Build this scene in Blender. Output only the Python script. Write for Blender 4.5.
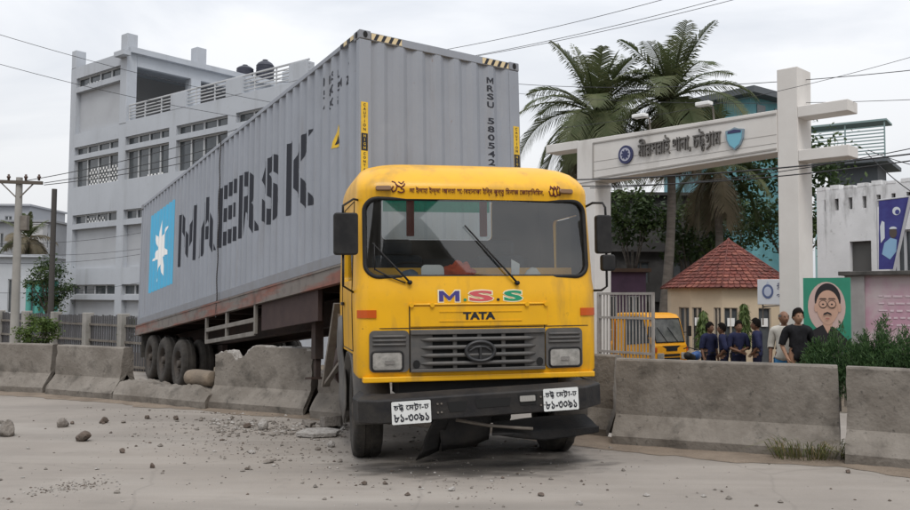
import bpy, bmesh, math, random
from mathutils import Vector, Matrix, noise
import numpy as np
for _o in list(bpy.data.objects): bpy.data.objects.remove(_o)
SC = bpy.context.scene
COL = SC.collection
R = math.radians
# ------------------------------------------------------------------ camera
F_PX, CAM_H, HORIZON, ROLL = 880.0, 1.65, 300.0, R(0.4)
PITCH = math.atan((HORIZON - 255) / F_PX)
_fw = Vector((0, math.cos(PITCH), math.sin(PITCH)))
_r0 = Vector((1, 0, 0)); _u0 = Vector((0, -math.sin(PITCH), math.cos(PITCH)))
_rt = math.cos(ROLL) * _r0 + math.sin(ROLL) * _u0
_up = math.cos(ROLL) * _u0 - math.sin(ROLL) * _r0
CAM_P = Vector((0, 0, CAM_H))
cd = bpy.data.cameras.new('camera'); cam = bpy.data.objects.new('camera', cd); COL.objects.link(cam)
cd.sensor_width = 36; cd.lens = 36 * F_PX / 910; cd.clip_start = 0.1; cd.clip_end = 4000
cam.matrix_world = Matrix(((_rt.x, _up.x, -_fw.x, 0), (_rt.y, _up.y, -_fw.y, 0), (_rt.z, _up.z, -_fw.z, CAM_H), (0, 0, 0, 1)))
SC.camera = cam
# ------------------------------------------------------------------ sky, sun, exposure
SUN_EL, SUN_AZ = R(58), R(170)          # azimuth clockwise from +Y : the sun stands behind the camera, a little right
w = bpy.data.worlds.new('World'); SC.world = w; w.use_nodes = True
nt = w.node_tree; nt.nodes.clear()
def wn(t, **k):
    n = nt.nodes.new(t)
    for a, b in k.items(): setattr(n, a, b)
    return n
sky = wn('ShaderNodeTexSky', sky_type='NISHITA', sun_disc=False, sun_elevation=SUN_EL, sun_rotation=SUN_AZ)
sky.air_density = 1.5; sky.dust_density = 4
bg1 = wn('ShaderNodeBackground'); bg1.inputs[1].default_value = 0.10
nt.links.new(sky.outputs[0], bg1.inputs[0])
tc = wn('ShaderNodeTexCoord'); mp = wn('ShaderNodeMapping'); mp.inputs['Scale'].default_value = (1.0, 1.0, 3.2)
nt.links.new(tc.outputs['Generated'], mp.inputs[0])
nz = wn('ShaderNodeTexNoise'); nz.inputs['Scale'].default_value = 1.7; nz.inputs['Detail'].default_value = 7; nz.inputs['Roughness'].default_value = 0.52; nz.inputs['Distortion'].default_value = 0.5
nt.links.new(mp.outputs[0], nz.inputs[0])
cr = wn('ShaderNodeValToRGB')
cr.color_ramp.elements[0].position = 0.34; cr.color_ramp.elements[0].color = (0.58, 0.615, 0.68, 1)
cr.color_ramp.elements[1].position = 0.60; cr.color_ramp.elements[1].color = (0.87, 0.88, 0.905, 1)
nt.links.new(nz.outputs[0], cr.inputs[0])
# an overcast sky is brighter overhead than at the horizon
sx = wn('ShaderNodeSeparateXYZ'); nt.links.new(tc.outputs['Generated'], sx.inputs[0])
el_ = wn('ShaderNodeMapRange'); el_.inputs[1].default_value = 0.0; el_.inputs[2].default_value = 1.0; el_.inputs[3].default_value = 0.86; el_.inputs[4].default_value = 1.75
nt.links.new(sx.outputs[2], el_.inputs[0])
bg2 = wn('ShaderNodeBackground'); nt.links.new(el_.outputs[0], bg2.inputs[1])
nt.links.new(cr.outputs[0], bg2.inputs[0])
mx = wn('ShaderNodeMixShader'); mx.inputs[0].default_value = 0.9
nt.links.new(bg1.outputs[0], mx.inputs[1]); nt.links.new(bg2.outputs[0], mx.inputs[2])
wo = wn('ShaderNodeOutputWorld'); nt.links.new(mx.outputs[0], wo.inputs[0])
sd = bpy.data.lights.new('sun', 'SUN'); sd.energy = 1.4; sd.angle = R(24); sd.color = (1.0, 0.965, 0.92)
so = bpy.data.objects.new('sun', sd); COL.objects.link(so)
_sv = Vector((math.sin(SUN_AZ) * math.cos(SUN_EL), math.cos(SUN_AZ) * math.cos(SUN_EL), math.sin(SUN_EL)))
so.rotation_euler = _sv.to_track_quat('Z', 'Y').to_euler(); so.location = (0, 0, 60)
SC.view_settings.view_transform = 'Standard'; SC.view_settings.look = 'None'
SC.view_settings.exposure = 0.15; SC.view_settings.gamma = 1.0; SC.view_settings.use_curve_mapping = False
SC.cycles.max_bounces = 8; SC.cycles.transparent_max_bounces = 24
# ------------------------------------------------------------------ survey helpers (photo measurements -> metres)
def ray(x, y):
    v = _fw + (x - 455) / F_PX * _rt + (255 - y) / F_PX * _up
    return v / v.y
def at(x, y, Y): return CAM_P + ray(x, y) * Y
def gnd(x, y, z=0.0):
    v = ray(x, y); return CAM_P + v * ((z - CAM_H) / v.z)
NRM = Vector((0.446, 0.895, 0)); ALG = Vector((0.895, -0.446, 0)); MED = Vector((4.0, 9.2, 0))
def dmed(p): return (Vector((p[0], p[1], 0)) - MED).dot(NRM)
def gz(x, y):
    d = dmed((x, y))
    if d < 5.8: return -0.15
    if d < 11: return -0.15 - 0.42 * (d - 5.8) / 5.2
    return -0.57
# ------------------------------------------------------------------ materials
MATS = {}
def mat(name, c, rough=0.8, c2=None, scale=3.0, amt=0.5, bump=0.0, bscale=40.0, metal=0.0, spec=0.4, detail=6.0, lo=0.35, hi=0.65, stretch=None, coat=0.0):
    if name in MATS: return MATS[name]
    m = bpy.data.materials.new(name); m.use_nodes = True; t = m.node_tree; b = t.nodes['Principled BSDF']
    b.inputs['Roughness'].default_value = rough; b.inputs['Metallic'].default_value = metal
    b.inputs['Specular IOR Level'].default_value = spec
    b.inputs['Coat Weight'].default_value = coat
    b.inputs['Base Color'].default_value = (*c, 1)
    tcn = t.nodes.new('ShaderNodeTexCoord'); src = tcn.outputs['Object']
    if stretch:
        mpn = t.nodes.new('ShaderNodeMapping'); mpn.inputs['Scale'].default_value = stretch
        t.links.new(src, mpn.inputs[0]); src = mpn.outputs[0]
    if c2 is not None:
        n = t.nodes.new('ShaderNodeTexNoise'); n.inputs['Scale'].default_value = scale; n.inputs['Detail'].default_value = detail; n.inputs['Roughness'].default_value = 0.62
        t.links.new(src, n.inputs['Vector'])
        r = t.nodes.new('ShaderNodeMapRange'); r.inputs[1].default_value = lo; r.inputs[2].default_value = hi; r.inputs[3].default_value = 0; r.inputs[4].default_value = amt
        t.links.new(n.outputs[0], r.inputs[0])
        mi = t.nodes.new('ShaderNodeMix'); mi.data_type = 'RGBA'
        mi.inputs[6].default_value = (*c, 1); mi.inputs[7].default_value = (*c2, 1)
        t.links.new(r.outputs[0], mi.inputs[0]); t.links.new(mi.outputs[2], b.inputs['Base Color'])
        m['mix'] = mi.name
    if bump:
        n2 = t.nodes.new('ShaderNodeTexNoise'); n2.inputs['Scale'].default_value = bscale; n2.inputs['Detail'].default_value = 5
        t.links.new(src, n2.inputs['Vector'])
        bp = t.nodes.new('ShaderNodeBump'); bp.inputs['Strength'].default_value = bump; bp.inputs['Distance'].default_value = 0.03
        t.links.new(n2.outputs[0], bp.inputs['Height']); t.links.new(bp.outputs[0], b.inputs['Normal'])
    MATS[name] = m
    return m
def add_layer(m, color, scale, lo, hi, amt, stretch=None, detail=5.0, rz=0.0):
    """a further patchy stain over a material made by mat()"""
    t = m.node_tree; b = t.nodes['Principled BSDF']
    tcn = t.nodes.new('ShaderNodeTexCoord'); src = tcn.outputs['Object']
    if stretch:
        mpn = t.nodes.new('ShaderNodeMapping'); mpn.inputs['Rotation'].default_value = (0, 0, rz); mpn.inputs['Scale'].default_value = stretch
        t.links.new(src, mpn.inputs[0]); src = mpn.outputs[0]
    n = t.nodes.new('ShaderNodeTexNoise'); n.inputs['Scale'].default_value = scale; n.inputs['Detail'].default_value = detail; n.inputs['Roughness'].default_value = 0.6
    t.links.new(src, n.inputs['Vector'])
    r = t.nodes.new('ShaderNodeMapRange'); r.inputs[1].default_value = lo; r.inputs[2].default_value = hi; r.inputs[3].default_value = 0; r.inputs[4].default_value = amt
    t.links.new(n.outputs[0], r.inputs[0])
    mi = t.nodes.new('ShaderNodeMix'); mi.data_type = 'RGBA'; mi.inputs[7].default_value = (*color, 1)
    l = b.inputs['Base Color'].links
    if l: t.links.new(l[0].from_socket, mi.inputs[6])
    else: mi.inputs[6].default_value = b.inputs['Base Color'].default_value
    t.links.new(r.outputs[0], mi.inputs[0]); t.links.new(mi.outputs[2], b.inputs['Base Color'])
    return m
def glass(name, tint=(0.8, 0.85, 0.85), ior=1.45, boost=0.0, dust=0.0):
    if name in MATS: return MATS[name]
    m = bpy.data.materials.new(name); m.use_nodes = True; t = m.node_tree; t.nodes.clear()
    o = t.nodes.new('ShaderNodeOutputMaterial'); a = t.nodes.new('ShaderNodeBsdfTransparent'); g = t.nodes.new('ShaderNodeBsdfGlossy'); f = t.nodes.new('ShaderNodeFresnel'); x = t.nodes.new('ShaderNodeMixShader')
    a.inputs[0].default_value = (*tint, 1); g.inputs['Roughness'].default_value = 0.02; f.inputs[0].default_value = ior
    ad = t.nodes.new('ShaderNodeMath'); ad.operation = 'ADD'; ad.inputs[1].default_value = boost
    t.links.new(f.outputs[0], ad.inputs[0]); t.links.new(ad.outputs[0], x.inputs[0]); t.links.new(a.outputs[0], x.inputs[1]); t.links.new(g.outputs[0], x.inputs[2]); t.links.new(x.outputs[0], o.inputs[0])
    if dust:
        df = t.nodes.new('ShaderNodeBsdfDiffuse'); df.inputs[0].default_value = (.42, .40, .36, 1); x2 = t.nodes.new('ShaderNodeMixShader')
        tcn = t.nodes.new('ShaderNodeTexCoord'); n = t.nodes.new('ShaderNodeTexNoise'); n.inputs['Scale'].default_value = 2.6; n.inputs['Detail'].default_value = 8; t.links.new(tcn.outputs['Object'], n.inputs['Vector'])
        r = t.nodes.new('ShaderNodeMapRange'); r.inputs[1].default_value = .35; r.inputs[2].default_value = .75; r.inputs[3].default_value = dust * .35; r.inputs[4].default_value = dust * 1.9; t.links.new(n.outputs[0], r.inputs[0])
        t.links.new(r.outputs[0], x2.inputs[0]); t.links.new(x.outputs[0], x2.inputs[1]); t.links.new(df.outputs[0], x2.inputs[2]); t.links.new(x2.outputs[0], o.inputs[0])
    MATS[name] = m; return m
def leafmat(name, c, c2):
    if name in MATS: return MATS[name]
    m = mat(name, c, 0.55, c2, 1.3, 1.0, spec=0.25)
    t = m.node_tree; b = t.nodes['Principled BSDF']; o = t.nodes['Material Output']
    tr = t.nodes.new('ShaderNodeBsdfTranslucent'); mi = t.nodes[m['mix']]
    t.links.new(mi.outputs[2], tr.inputs[0]); x = t.nodes.new('ShaderNodeMixShader'); x.inputs[0].default_value = 0.3
    t.links.new(b.outputs[0], x.inputs[1]); t.links.new(tr.outputs[0], x.inputs[2]); t.links.new(x.outputs[0], o.inputs[0])
    return m
YEL = mat('yellow paint', (0.78, 0.41, 0.006), 0.42, (0.65, 0.335, 0.012), 2.2, 0.55, coat=0.08)
add_layer(YEL, (0.36, 0.24, 0.09), 9.0, 0.60, 0.84, 0.4)
add_layer(YEL, (0.22, 0.14, 0.05), 2.6, 0.52, 0.78, 0.65, stretch=(1.6, 1.6, 0.35))
add_layer(YEL, (0.12, 0.075, 0.03), 26, 0.66, 0.80, 0.5, stretch=(1, 1, 0.5))
YEL2 = mat('small truck yellow', (0.75, 0.33, 0.01), 0.4, (0.6, 0.28, 0.02), 3, 0.4)
BLK = mat('black plastic', (0.014, 0.014, 0.015), 0.55, spec=.22, c2=(0.04, 0.038, 0.036), scale=5, amt=0.6)
BUMP = mat('bumper black', (0.014, 0.014, 0.016), 0.6, (0.048, 0.043, 0.037), 4, 0.6, bump=0.15, bscale=30, spec=.22)
RUB = mat('rubber', (0.022, 0.021, 0.020), 0.85, (0.085, 0.075, 0.062), 6, 0.6, bump=0.3, bscale=60)
RUBD = mat('dusty rubber', (0.030, 0.027, 0.024), 0.9, (0.075, 0.065, 0.055), 4, 0.7, bump=0.3, bscale=60)
RIM = mat('dusty rim', (0.075, 0.062, 0.052), 0.8, (0.03, 0.025, 0.022), 7, 0.7)
GRL = mat('grille grey', (0.075, 0.074, 0.073), 0.55, (0.14, 0.125, 0.11), 8, 0.5)
DARK = mat('dark void', (0.012, 0.012, 0.012), 0.9)
CHAS = mat('chassis brown', (0.030, 0.021, 0.018), 0.85, (0.060, 0.032, 0.024), 2.5, 0.7, bump=0.2)
RAIL = mat('trailer rail red', (0.17, 0.15, 0.135), 0.8, (0.21, 0.085, 0.062), 1.2, 0.95, lo=0.45, hi=0.6, stretch=(1, 0.5, 4))
add_layer(RAIL, (0.055, 0.048, 0.042), 5, 0.5, 0.75, 0.7)
STL = mat('weathered steel', (0.21, 0.19, 0.165), 0.65, (0.10, 0.08, 0.065), 5, 0.7, metal=0.2)
CONT = mat('container grey', (0.262, 0.280, 0.315), 0.5, (0.218, 0.232, 0.26), 1.1, 0.6)
add_layer(CONT, (0.16, 0.085, 0.05), 16, 0.69, 0.78, 0.55, stretch=(1, 1, .5))
add_layer(CONT, (0.36, 0.37, 0.39), 3.1, 0.60, 0.8, 0.35, stretch=(1, 1.6, .5))
add_layer(CONT, (0.15, 0.125, 0.10), 2.2, 0.56, 0.82, 0.4, stretch=(1.5, 1.5, 0.25))
CONTD = mat('container post grey', (0.205, 0.215, 0.24), 0.55, (0.16, 0.155, 0.15), 4, 0.5)
NAVY = mat('letter black', (0.012, 0.014, 0.022), 0.6)
LBLUE = mat('logo blue', (0.07, 0.39, 0.62), 0.55, (0.10, 0.34, 0.50), 3, 0.5)
WHT = mat('white paint', (0.78, 0.78, 0.76), 0.6)
CONC = mat('barrier concrete', (0.222, 0.200, 0.174), 0.92, (0.130, 0.113, 0.095), 2.1, 0.9, bump=0.35, bscale=22)
add_layer(CONC, (0.075, 0.066, 0.056), 3.4, 0.53, 0.72, 0.85)
add_layer(CONC, (0.055, 0.05, 0.044), 17, 0.60, 0.72, 0.7)
add_layer(CONC, (0.30, 0.27, 0.235), 9.0, 0.60, 0.80, 0.5)
CONB = mat('fresh broken concrete', (0.42, 0.40, 0.375), 0.95, (0.23, 0.21, 0.19), 22, 0.9, bump=0.8, bscale=40)
ROCK = mat('rubble', (0.24, 0.215, 0.19), 0.95, (0.13, 0.115, 0.10), 12, 0.9, bump=0.6, bscale=40)
ROCKD = mat('brick rubble', (0.14, 0.105, 0.085), 0.95, (0.07, 0.06, 0.05), 14, 0.9, bump=0.6, bscale=40)
ORG = mat('orange lens', (0.50, 0.085, 0.012), 0.25)
LENS = mat('headlamp lens', (0.20, 0.195, 0.18), 0.12, (0.42, 0.40, 0.37), 12, 0.8, spec=0.8)
CHR = mat('chrome', (0.6, 0.6, 0.6), 0.2, metal=1.0)
TXTR = mat('lettering maroon', (0.10, 0.012, 0.010), 0.6)
GLS = glass('windscreen glass', (0.95, 0.98, 0.965), 1.45, 0.08, 0.04); SIDEG = glass('side glass', (0.85, 0.88, 0.87), 1.2)
TEAL = glass('teal sun band', (0.08, 0.62, 0.50), 1.1)
WINB = mat('dark window glass', (0.045, 0.052, 0.058), 0.12, (0.10, 0.11, 0.115), 0.9, 0.8, spec=0.6)
# ------------------------------------------------------------------ mesh builder
def nv(a, b):
    d = (b - a); l = d.length; return d / l if l else Vector((0, 0, 1))
class MB:
    def __init__(s): s.v = []; s.f = []; s.mi = []
    def add(s, vs, fs, mi=0):
        o = len(s.v); s.v += [tuple(v) for v in vs]; s.f += [tuple(i + o for i in f) for f in fs]; s.mi += [mi] * len(fs)
    def box(s, x0, x1, y0, y1, z0, z1, mi=0, M=None):
        vs = [Vector((x, y, z)) for z in (z0, z1) for y in (y0, y1) for x in (x0, x1)]
        if M: vs = [M @ v for v in vs]
        s.add(vs, [(0, 2, 3, 1), (4, 5, 7, 6), (0, 1, 5, 4), (2, 6, 7, 3), (0, 4, 6, 2), (1, 3, 7, 5)], mi)
        return s
    def beam(s, a, b, wx, wz, mi=0, upv=(0, 0, 1)):
        a = Vector(a); b = Vector(b); d = nv(a, b); u = Vector(upv); 
        if abs(d.dot(u)) > 0.98: u = Vector((0, 1, 0))
        r = d.cross(u).normalized(); u = r.cross(d)
        vs = [p + r * (i * wx / 2) + u * (j * wz / 2) for p in (a, b) for i, j in ((-1, -1), (1, -1), (1, 1), (-1, 1))]
        s.add(vs, [(3, 2, 1, 0), (4, 5, 6, 7), (0, 1, 5, 4), (1, 2, 6, 5), (2, 3, 7, 6), (3, 0, 4, 7)], mi); return s
    def tube(s, pts, r, n=8, mi=0, cap=True):
        pts = [Vector(p) for p in pts]; rs = r if isinstance(r, (list, tuple)) else [r] * len(pts)
        prev = None; rings = []
        for i, p in enumerate(pts):
            d = nv(pts[max(i - 1, 0)], pts[min(i + 1, len(pts) - 1)])
            if prev is None:
                u = Vector((0, 0, 1)) if abs(d.z) < 0.9 else Vector((1, 0, 0))
                u = (u - d * u.dot(d)).normalized()
            else: u = (prev - d * prev.dot(d)).normalized()
            prev = u; v = d.cross(u)
            rings.append([p + (u * math.cos(2 * math.pi * k / n) + v * math.sin(2 * math.pi * k / n)) * rs[i] for k in range(n)])
        vs = [q for rg in rings for q in rg]; fs = []
        for i in range(len(pts) - 1):
            for k in range(n):
                a = i * n + k; b = i * n + (k + 1) % n; fs.append((a, b, b + n, a + n))
        if cap: fs.append(tuple(range(n))[::-1]); fs.append(tuple((len(pts) - 1) * n + k for k in range(n)))
        s.add(vs, fs, mi); return s
    def cyl(s, a, b, r0, r1=None, n=16, mi=0): return s.tube([a, b], [r0, r0 if r1 is None else r1], n, mi)
    def lathe(s, prof, M, n=24, mi=0, close=False):
        """prof: (axial, radius) pairs turned about local x axis"""
        vs = []; fs = []
        for (a, r) in prof:
            for k in range(n):
                t = 2 * math.pi * k / n; vs.append(M @ Vector((a, r * math.cos(t), r * math.sin(t))))
        m = len(prof)
        for i in range(m - 1):
            for k in range(n):
                a = i * n + k; b = i * n + (k + 1) % n; fs.append((a, b, b + n, a + n))
        s.add(vs, fs, mi); return s
    def prism(s, poly, M, d, mi=0):
        """poly in local xy, extruded from z=0 to z=d, mapped by M"""
        n = len(poly); vs = [M @ Vector((p[0], p[1], 0)) for p in poly] + [M @ Vector((p[0], p[1], d)) for p in poly]
        fs = [tuple(range(n))[::-1], tuple(range(n, 2 * n))] + [(i, (i + 1) % n, n + (i + 1) % n, n + i) for i in range(n)]
        s.add(vs, fs, mi); return s
    def quad(s, a, b, c, d, mi=0): s.add([a, b, c, d], [(0, 1, 2, 3)], mi); return s
    def build(s, name, mats, parent=None, smooth=False, sharp=None, bevel=0.0, fix=True):
        me = bpy.data.meshes.new(name); me.from_pydata(s.v, [], s.f); 
        mats = mats if isinstance(mats, (list, tuple)) else [mats]
        for m in mats: me.materials.append(m)
        if len(mats) > 1: me.polygons.foreach_set('material_index', s.mi)
        if fix:
            bm = bmesh.new(); bm.from_mesh(me); bmesh.ops.recalc_face_normals(bm, faces=bm.faces); bm.to_mesh(me); bm.free()
        if smooth:
            me.polygons.foreach_set('use_smooth', [True] * len(me.polygons))
            if sharp: me.set_sharp_from_angle(angle=R(sharp))
        me.update()
        o = bpy.data.objects.new(name, me); COL.objects.link(o)
        if parent: o.parent = parent
        if bevel:
            b = o.modifiers.new('bevel', 'BEVEL'); b.width = bevel; b.segments = 2; b.limit_method = 'ANGLE'; b.angle_limit = R(40)
        return o
def tag(o, label=None, cat=None, group=None, kind=None):
    if label: o['label'] = label
    if cat: o['category'] = cat
    if group: o['group'] = group
    if kind: o['kind'] = kind
    return o
def empty(name, M=None, label=None, cat=None, group=None):
    o = bpy.data.objects.new(name, None); COL.objects.link(o); o.empty_display_size = 0.3
    if M is not None: o.matrix_world = M if isinstance(M, Matrix) else Matrix.Translation(M)
    return tag(o, label, cat, group)
def copy_tree(o, parent=None):
    c = o.copy(); COL.objects.link(c)
    if parent: c.parent = parent
    for ch in o.children: copy_tree(ch, c)
    return c
def frame(origin, ex, ey, ez=None):
    ex = Vector(ex); ey = Vector(ey); ez = Vector(ez) if ez else ex.cross(ey)
    return Matrix(((ex.x, ey.x, ez.x, origin[0]), (ex.y, ey.y, ez.y, origin[1]), (ex.z, ey.z, ez.z, origin[2]), (0, 0, 0, 1)))
def YZ(x, y, z): return frame((x, y, z), (1, 0, 0), (0, 0, 1))       # local xy -> world xz, extrude towards -y
def bool_cut(o, cutters):
    for c in cutters:
        m = o.modifiers.new('cut', 'BOOLEAN'); m.operation = 'DIFFERENCE'; m.object = c; m.solver = 'EXACT'
    bpy.context.view_layer.update()
    dg = bpy.context.evaluated_depsgraph_get()
    me = bpy.data.meshes.new_from_object(o.evaluated_get(dg)); o.modifiers.clear(); o.data = me
    for c in cutters: bpy.data.objects.remove(c)
def rrect(x0, x1, z0, z1, r, n=6):
    p = []
    for cx, cz, a in ((x1 - r, z1 - r, 0), (x0 + r, z1 - r, 90), (x0 + r, z0 + r, 180), (x1 - r, z0 + r, 270)):
        for k in range(n + 1):
            t = R(a + 90 * k / n); p.append((cx + r * math.cos(t), cz + r * math.sin(t)))
    return p
# ------------------------------------------------------------------ lettering
def glyphs(body, bold=0.0, res=3):
    c = bpy.data.curves.new('txt', 'FONT'); c.body = body; c.size = 1; c.offset = bold; c.resolution_u = res
    o = bpy.data.objects.new('txt', c); COL.objects.link(o); bpy.context.view_layer.update()
    me = bpy.data.meshes.new_from_object(o.evaluated_get(bpy.context.evaluated_depsgraph_get()))
    vs = [v.co.copy() for v in me.vertices]; fs = [tuple(p.vertices) for p in me.polygons]
    bpy.data.objects.remove(o); bpy.data.curves.remove(c); bpy.data.meshes.remove(me)
    return vs, fs
def poly_m(b):
    t = 0.16 + b
    return [Vector(p).to_3d() for p in ((0, 0), (t, 0), (t, .46), (.42, .08), (.50, .08), (.92 - t, .46), (.92 - t, 0), (.92, 0), (.92, .72), (.92 - t * .95, .72), (.46, .34), (t * .95, .72), (0, .72))]
def run(tokens, bold=0.0):
    """tokens: strings, or '@tt' (stacked conjunct), '@gr'; returns verts/faces laid out along x"""
    X = 0.0; V = []; Fc = []
    def put(vs, fs, dx, dy, s=1.0):
        o = len(V); V.extend([Vector((v.x * s + dx, v.y * s + dy, 0)) for v in vs]); Fc.extend([tuple(i + o for i in f) for f in fs])
    for t in tokens:
        if t == ' ': X += 0.24; continue
        if t == '@tt':
            vs, fs = glyphs('ট', bold); w_ = max(v.x for v in vs); put(vs, fs, X, 0); put(vs, fs, X + 0.22, -0.22, 0.62); X += w_ + 0.08
        elif t == '@tr':
            vs, fs = glyphs('ট', bold); w_ = max(v.x for v in vs); put(vs, fs, X, 0); o = len(V)
            V.extend([Vector((X + 0.05, -0.20, 0)), Vector((X + 0.40, -0.02, 0)), Vector((X + 0.40, 0.07, 0)), Vector((X + 0.05, -0.11, 0))]); Fc.append((o, o + 1, o + 2, o + 3)); X += w_ + 0.05
        elif t == '@gr':
            vs, fs = glyphs('গ', bold); w_ = max(v.x for v in vs); put(vs, fs, X, 0); o = len(V)
            V.extend([Vector((X + 0.12, -0.16, 0)), Vector((X + 0.52, 0.02, 0)), Vector((X + 0.52, 0.11, 0)), Vector((X + 0.12, -0.07, 0))]); Fc.append((o, o + 1, o + 2, o + 3)); X += w_ + 0.02
        elif t == 'M':
            vs = poly_m(bold); put(vs, [(0, 1, 2, 11, 12), (2, 3, 10, 11), (3, 4, 10), (4, 5, 9, 10), (5, 6, 7, 8, 9)], X, 0); X += 0.98
        else:
            vs, fs = glyphs(t, bold)
            if not vs: continue
            put(vs, fs, X, 0); X += max(v.x for v in vs) + 0.03
    return V, Fc
def letter(name, tokens, M, width=None, height=None, mat_=None, parent=None, bold=0.0, depth=0.0, mapf=None, align=0.5, sx=1.0, fat=0.0):
    V, Fc = run([tokens] if isinstance(tokens, str) else tokens, bold)
    lay = [0] * len(V)
    if fat:
        V0, F0 = list(V), list(Fc); V, Fc, lay = [], [], []
        for q, (dx, dy) in enumerate(((0, 0), (fat, 0), (-fat, 0), (0, fat), (0, -fat))):
            o = len(V); V += [v + Vector((dx, dy, 0)) for v in V0]; Fc += [tuple(i + o for i in f) for f in F0]; lay += [q * 0.0004] * len(V0)
    x0 = min(v.x for v in V); x1 = max(v.x for v in V); y0 = min(v.y for v in V); y1 = max(v.y for v in V)
    if height is None: k = width / (x1 - x0); ky = k / sx
    elif width is None: ky = height / (y1 - y0); k = ky * sx
    else: k = width / (x1 - x0); ky = height / (y1 - y0)
    V = [Vector(((v.x - x0) * k - align * (x1 - x0) * k, (v.y - y0) * ky, lay[i])) for i, v in enumerate(V)]
    me = bpy.data.meshes.new(name); me.from_pydata([tuple(v) for v in V], [], Fc)
    bm = bmesh.new(); bm.from_mesh(me); bmesh.ops.remove_doubles(bm, verts=bm.verts, dist=1e-5)
    if depth:
        r = bmesh.ops.extrude_face_region(bm, geom=bm.faces[:]); bmesh.ops.translate(bm, verts=[g for g in r['geom'] if isinstance(g, bmesh.types.BMVert)], vec=(0, 0, depth))
    for v in bm.verts: v.co = mapf(v.co) if mapf else M @ v.co
    bmesh.ops.recalc_face_normals(bm, faces=bm.faces) if depth else None
    bm.to_mesh(me); bm.free(); me.materials.append(mat_)
    o = bpy.data.objects.new(name, me); COL.objects.link(o)
    if parent: o.parent = parent
    return o
# ================================================================== GROUND
rng = random.Random(7)
def along(u, d, z): return MED + ALG * u + NRM * d + Vector((0, 0, z))
ROADM = mat('dusty asphalt', (0.275, 0.246, 0.216), 0.92, (0.220, 0.196, 0.172), 0.55, 0.9, bump=0.22, bscale=90)
add_layer(ROADM, (0.33, 0.305, 0.275), 0.23, 0.5, 0.72, 0.7, stretch=(1, 2.2, 1))
add_layer(ROADM, (0.13, 0.118, 0.105), 2.4, 0.58, 0.85, 0.55)
add_layer(ROADM, (0.40, 0.38, 0.35), 38, 0.63, 0.78, 0.5)
def crack_layer(m):
    t = m.node_tree; b = t.nodes['Principled BSDF']; tcn = t.nodes.new('ShaderNodeTexCoord')
    n = t.nodes.new('ShaderNodeTexNoise'); n.inputs['Scale'].default_value = 1.6; n.inputs['Detail'].default_value = 4
    t.links.new(tcn.outputs['Object'], n.inputs['Vector'])
    ad = t.nodes.new('ShaderNodeMix'); ad.data_type = 'RGBA'; ad.blend_type = 'ADD'; ad.inputs[0].default_value = 0.35
    t.links.new(tcn.outputs['Object'], ad.inputs[6]); t.links.new(n.outputs[1], ad.inputs[7])
    v = t.nodes.new('ShaderNodeTexVoronoi'); v.feature = 'DISTANCE_TO_EDGE'; v.inputs['Scale'].default_value = 0.28
    t.links.new(ad.outputs[2], v.inputs['Vector'])
    r = t.nodes.new('ShaderNodeMapRange'); r.inputs[1].default_value = 0.0015; r.inputs[2].default_value = 0.006; r.inputs[3].default_value = 0.16; r.inputs[4].default_value = 0
    t.links.new(v.outputs['Distance'], r.inputs[0])
    mi = t.nodes.new('ShaderNodeMix'); mi.data_type = 'RGBA'; mi.inputs[7].default_value = (0.10, 0.09, 0.08, 1)
    t.links.new(b.inputs['Base Color'].links[0].from_socket, mi.inputs[6]); t.links.new(r.outputs[0], mi.inputs[0]); t.links.new(mi.outputs[2], b.inputs['Base Color'])
add_layer(ROADM, (0.19, 0.172, 0.153), 0.9, 0.50, 0.72, 0.6, stretch=(0.14, 1.5, 1), rz=R(26.5))
add_layer(ROADM, (0.36, 0.33, 0.295), 1.3, 0.52, 0.75, 0.5, stretch=(0.12, 1.2, 1), rz=R(26.5))
add_layer(ROADM, (0.14, 0.125, 0.11), 60, 0.62, 0.74, 0.4)
crack_layer(ROADM)
SOIL = mat('dry soil', (0.17, 0.135, 0.10), 0.95, (0.10, 0.085, 0.06), 1.5, 0.9, bump=0.5, bscale=25)
DUST = mat('dust verge', (0.225, 0.180, 0.138), 0.97, (0.15, 0.118, 0.09), 3, 0.9, bump=0.6, bscale=30)
m = MB()
us = [-1500, -300] + list(range(-80, 81, 4)) + [300, 1500]; ds = [-900, -200, -60, -20, -5, 0, 0.6, 3, 5.8, 7, 8.4, 9.7, 11, 20, 60, 200, 1500]
for d in ds:
    for u in us:
        z = -0.03 if d <= 0 else (-0.19 if d <= 5.9 else (-0.19 - 0.42 * (d - 5.8) / 5.2 if d < 11 else -0.57))
        m.v.append(tuple(along(u, d, z)))
nu = len(us)
for j in range(len(ds) - 1):
    for i in range(nu - 1): m.f.append((j * nu + i, j * nu + i + 1, (j + 1) * nu + i + 1, (j + 1) * nu + i)); m.mi.append(0)
tag(m.build('ground', SOIL), kind='structure')
m = MB(); m.quad(along(-400, -16, 0), along(400, -16, 0), along(400, 0.35, 0), along(-400, 0.35, 0)); tag(m.build('road', ROADM), kind='structure')
m = MB(); m.quad(along(-400, 0.35, -0.15), along(400, 0.35, -0.15), along(400, 5.8, -0.15), along(-400, 5.8, -0.15)); m.quad(along(-400, 0.35, 0), along(400, 0.35, 0), along(400, 0.35, -0.15), along(-400, 0.35, -0.15))
tag(m.build('far_road', ROADM), kind='structure')
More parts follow.
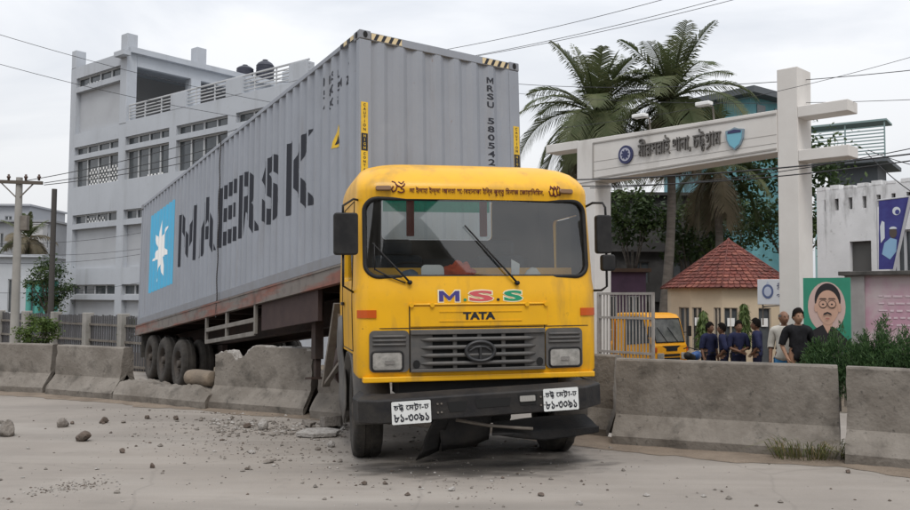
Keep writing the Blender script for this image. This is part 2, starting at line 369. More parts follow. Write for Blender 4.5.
# strip of dust lying against the foot of the barriers
m = MB(); pts = []
base = [gnd(-60, 389), gnd(43, 394), gnd(111, 400), gnd(205, 408), gnd(305, 415), gnd(420, 423), gnd(520, 432), gnd(614, 444), gnd(786, 457), gnd(842, 461), gnd(920, 471)]
lp = []
for i in range(len(base) - 1):
    for k in range(14): lp.append(base[i].lerp(base[i + 1], k / 14))
for i, p in enumerate(lp):
    n1 = noise.noise(p * 0.9); n2 = noise.noise(p * 4.0)
    wdt = 0.34 + 0.22 * n1 + 0.16 * n2
    if p.x > 1.0: wdt += 0.14
    a = p + NRM * 0.25; b = p - NRM * max(wdt * 0.5, .04); c = p - NRM * max(wdt, 0.08)
    m.v += [(a.x, a.y, 0.035), (b.x, b.y, 0.022 + 0.012 * n2), (c.x, c.y, 0.004)]
for i in range(len(lp) - 1):
    for k in range(2): a = i * 3 + k; m.f.append((a, a + 3, a + 4, a + 1)); m.mi.append(0)
tag(m.build('dust_strip', DUST, smooth=True), kind='structure')
# ================================================================== CONCRETE BARRIERS
def barrier(A, B, H, label, top=None, seed=0, lean=0.0, group='concrete median barriers', cut_l=0.0, cut_r=0.0, rot=0.0, step=0.05, plain=False):
    A = Vector((A[0], A[1], 0)); B = Vector((B[0], B[1], 0)); L = (B - A).length; d = (B - A) / L; n = Vector((-d.y, d.x, 0))
    if n.y < 0: n = -n
    key = [(0.012, -0.02), (0.0, 0.115), (0.175, 0.345), (0.215, H - 0.02), (0.232, H), (0.388, H), (0.405, H - 0.02), (0.445, 0.345), (0.62, 0.115), (0.608, -0.02)]
    prof = []
    for i in range(len(key) - 1):
        a, b = key[i], key[i + 1]; k = max(1, int(math.hypot(b[0] - a[0], b[1] - a[1]) / step))
        for j in range(k): prof.append((a[0] + (b[0] - a[0]) * j / k, a[1] + (b[1] - a[1]) * j / k))
    prof.append(key[-1]); NP = len(prof); NL = max(3, int(L / step))
    m = MB(); cl = []
    for i in range(NL + 1):
        for (o, z) in prof:
            l = cut_l * z + (L - cut_l * z - cut_r * z) * i / NL
            h = top(l / L) if top else 9
            c = z > h
            q = Vector((l * 3.1 + seed * 7.7, o * 3.1, z * 3.1))
            zz = min(z, h + (0.035 * noise.noise(Vector((l * 9, o * 14, seed))) + 0.02 * noise.noise(Vector((l * 25, o * 30, seed)))) if c else z)
            e = 0.008 * noise.noise(q) + 0.0035 * noise.noise(q * 4) + (0.008 * max(0, noise.noise(q * 7) - .25) * (1 if z < .36 else .3) * 3)
            if i in (0, NL): e += 0.012 * noise.noise(q * 3)
            if abs(z - H) < 0.03 or i in (0, NL): 
                g = noise.noise(Vector((l * 5 + seed, z * 5, o)))
                if g > 0.25: zz -= (g - 0.25) * 0.05 * (1 if z > .5 else 0)
            P = A + d * (l + e) + n * (o + e + lean * zz); m.v.append((P.x, P.y, zz)); cl.append(c)
    for i in range(NL):
        for j in range(NP - 1):
            f = (i * NP + j, i * NP + j + 1, (i + 1) * NP + j + 1, (i + 1) * NP + j)
            m.f.append(f); m.mi.append(1 if sum(cl[k] for k in f) >= 2 else 0)
    for i in (0, NL):
        f = tuple(i * NP + j for j in range(NP)); c0 = len(m.v)
        cz = sum(m.v[k][2] for k in f) / NP; P = A + d * (L * i / NL) + n * 0.31
        m.v.append((P.x, P.y, min(cz, .4)))
        for j in range(NP - 1): m.f.append((f[j], f[j + 1], c0)); m.mi.append(0)
    o = m.build('concrete_barrier', [CONC, CONC if plain else CONB], smooth=True, sharp=19)
    return tag(o, label, 'barrier', group)
def G(x, y): return gnd(x, y)
barrier(G(-70, 389.5), G(42, 394.7), 0.84, 'grey concrete median barrier standing in front of the electricity pole with crossarm', seed=1)
barrier(G(45, 395.5), G(111, 401), 0.84, 'stained concrete median barrier with squared end, standing just before the broken low gap', seed=2)
def stub_top(t): return 0.30 + 0.03 * math.sin(t * 9) - (0.10 * max(0, t - 0.86) / 0.14)
barrier(G(111.5, 401.3), G(204, 410), 0.84, 'broken barrier sheared off to a low stump in front of the trailer tyres', top=stub_top, seed=3, plain=True)
def bite_top(t):
    xs = [0, 0.05, 0.10, 0.16, 0.22, 0.30, 0.40, 0.46, 0.6, 0.7, 0.85, 1.0]; zs = [0.80, .84, 0.87, 0.84, 0.74, 0.80, 0.955, 0.97, 0.94, 0.955, 0.95, 0.93]
    return float(np.interp(t, xs, zs))
barrier(G(205.5, 409.3), G(303, 417), 0.96, 'tall broken concrete barrier with a pale bite chipped out of its top', top=bite_top, seed=4, step=0.035)
def bit_top(t): return 0.62 + 0.05 * math.sin(t * 7)
barrier(G(309, 419), G(345, 422.5), 0.9, 'short chunk of concrete barrier crushed behind the truck mudguard', top=bit_top, seed=5)
barrier(G(560, 434), G(606, 439.5), 0.99, 'shaded concrete barrier end pushed up beside the truck under its mirror', seed=6)
barrier(G(612, 446), G(841, 462.5), 0.98, 'long unbroken concrete barrier in front of the guardhouse and police officers', seed=7, cut_r=0.02)
barrier(G(845, 465.5), G(1010, 481), 0.985, 'concrete barrier beyond the weedy gap, below the dark green hedge', seed=8)
# ================================================================== CONTAINER
CM = Matrix.Translation((-1.1504, 10.5603, 2.1456)) @ Matrix.Rotation(R(31.632), 4, 'Z') @ Matrix.Rotation(R(-5.3886), 4, 'X') @ Matrix.Rotation(R(1.886), 4, 'Y')
CW, CL, CHT = 2.438, 12.192, 2.896
PER, FO, SL, DEP = 0.278, 0.072, 0.068, 0.036
def corr(t):
    t = t % PER
    if t < FO: return 0.0
    if t < FO + SL: return DEP * (t - FO) / SL
    if t < 2 * FO + SL: return DEP
    return DEP * max(0, 1 - (t - 2 * FO - SL) / SL)
def onslope(t):
    t = t % PER; return FO < t < FO + SL or 2 * FO + SL < t
BRK = [0, FO, FO + SL, 2 * FO + SL]
def breaks(a, b):
    k = math.floor(a / PER) * PER; out = []
    while k < b:
        for q in BRK:
            if a < k + q < b: out.append(k + q)
        k += PER
    return out
con = empty('shipping_container', CM, 'grey corrugated forty foot shipping container with big black lettering and blue star logo', 'container')
def corr_panel(name, a, b, z0, z1, pos, mt):
    ts = [a] + breaks(a, b) + [b]; m = MB()
    for t in ts:
        for z in (z0, z1): m.v.append(tuple(pos(t, corr(t), z)))
    for i in range(len(ts) - 1): m.f.append((2 * i, 2 * i + 1, 2 * i + 3, 2 * i + 2)); m.mi.append(0)
    return m.build(name, mt, con, fix=False)
Y0, Y1 = 0.10, CL - 0.10
corr_panel('side_panel', Y0, Y1, 0.15, CHT - 0.07, lambda t, c, z: (0.012 + c, t, z), CONT)
corr_panel('side_panel', Y0, Y1, 0.15, CHT - 0.07, lambda t, c, z: (CW - 0.012 - c, t, z), CONT)
corr_panel('front_panel', 0.12, CW - 0.12, 0.12, CHT - 0.10, lambda t, c, z: (t, 0.014 + c, z), CONT)
m = MB()
for i in range(60):
    y = 0.1 + (CL - 0.2) * i / 60; m.box(0.07, CW - 0.07, y, y + (CL - 0.2) / 60 * 0.62, CHT - 0.05, CHT - 0.015)
m.box(0.05, CW - 0.05, 0.05, CL - 0.05, CHT - 0.075, CHT - 0.048); m.build('roof', CONT, con)
for x0 in (0.12, CW / 2 + 0.01):
    m = MB(); m.box(x0, x0 + CW / 2 - 0.13, CL - 0.06, CL - 0.01, 0.12, CHT - 0.1)
    for k in range(5): m.box(x0 + 0.06, x0 + CW / 2 - 0.19, CL - 0.012, CL + 0.012, 0.3 + k * 0.5, 0.55 + k * 0.5)
    for q in (0.3, 0.75): m.cyl((x0 + q, CL + 0.03, 0.12), (x0 + q, CL + 0.03, CHT - 0.1), 0.018, n=8)
    m.build('door', CONT, con)
m = MB(); m.box(0.03, CW - 0.03, 0.03, CL - 0.03, 0.0, 0.12); m.build('floor', CHAS, con)
for x in (0, CW - 0.165):
    m = MB(); m.box(x, x + 0.165, 0.004, 0.10, 0.118, CHT - 0.118); m.build('corner_post', CONT, con, bevel=0.008)
    m = MB(); m.box(x + 0.01, x + 0.155, CL - 0.10, CL - 0.004, 0.118, CHT - 0.118); m.build('corner_post', CONT, con, bevel=0.008)
for x in (0.006, CW - 0.066):
    m = MB(); m.box(x, x + 0.06, 0.178, CL - 0.178, CHT - 0.072, CHT - 0.006); m.build('top_rail', CONT, con, bevel=0.006)
    m = MB(); m.box(x, x + 0.06, 0.178, CL - 0.178, 0.004, 0.15); m.build('bottom_rail', CONTD, con, bevel=0.006)
m = MB(); m.box(0.165, CW - 0.165, 0.008, 0.07, CHT - 0.115, CHT - 0.01); m.build('top_rail', CONT, con, bevel=0.006)
m = MB(); m.box(0.165, CW - 0.165, 0.008, 0.07, 0.004, 0.12); m.build('bottom_rail', CONTD, con, bevel=0.006)
for x in (-0.004, CW - 0.158):
    for y in (-0.004, CL - 0.174):
        for z in (0.0, CHT - 0.116):
            m = MB(); m.box(x, x + 0.162, y, y + 0.178, z, z + 0.118)
            o = m.build('corner_casting', CONTD, con, bevel=0.012)
            if z > 1 and y < 1:
                h = MB(); cx = x + 0.081
                h.prism([(0.03 * math.cos(t) , 0.042 * math.sin(t)) for t in [2 * math.pi * k / 20 for k in range(20)]], YZ(cx, y - 0.002, z + 0.06), 0.003)
                sx = x - 0.002 if x < 1 else x + 0.165
                h.prism([(0.03 * math.cos(t), 0.042 * math.sin(t)) for t in [2 * math.pi * k / 20 for k in range(20)]], frame((sx, y + 0.089, z + 0.06), (0, 1, 0), (0, 0, 1)), 0.003 if x > 1 else -0.003)
                h.build('casting_hole', DARK, o)
# hazard strips of the high cube at both upper corners
HZY = mat('hazard yellow', (0.62, 0.50, 0.30), 0.6); CAUT = mat('caution yellow', (0.74, 0.47, 0.02), 0.55, (0.45, 0.30, 0.05), 6, 0.6)
def hazard(x0, x1):
    m = MB(); m.quad((x0, 0.005, CHT - 0.105), (x1, 0.005, CHT - 0.105), (x1, 0.005, CHT - 0.02), (x0, 0.005, CHT - 0.02), 0)
    k = x0 + 0.03
    while k < x1 - 0.07:
        m.quad((k, 0.003, CHT - 0.103), (k + 0.045, 0.003, CHT - 0.103), (k + 0.085, 0.003, CHT - 0.022), (k + 0.04, 0.003, CHT - 0.022), 1); k += 0.105
    m.build('hazard_strip', [HZY, NAVY], con)
hazard(0.166, 0.60); hazard(CW - 0.60, CW - 0.166)
m = MB()
for k in range(4):
    y = 0.18 + k * 0.10
    m.quad((-0.0005, y, CHT - 0.07), (-0.0005, y + 0.10, CHT - 0.07), (-0.0005, y + 0.10, CHT - 0.012), (-0.0005, y, CHT - 0.012), k % 2)
m.build('hazard_strip', [HZY, NAVY], con)
def decal(name, V, Fc, to, mt, axis_t, drop=False, off=0.004, parent=None, z_of=None):
    """flat figure (t, z) cut along the corrugation folds and laid on the sheet"""
    me = bpy.data.meshes.new(name); me.from_pydata([(v[0], v[1], 0) for v in V], [], Fc); bm = bmesh.new(); bm.from_mesh(me)
    a = min(v[0] for v in V); b = max(v[0] for v in V)
    for q in breaks(a, b):
        bmesh.ops.bisect_plane(bm, geom=bm.verts[:] + bm.edges[:] + bm.faces[:], plane_co=(q, 0, 0), plane_no=(1, 0, 0), dist=1e-6)
    if drop: bmesh.ops.delete(bm, geom=[f for f in bm.faces if (f.calc_center_median().x % PER < FO if drop == 2 else onslope(f.calc_center_median().x))], context='FACES')
    for v in bm.verts: v.co = Vector(to(v.co.x, corr(v.co.x) - off, v.co.y))
    bm.to_mesh(me); bm.free(); me.materials.append(mt); o = bpy.data.objects.new(name, me); COL.objects.link(o); o.parent = parent or con
    return o
left_side = lambda t, c, z: (0.012 + c, t, z)
front_side = lambda t, c, z: (t, 0.014 + c, z)
def fit(V, t0, t1, z0, z1):
    xs = [v[0] for v in V]; zs = [v[1] for v in V]; a, b, c, d = min(xs), max(xs), min(zs), max(zs)
    return [(t0 + (v[0] - a) / (b - a) * (t1 - t0), z0 + (v[1] - c) / (d - c) * (z1 - z0)) for v in V]
def wobble(t): return 0
decal('logo_panel', [(9.12, 0.66), (11.28, 0.66), (11.28, 2.46), (9.12, 2.46)], [(0, 1, 2, 3)], left_side, LBLUE, 0, off=0.003)
star = []
for k in range(14):
    t = math.pi / 2 + math.pi * k / 7; r = 0.66 if k % 2 == 0 else 0.25; star.append((10.2 + 1.12 * r * math.cos(t), 1.53 + 1.15 * r * math.sin(t)))
decal('star_logo', [(10.2, 1.53)] + star, [(0, k + 1, (k + 1) % 14 + 1) for k in range(14)], left_side, WHT, 0, off=0.006)
# the name in tall black letters: each letter is placed on its own
LX = [(8.66, 7.24), (7.18, 6.06), (5.96, 4.92), (4.72, 3.76), (3.60, 2.84), (2.52, 1.46)]
for ch, (a, b) in zip('MAERSK', LX):
    V, Fc = run([ch], 0.045); decal('lettering', fit(V, a, b, 0.95, 2.03), Fc, left_side, NAVY, 0, drop=2, off=0.004)
for body, y0, y1, z0, z1 in (('MRSU', 1.16, 0.66, 2.50, 2.62), ('580542', 1.16, 0.40, 2.32, 2.44), ('45G1', 1.16, 0.66, 2.14, 2.26), ('5', 0.42, 0.34, 2.52, 2.64)):
    V, Fc = run([body], 0.02); decal('lettering', fit(V, y0, y1, z0, z1), Fc, left_side, NAVY, 0, drop=True, off=0.004)
decal('warning_sign', [(0.88, 1.56), (0.62, 1.56), (0.72, 1.86)], [(0, 1, 2)], left_side, CAUT, 0, off=0.005)
decal('warning_sign', [(0.80, 1.60), (0.69, 1.60), (0.73, 1.72)], [(0, 1, 2)], left_side, NAVY, 0, off=0.007)
for k, ch in enumerate('MRSU 580542'):
    if ch == ' ': continue
    z = 2.53 - k * 0.1145; V, Fc = run([ch], 0.02); decal('lettering', fit(V, 1.915, 2.015, z, z + 0.085), Fc, front_side, NAVY, 0, off=0.004)
m = MB(); m.quad((1.925, 0.008, 1.14), (2.01, 0.008, 1.14), (2.01, 0.008, 1.235), (1.925, 0.008, 1.235)); m.build('check_box', NAVY, con)
def caution(x0, ztop):
    m = MB(); m.quad((x0, 0.001, ztop - 1.0), (x0 + 0.095, 0.001, ztop - 1.0), (x0 + 0.095, 0.001, ztop), (x0, 0.001, ztop), 0)
    m.quad((x0 + .004, -0.001, ztop - 0.62), (x0 + 0.091, -0.001, ztop - 0.62), (x0 + 0.091, -0.001, ztop - 0.40), (x0 + .004, -0.001, ztop - 0.40), 1)
    o = m.build('caution_label', [CAUT, NAVY], con)
    M2 = lambda zc: frame((x0 + 0.047, -0.003, zc), (1, 0, 0), (0, 0, 1))
    for k, ch in enumerate('CAUTION'): letter('lettering', ch, M2(ztop - 0.055 - k * 0.052), height=0.036, mat_=NAVY, parent=o, bold=0.02)
    for k, ch in enumerate("HIGH"): letter('lettering', ch, M2(ztop - 0.452 - k * 0.050), height=0.034, mat_=CAUT, parent=o, bold=0.02)
    for k, ch in enumerate("CONTAIN"): letter('lettering', ch, M2(ztop - 0.675 - k * 0.05), height=0.034, mat_=NAVY, parent=o, bold=0.02)
caution(0.022, 1.96); caution(CW - 0.115, 1.98)
m = MB(); pts = []
for k in range(150):
    z = 2.95 - k * (3.25 / 150); a = k % 2
    m.tube([(-0.028, 5.72 - 0.02 * math.sin(k * .2) + (0.008 if a else -0.008), z + 0.014), (-0.028, 5.72 - 0.02 * math.sin(k * .2) - (0.008 if a else -0.008), z - 0.014)], 0.011, 5)
tag(m.build('lashing_chain', mat('chain', (0.04, 0.036, 0.034), 0.6), None), 'dark lashing chain hanging straight down the lettered side of the container', 'chain').matrix_world = CM
# ================================================================== TRAILER (shares the container's tilted frame)
tr = empty('container_trailer', CM, 'rust brown skeletal semi trailer with dusty tyres carrying the grey container', 'trailer')
for x in (-0.03, CW - 0.05):
    m = MB(); m.box(x, x + 0.08, 0.1, CL, -0.245, -0.012); m.box(x - 0.012, x + 0.002, 0.1, CL, -0.04, -0.014); m.box(x - 0.012, x + 0.002, 0.1, CL, -0.245, -0.222)
    m.build('side_rail', RAIL, tr)
for x in (0.72, 1.58):
    m = MB(); m.box(x, x + 0.14, 1.2, CL - 0.1, -0.27, -0.25); m.box(x + 0.05, x + 0.09, 1.2, CL - 0.1, -0.62, -0.27); m.box(x, x + 0.14, 1.2, CL - 0.1, -0.64, -0.62)
    m.build('main_beam', CHAS, tr)
for k in range(10):
    m = MB(); m.box(0.05, CW - 0.05, 0.3 + k * 1.28, 0.42 + k * 1.28, -0.24, -0.10); m.build('cross_member', CHAS, tr)
m = MB(); m.box(0.02, 0.08, 1.3, 3.5, -0.66, -0.25); m.build('side_box', mat('side box maroon', (0.036, 0.020, 0.019), 0.8, (0.060, 0.036, 0.03), 3, 0.7), tr)
m = MB()
for y in (3.70, 5.15, 6.35): m.box(-0.03, 0.02, y - 0.035, y + 0.035, -0.70, -0.245)
for z in (-0.48, -0.69): m.box(-0.035, 0.0, 3.70, 6.35, z - 0.035, z + 0.035)
m.build('side_guard', mat('guard rail grey', (0.20, 0.185, 0.165), 0.7, (0.12, 0.105, 0.09), 4, 0.7), tr, bevel=0.006)
for x in (0.18, CW - 0.28):
    m = MB(); m.box(x - 0.06, x + 0.06, 1.62, 1.76, -1.15, -0.24); m.box(x - 0.035, x + 0.035, 1.65, 1.73, -1.40, -1.15); m.box(x - 0.13, x + 0.13, 1.58, 1.80, -1.42, -1.39)
    m.beam((x, 1.75, -0.9), (x + 0.3, 2.4, -0.3), 0.05, 0.05); m.build('landing_leg', CHAS, tr)
m = MB(); m.box(0.1, CW - 0.1, CL - 0.12, CL - 0.02, -0.62, -0.50); m.box(0.06, CW - 0.06, CL - .06, CL, -.26, -.01); m.build('rear_bumper', CHAS, tr)
ROT = CM.to_3x3()
def wheel_mesh(rad, wid, treads, out=-1):
    m = MB(); I = Matrix.Identity(4); h = wid / 2; n = 72
    prof = [(-h * .82, rad * .56), (-h, rad * .66), (-h * 1.03, rad * .82), (-h * .95, rad * .93), (-h * .72, rad * .995), (-h * .25, rad), (-h * .2, rad * .975), (h * .2, rad * .975), (h * .25, rad), (h * .72, rad * .995), (h * .95, rad * .93), (h * 1.03, rad * .82), (h, rad * .66), (h * .82, rad * .56)]
    o = len(m.v)
    for i, (a, r) in enumerate(prof):
        for k in range(n):
            t = 2 * math.pi * k / n; rr = r
            if treads and i in (3, 4, 9, 10) and k % 3 == 0: rr *= 0.965
            m.v.append((a, rr * math.cos(t), rr * math.sin(t)))
    for i in range(len(prof) - 1):
        for k in range(n):
            a = i * n + k; b = i * n + (k + 1) % n; m.f.append((a, b, b + n, a + n)); m.mi.append(0)
    return m
def rim_mesh(rad, wid, out):
    m = MB(); h = wid / 2; I = Matrix.Identity(4); s = out
    m.lathe([(s * h * .80, rad * .585), (s * h * .90, rad * .56), (s * h * .55, rad * .50), (s * h * .1, rad * .47), (s * h * .05, rad * .30), (s * h * .45, rad * .27), (s * h * .5, rad * .17), (s * h * .95, rad * .15), (s * h * 1.0, rad * .10), (s * h * 1.0, 0.001)], I, 36)
    for k in range(10):
        t = 2 * math.pi * k / 10; c = Vector((s * h * .28, rad * .385 * math.cos(t), rad * .385 * math.sin(t))); m.cyl(c - Vector((s * h * .25, 0, 0)), c + Vector((s * h * .16, 0, 0)), 0.016, n=6)
    return m
CI = CM.inverted()
_tw = None
for yl in (8.28, 9.55, 10.72):
    for xl, out in ((0.10, -1), (0.45, -1), (CW - 0.45, 1), (CW - 0.10, 1)):
        p = CM @ Vector((xl, yl, 0)); p.z = -0.15 + 0.485; c = CI @ p
        t = wheel_mesh(0.485, 0.27, True).build('wheel', RUBD, tr, smooth=True, sharp=35); t.location = c
        r = rim_mesh(0.485, 0.27, out).build('rim', RIM, t, smooth=True, sharp=40)
    a = CI @ (Vector((0, 0, 0)) + (CM @ Vector((0.2, yl, 0))).xy.to_3d() + Vector((0, 0, 0.33))); b = CI @ ((CM @ Vector((CW - 0.2, yl, 0))).xy.to_3d() + Vector((0, 0, 0.33)))
    m = MB(); m.cyl(a, b, 0.07, n=10); m.build('axle', CHAS, tr)
for yl in (8.28, 9.55, 10.72):
    for x in (0.72, 1.58):
        m = MB(); m.box(x, x + 0.1, yl - 0.5, yl + 0.5, -0.80, -0.66); m.build('leaf_spring', CHAS, tr)
for x in (-0.02, CW - 0.5):
    m = MB(); m.box(x, x + 0.52, 11.55, 11.57, -0.78, -0.25); m.build('mud_flap', RUB, tr)
# ================================================================== TRUCK
_a, _l = R(12.5), R(0.9)
TX = Vector((math.cos(_a) * math.cos(_l), math.sin(_a) * math.cos(_l), math.sin(_l))); TY = Vector((-math.sin(_a), math.cos(_a), 0)); TZ = TX.cross(TY)
TM = frame(Vector((0.26, 8.77, 0.0)) + TX * 0.036, TX * 1.03, TY, TZ)
trk = empty('prime_mover', TM, 'yellow forward control prime mover truck with crumpled black bumper and dark windscreen', 'truck')
LV = [(0.90, 1.175, 0.02, 0.08), (0.94, 1.20, 0.0, 0.11), (1.36, 1.21, 0.0, 0.13), (1.62, 1.215, 0.0, 0.14), (1.75, 1.215, 0.008, 0.14), (1.85, 1.21, 0.03, 0.15), (2.2, 1.20, 0.065, 0.15), (2.62, 1.185, 0.105, 0.16), (2.69, 1.182, 0.085, 0.17), (2.745, 1.18, 0.09, 0.19), (2.80, 1.172, 0.135, 0.21), (2.86, 1.15, 0.20, 0.23), (2.92, 1.11, 0.29, 0.25), (2.965, 1.05, 0.39, 0.27), (3.00, 0.96, 0.52, 0.28), (3.03, 0.80, 0.72, 0.28), (3.05, 0.45, 0.98, 0.25)]
LV = [((1.85 + (l[0] - 1.85) * 1.06) if l[0] > 1.85 else l[0],) + l[1:] for l in LV]
BACK = 1.78
def lvl(z):
    for i in range(len(LV) - 1):
        a, b = LV[i], LV[i + 1]
        if a[0] <= z <= b[0]:
            t = (z - a[0]) / (b[0] - a[0]); return [a[k] + (b[k] - a[k]) * t for k in range(4)]
    return list(LV[0]) if z < LV[0][0] else list(LV[-1])
BOW = 0.055
def yfront(x, z):
    _, wd, f, rc = lvl(z); ax = abs(x); y = f + BOW * (x / 1.2) ** 2
    if ax > wd - rc: q = min(ax - (wd - rc), rc * 0.999); y += rc - math.sqrt(rc * rc - q * q)
    return y
def ring(wd, f, rc, back, z, ins=0.0, N=11):
    p = []; wd -= ins; rc = max(rc - ins, 0.02)
    xs = [-(wd - rc) + 2 * (wd - rc) * k / 24 for k in range(25)]
    for k in range(N): 
        t = R(180 + 90 * k / N); x = -(wd - rc) + rc * math.cos(t); p.append((x, f + ins + BOW * (x / 1.2) ** 2 + rc + rc * math.sin(t), z))
    for x in xs: p.append((x, f + ins + BOW * (x / 1.2) ** 2, z))
    for k in range(1, N + 1):
        t = R(270 + 90 * k / N); x = (wd - rc) + rc * math.cos(t); p.append((x, f + ins + BOW * (x / 1.2) ** 2 + rc + rc * math.sin(t), z))
    rb = 0.06; b = back - ins
    for k in range(5): t = R(90 * k / 4); p.append((wd - rb + rb * math.cos(t), b - rb + rb * math.sin(t), z))
    for k in range(5): t = R(90 + 90 * k / 4); p.append((-wd + rb + rb * math.cos(t), b - rb + rb * math.sin(t), z))
    return p
def loft(ins=0.0, zmin=None, zmax=None):
    m = MB(); rings = []
    zs = [l[0] for l in LV]
    for z in zs:
        q = z
        if zmin: q = max(q, zmin)
        if zmax: q = min(q, zmax)
        _, wd, f, rc = lvl(q); rings.append(ring(wd, f, rc, BACK - (0.25 * max(0, (z - 2.8) / .25) if z > 2.8 else 0) * (1 if z > 2.8 else 0), q, ins))
    rings = [r for i, r in enumerate(rings) if i == 0 or r[0][2] - rings[i - 1][0][2] > 1e-4]
    n = len(rings[0])
    for r in rings: m.v += r
    for i in range(len(rings) - 1):
        for k in range(n): a = i * n + k; b = i * n + (k + 1) % n; m.f.append((a, b, b + n, a + n)); m.mi.append(0)
    m.f.append(tuple(range(n))[::-1]); m.mi.append(0); m.f.append(tuple((len(rings) - 1) * n + k for k in range(n))); m.mi.append(0)
    return m
CABIN = mat('cab lining', (0.050, 0.048, 0.046), 0.85, (0.035, 0.033, 0.032), 4, 0.6)
body = loft().build('cab', [YEL])
cuts = [loft(0.045, 1.0, 3.03).build('cut', CABIN)]
m = MB(); m.prism(rrect(-1.115, 1.115, 1.89, 2.665, 0.13), YZ(0, 0.75, 0), 1.5); cuts.append(m.build('cut', YEL))
for s in (-1, 1):
    m = MB(); m.prism(rrect(0.42, 1.25, 1.86, 2.56, 0.07), frame((s * 0.9, 0, 0), (0, 1, 0), (0, 0, 1)), s * 0.8); cuts.append(m.build('cut', YEL))
m = MB(); m.prism(rrect(-0.74, 0.56, 2.36, 2.88, 0.06), YZ(0, 2.2, 0), 0.9); cuts.append(m.build('cut', YEL))
m = MB(); m.box(-1.5, -0.86, 0.42, 1.48, 0.7, 1.12); cuts.append(m.build('cut', YEL))
m = MB(); m.box(0.86, 1.5, 0.42, 1.48, 0.7, 1.12); cuts.append(m.build('cut', YEL))
body.data.materials.append(CABIN)
bool_cut(body, cuts)
# inside faces get the lining
_c = Vector((0, 0.9, 1.9))
if len(body.data.materials) < 2: body.data.materials.append(CABIN)
for p in body.data.polygons:
    c = p.center; _, wd, f, rc = lvl(c.z)
    inner = (abs(c.x) < wd - 0.035 and c.y > yfront(c.x, c.z) + 0.030 and c.y < BACK - 0.035 and 0.98 < c.z < 3.05) and (c.z < 2.84 or p.normal.z < 0)
    p.material_index = 1 if inner else 0
    p.use_smooth = True
body.data.set_sharp_from_angle(angle=R(35)); body.parent = trk
# windscreen, seal, sun band
def surf(x0, x1, z0, z1, off, name, mt, nx=24, nz=8, r=0.0, parent=trk):
    m = MB()
    for j in range(nz + 1):
        for i in range(nx + 1):
            x = x0 + (x1 - x0) * i / nx; z = z0 + (z1 - z0) * j / nz; m.v.append((x, yfront(x, z) + off, z))
    for j in range(nz):
        for i in range(nx): a = j * (nx + 1) + i; m.f.append((a, a + 1, a + nx + 2, a + nx + 1)); m.mi.append(0)
    return m.build(name, mt, parent, smooth=True)
ws = surf(-1.125, 1.125, 1.882, 2.675, 0.022, 'windscreen', GLS)
p = rrect(-1.118, 1.118, 1.886, 2.669, 0.13, 8); m = MB()
m.tube([(x, yfront(x, z) + 0.004, z) for x, z in p] + [(p[0][0], yfront(*p[0]) + 0.004, p[0][1])], 0.021, 8, cap=False); m.build('windscreen_seal', BLK, trk, smooth=True)
# doors
for s in (-1, 1):
    m = MB(); nz_ = 10
    prs = [(0.34, z) for z in np.linspace(1.02, 2.68, nz_)] ; 
    for side in (0, 1):
        for (y, zz) in [(0.34, 1), (1.40, 1)]: pass
    for y in (0.36, 1.38):
        pts = [(s * (lvl(z)[1] + 0.0035), y, z) for z in np.linspace(1.15, 2.66, 8)]; m.tube(pts, 0.005, 4)
    m.tube([(s * (lvl(2.66)[1] + 0.0035), 0.36, 2.66), (s * (lvl(2.66)[1] + 0.0035), 1.38, 2.66)], 0.005, 4)
    m.tube([(s * (lvl(1.15)[1] + 0.0035), 0.36, 1.15), (s * (lvl(1.15)[1] + 0.0035), 1.38, 1.15)], 0.005, 4)
    d = m.build('door', BLK, trk)
    m = MB(); m.beam((s * 1.235, 1.12, 1.62), (s * 1.235, 1.30, 1.62), 0.02, 0.035); m.build('handle', BLK, d, bevel=0.004)
    m = MB(); m.prism(rrect(0.43, 1.24, 1.87, 2.55, 0.07), frame((s * 1.165, 0, 0), (0, 1, 0), (0, 0, 1)), 0.004 * s); m.build('pane', SIDEG, d)
m = MB(); m.prism(rrect(-0.73, 0.55, 2.37, 2.87, 0.05), YZ(0, BACK - 0.02, 0), 0.004); m.build('rear_window', SIDEG, trk)
# cab interior
m = MB(); m.box(-1.12, 1.12, 0.26, 0.62, 1.45, 1.80); m.box(-1.08, -.25, 0.34, 0.62, 1.80, 1.90); m.build('dashboard', CABIN, trk, bevel=0.03)
m = MB()
for i in range(25):
    x = -1.10 + 2.2 * i / 24; y = yfront(x, 1.86) + 0.06; m.v += [(x, y, 1.845), (x, 0.50, 1.855), (x, 0.52, 1.99)]
for i in range(24):
    for k in range(2): a = i * 3 + k; m.f.append((a, a + 3, a + 4, a + 1)); m.mi.append(0)
m.build('dash_top', YEL, trk, smooth=True, sharp=30)
SEAT = mat('seat cloth', (0.020, 0.032, 0.048), 0.85, (0.04, 0.055, 0.07), 9, 0.6)
for x in (-0.62, 0.55):
    m = MB(); m.box(x - 0.27, x + 0.27, 0.80, 1.35, 1.35, 1.50); m.box(x - 0.27, x + 0.27, 1.28, 1.42, 1.50, 2.16); m.box(x - 0.16, x + 0.16, 1.30, 1.40, 2.16, 2.34); m.build('seat', SEAT, trk, bevel=0.04)
m = MB(); c = Vector((-0.58, 0.66, 1.93)); ax = Vector((0, -0.55, 0.83)).normalized(); u = Vector((1, 0, 0)); v = ax.cross(u)
m.tube([c + (u * math.cos(t) + v * math.sin(t)) * 0.23 for t in [2 * math.pi * k / 28 for k in range(29)]], 0.014, 6, cap=False)
for k in (0.3, 2.4, 4.7): m.tube([c, c + (u * math.cos(k) + v * math.sin(k)) * 0.23], 0.012, 5)
m.tube([c, c - ax * 0.35], 0.03, 6); m.build('steering_wheel', BLK, trk, smooth=True)
m = MB(); m.box(-1.0, 1.0, BACK - 0.075, BACK - 0.05, 1.5, 2.14); m.build('back_panel', SEAT, trk, bevel=0.01)
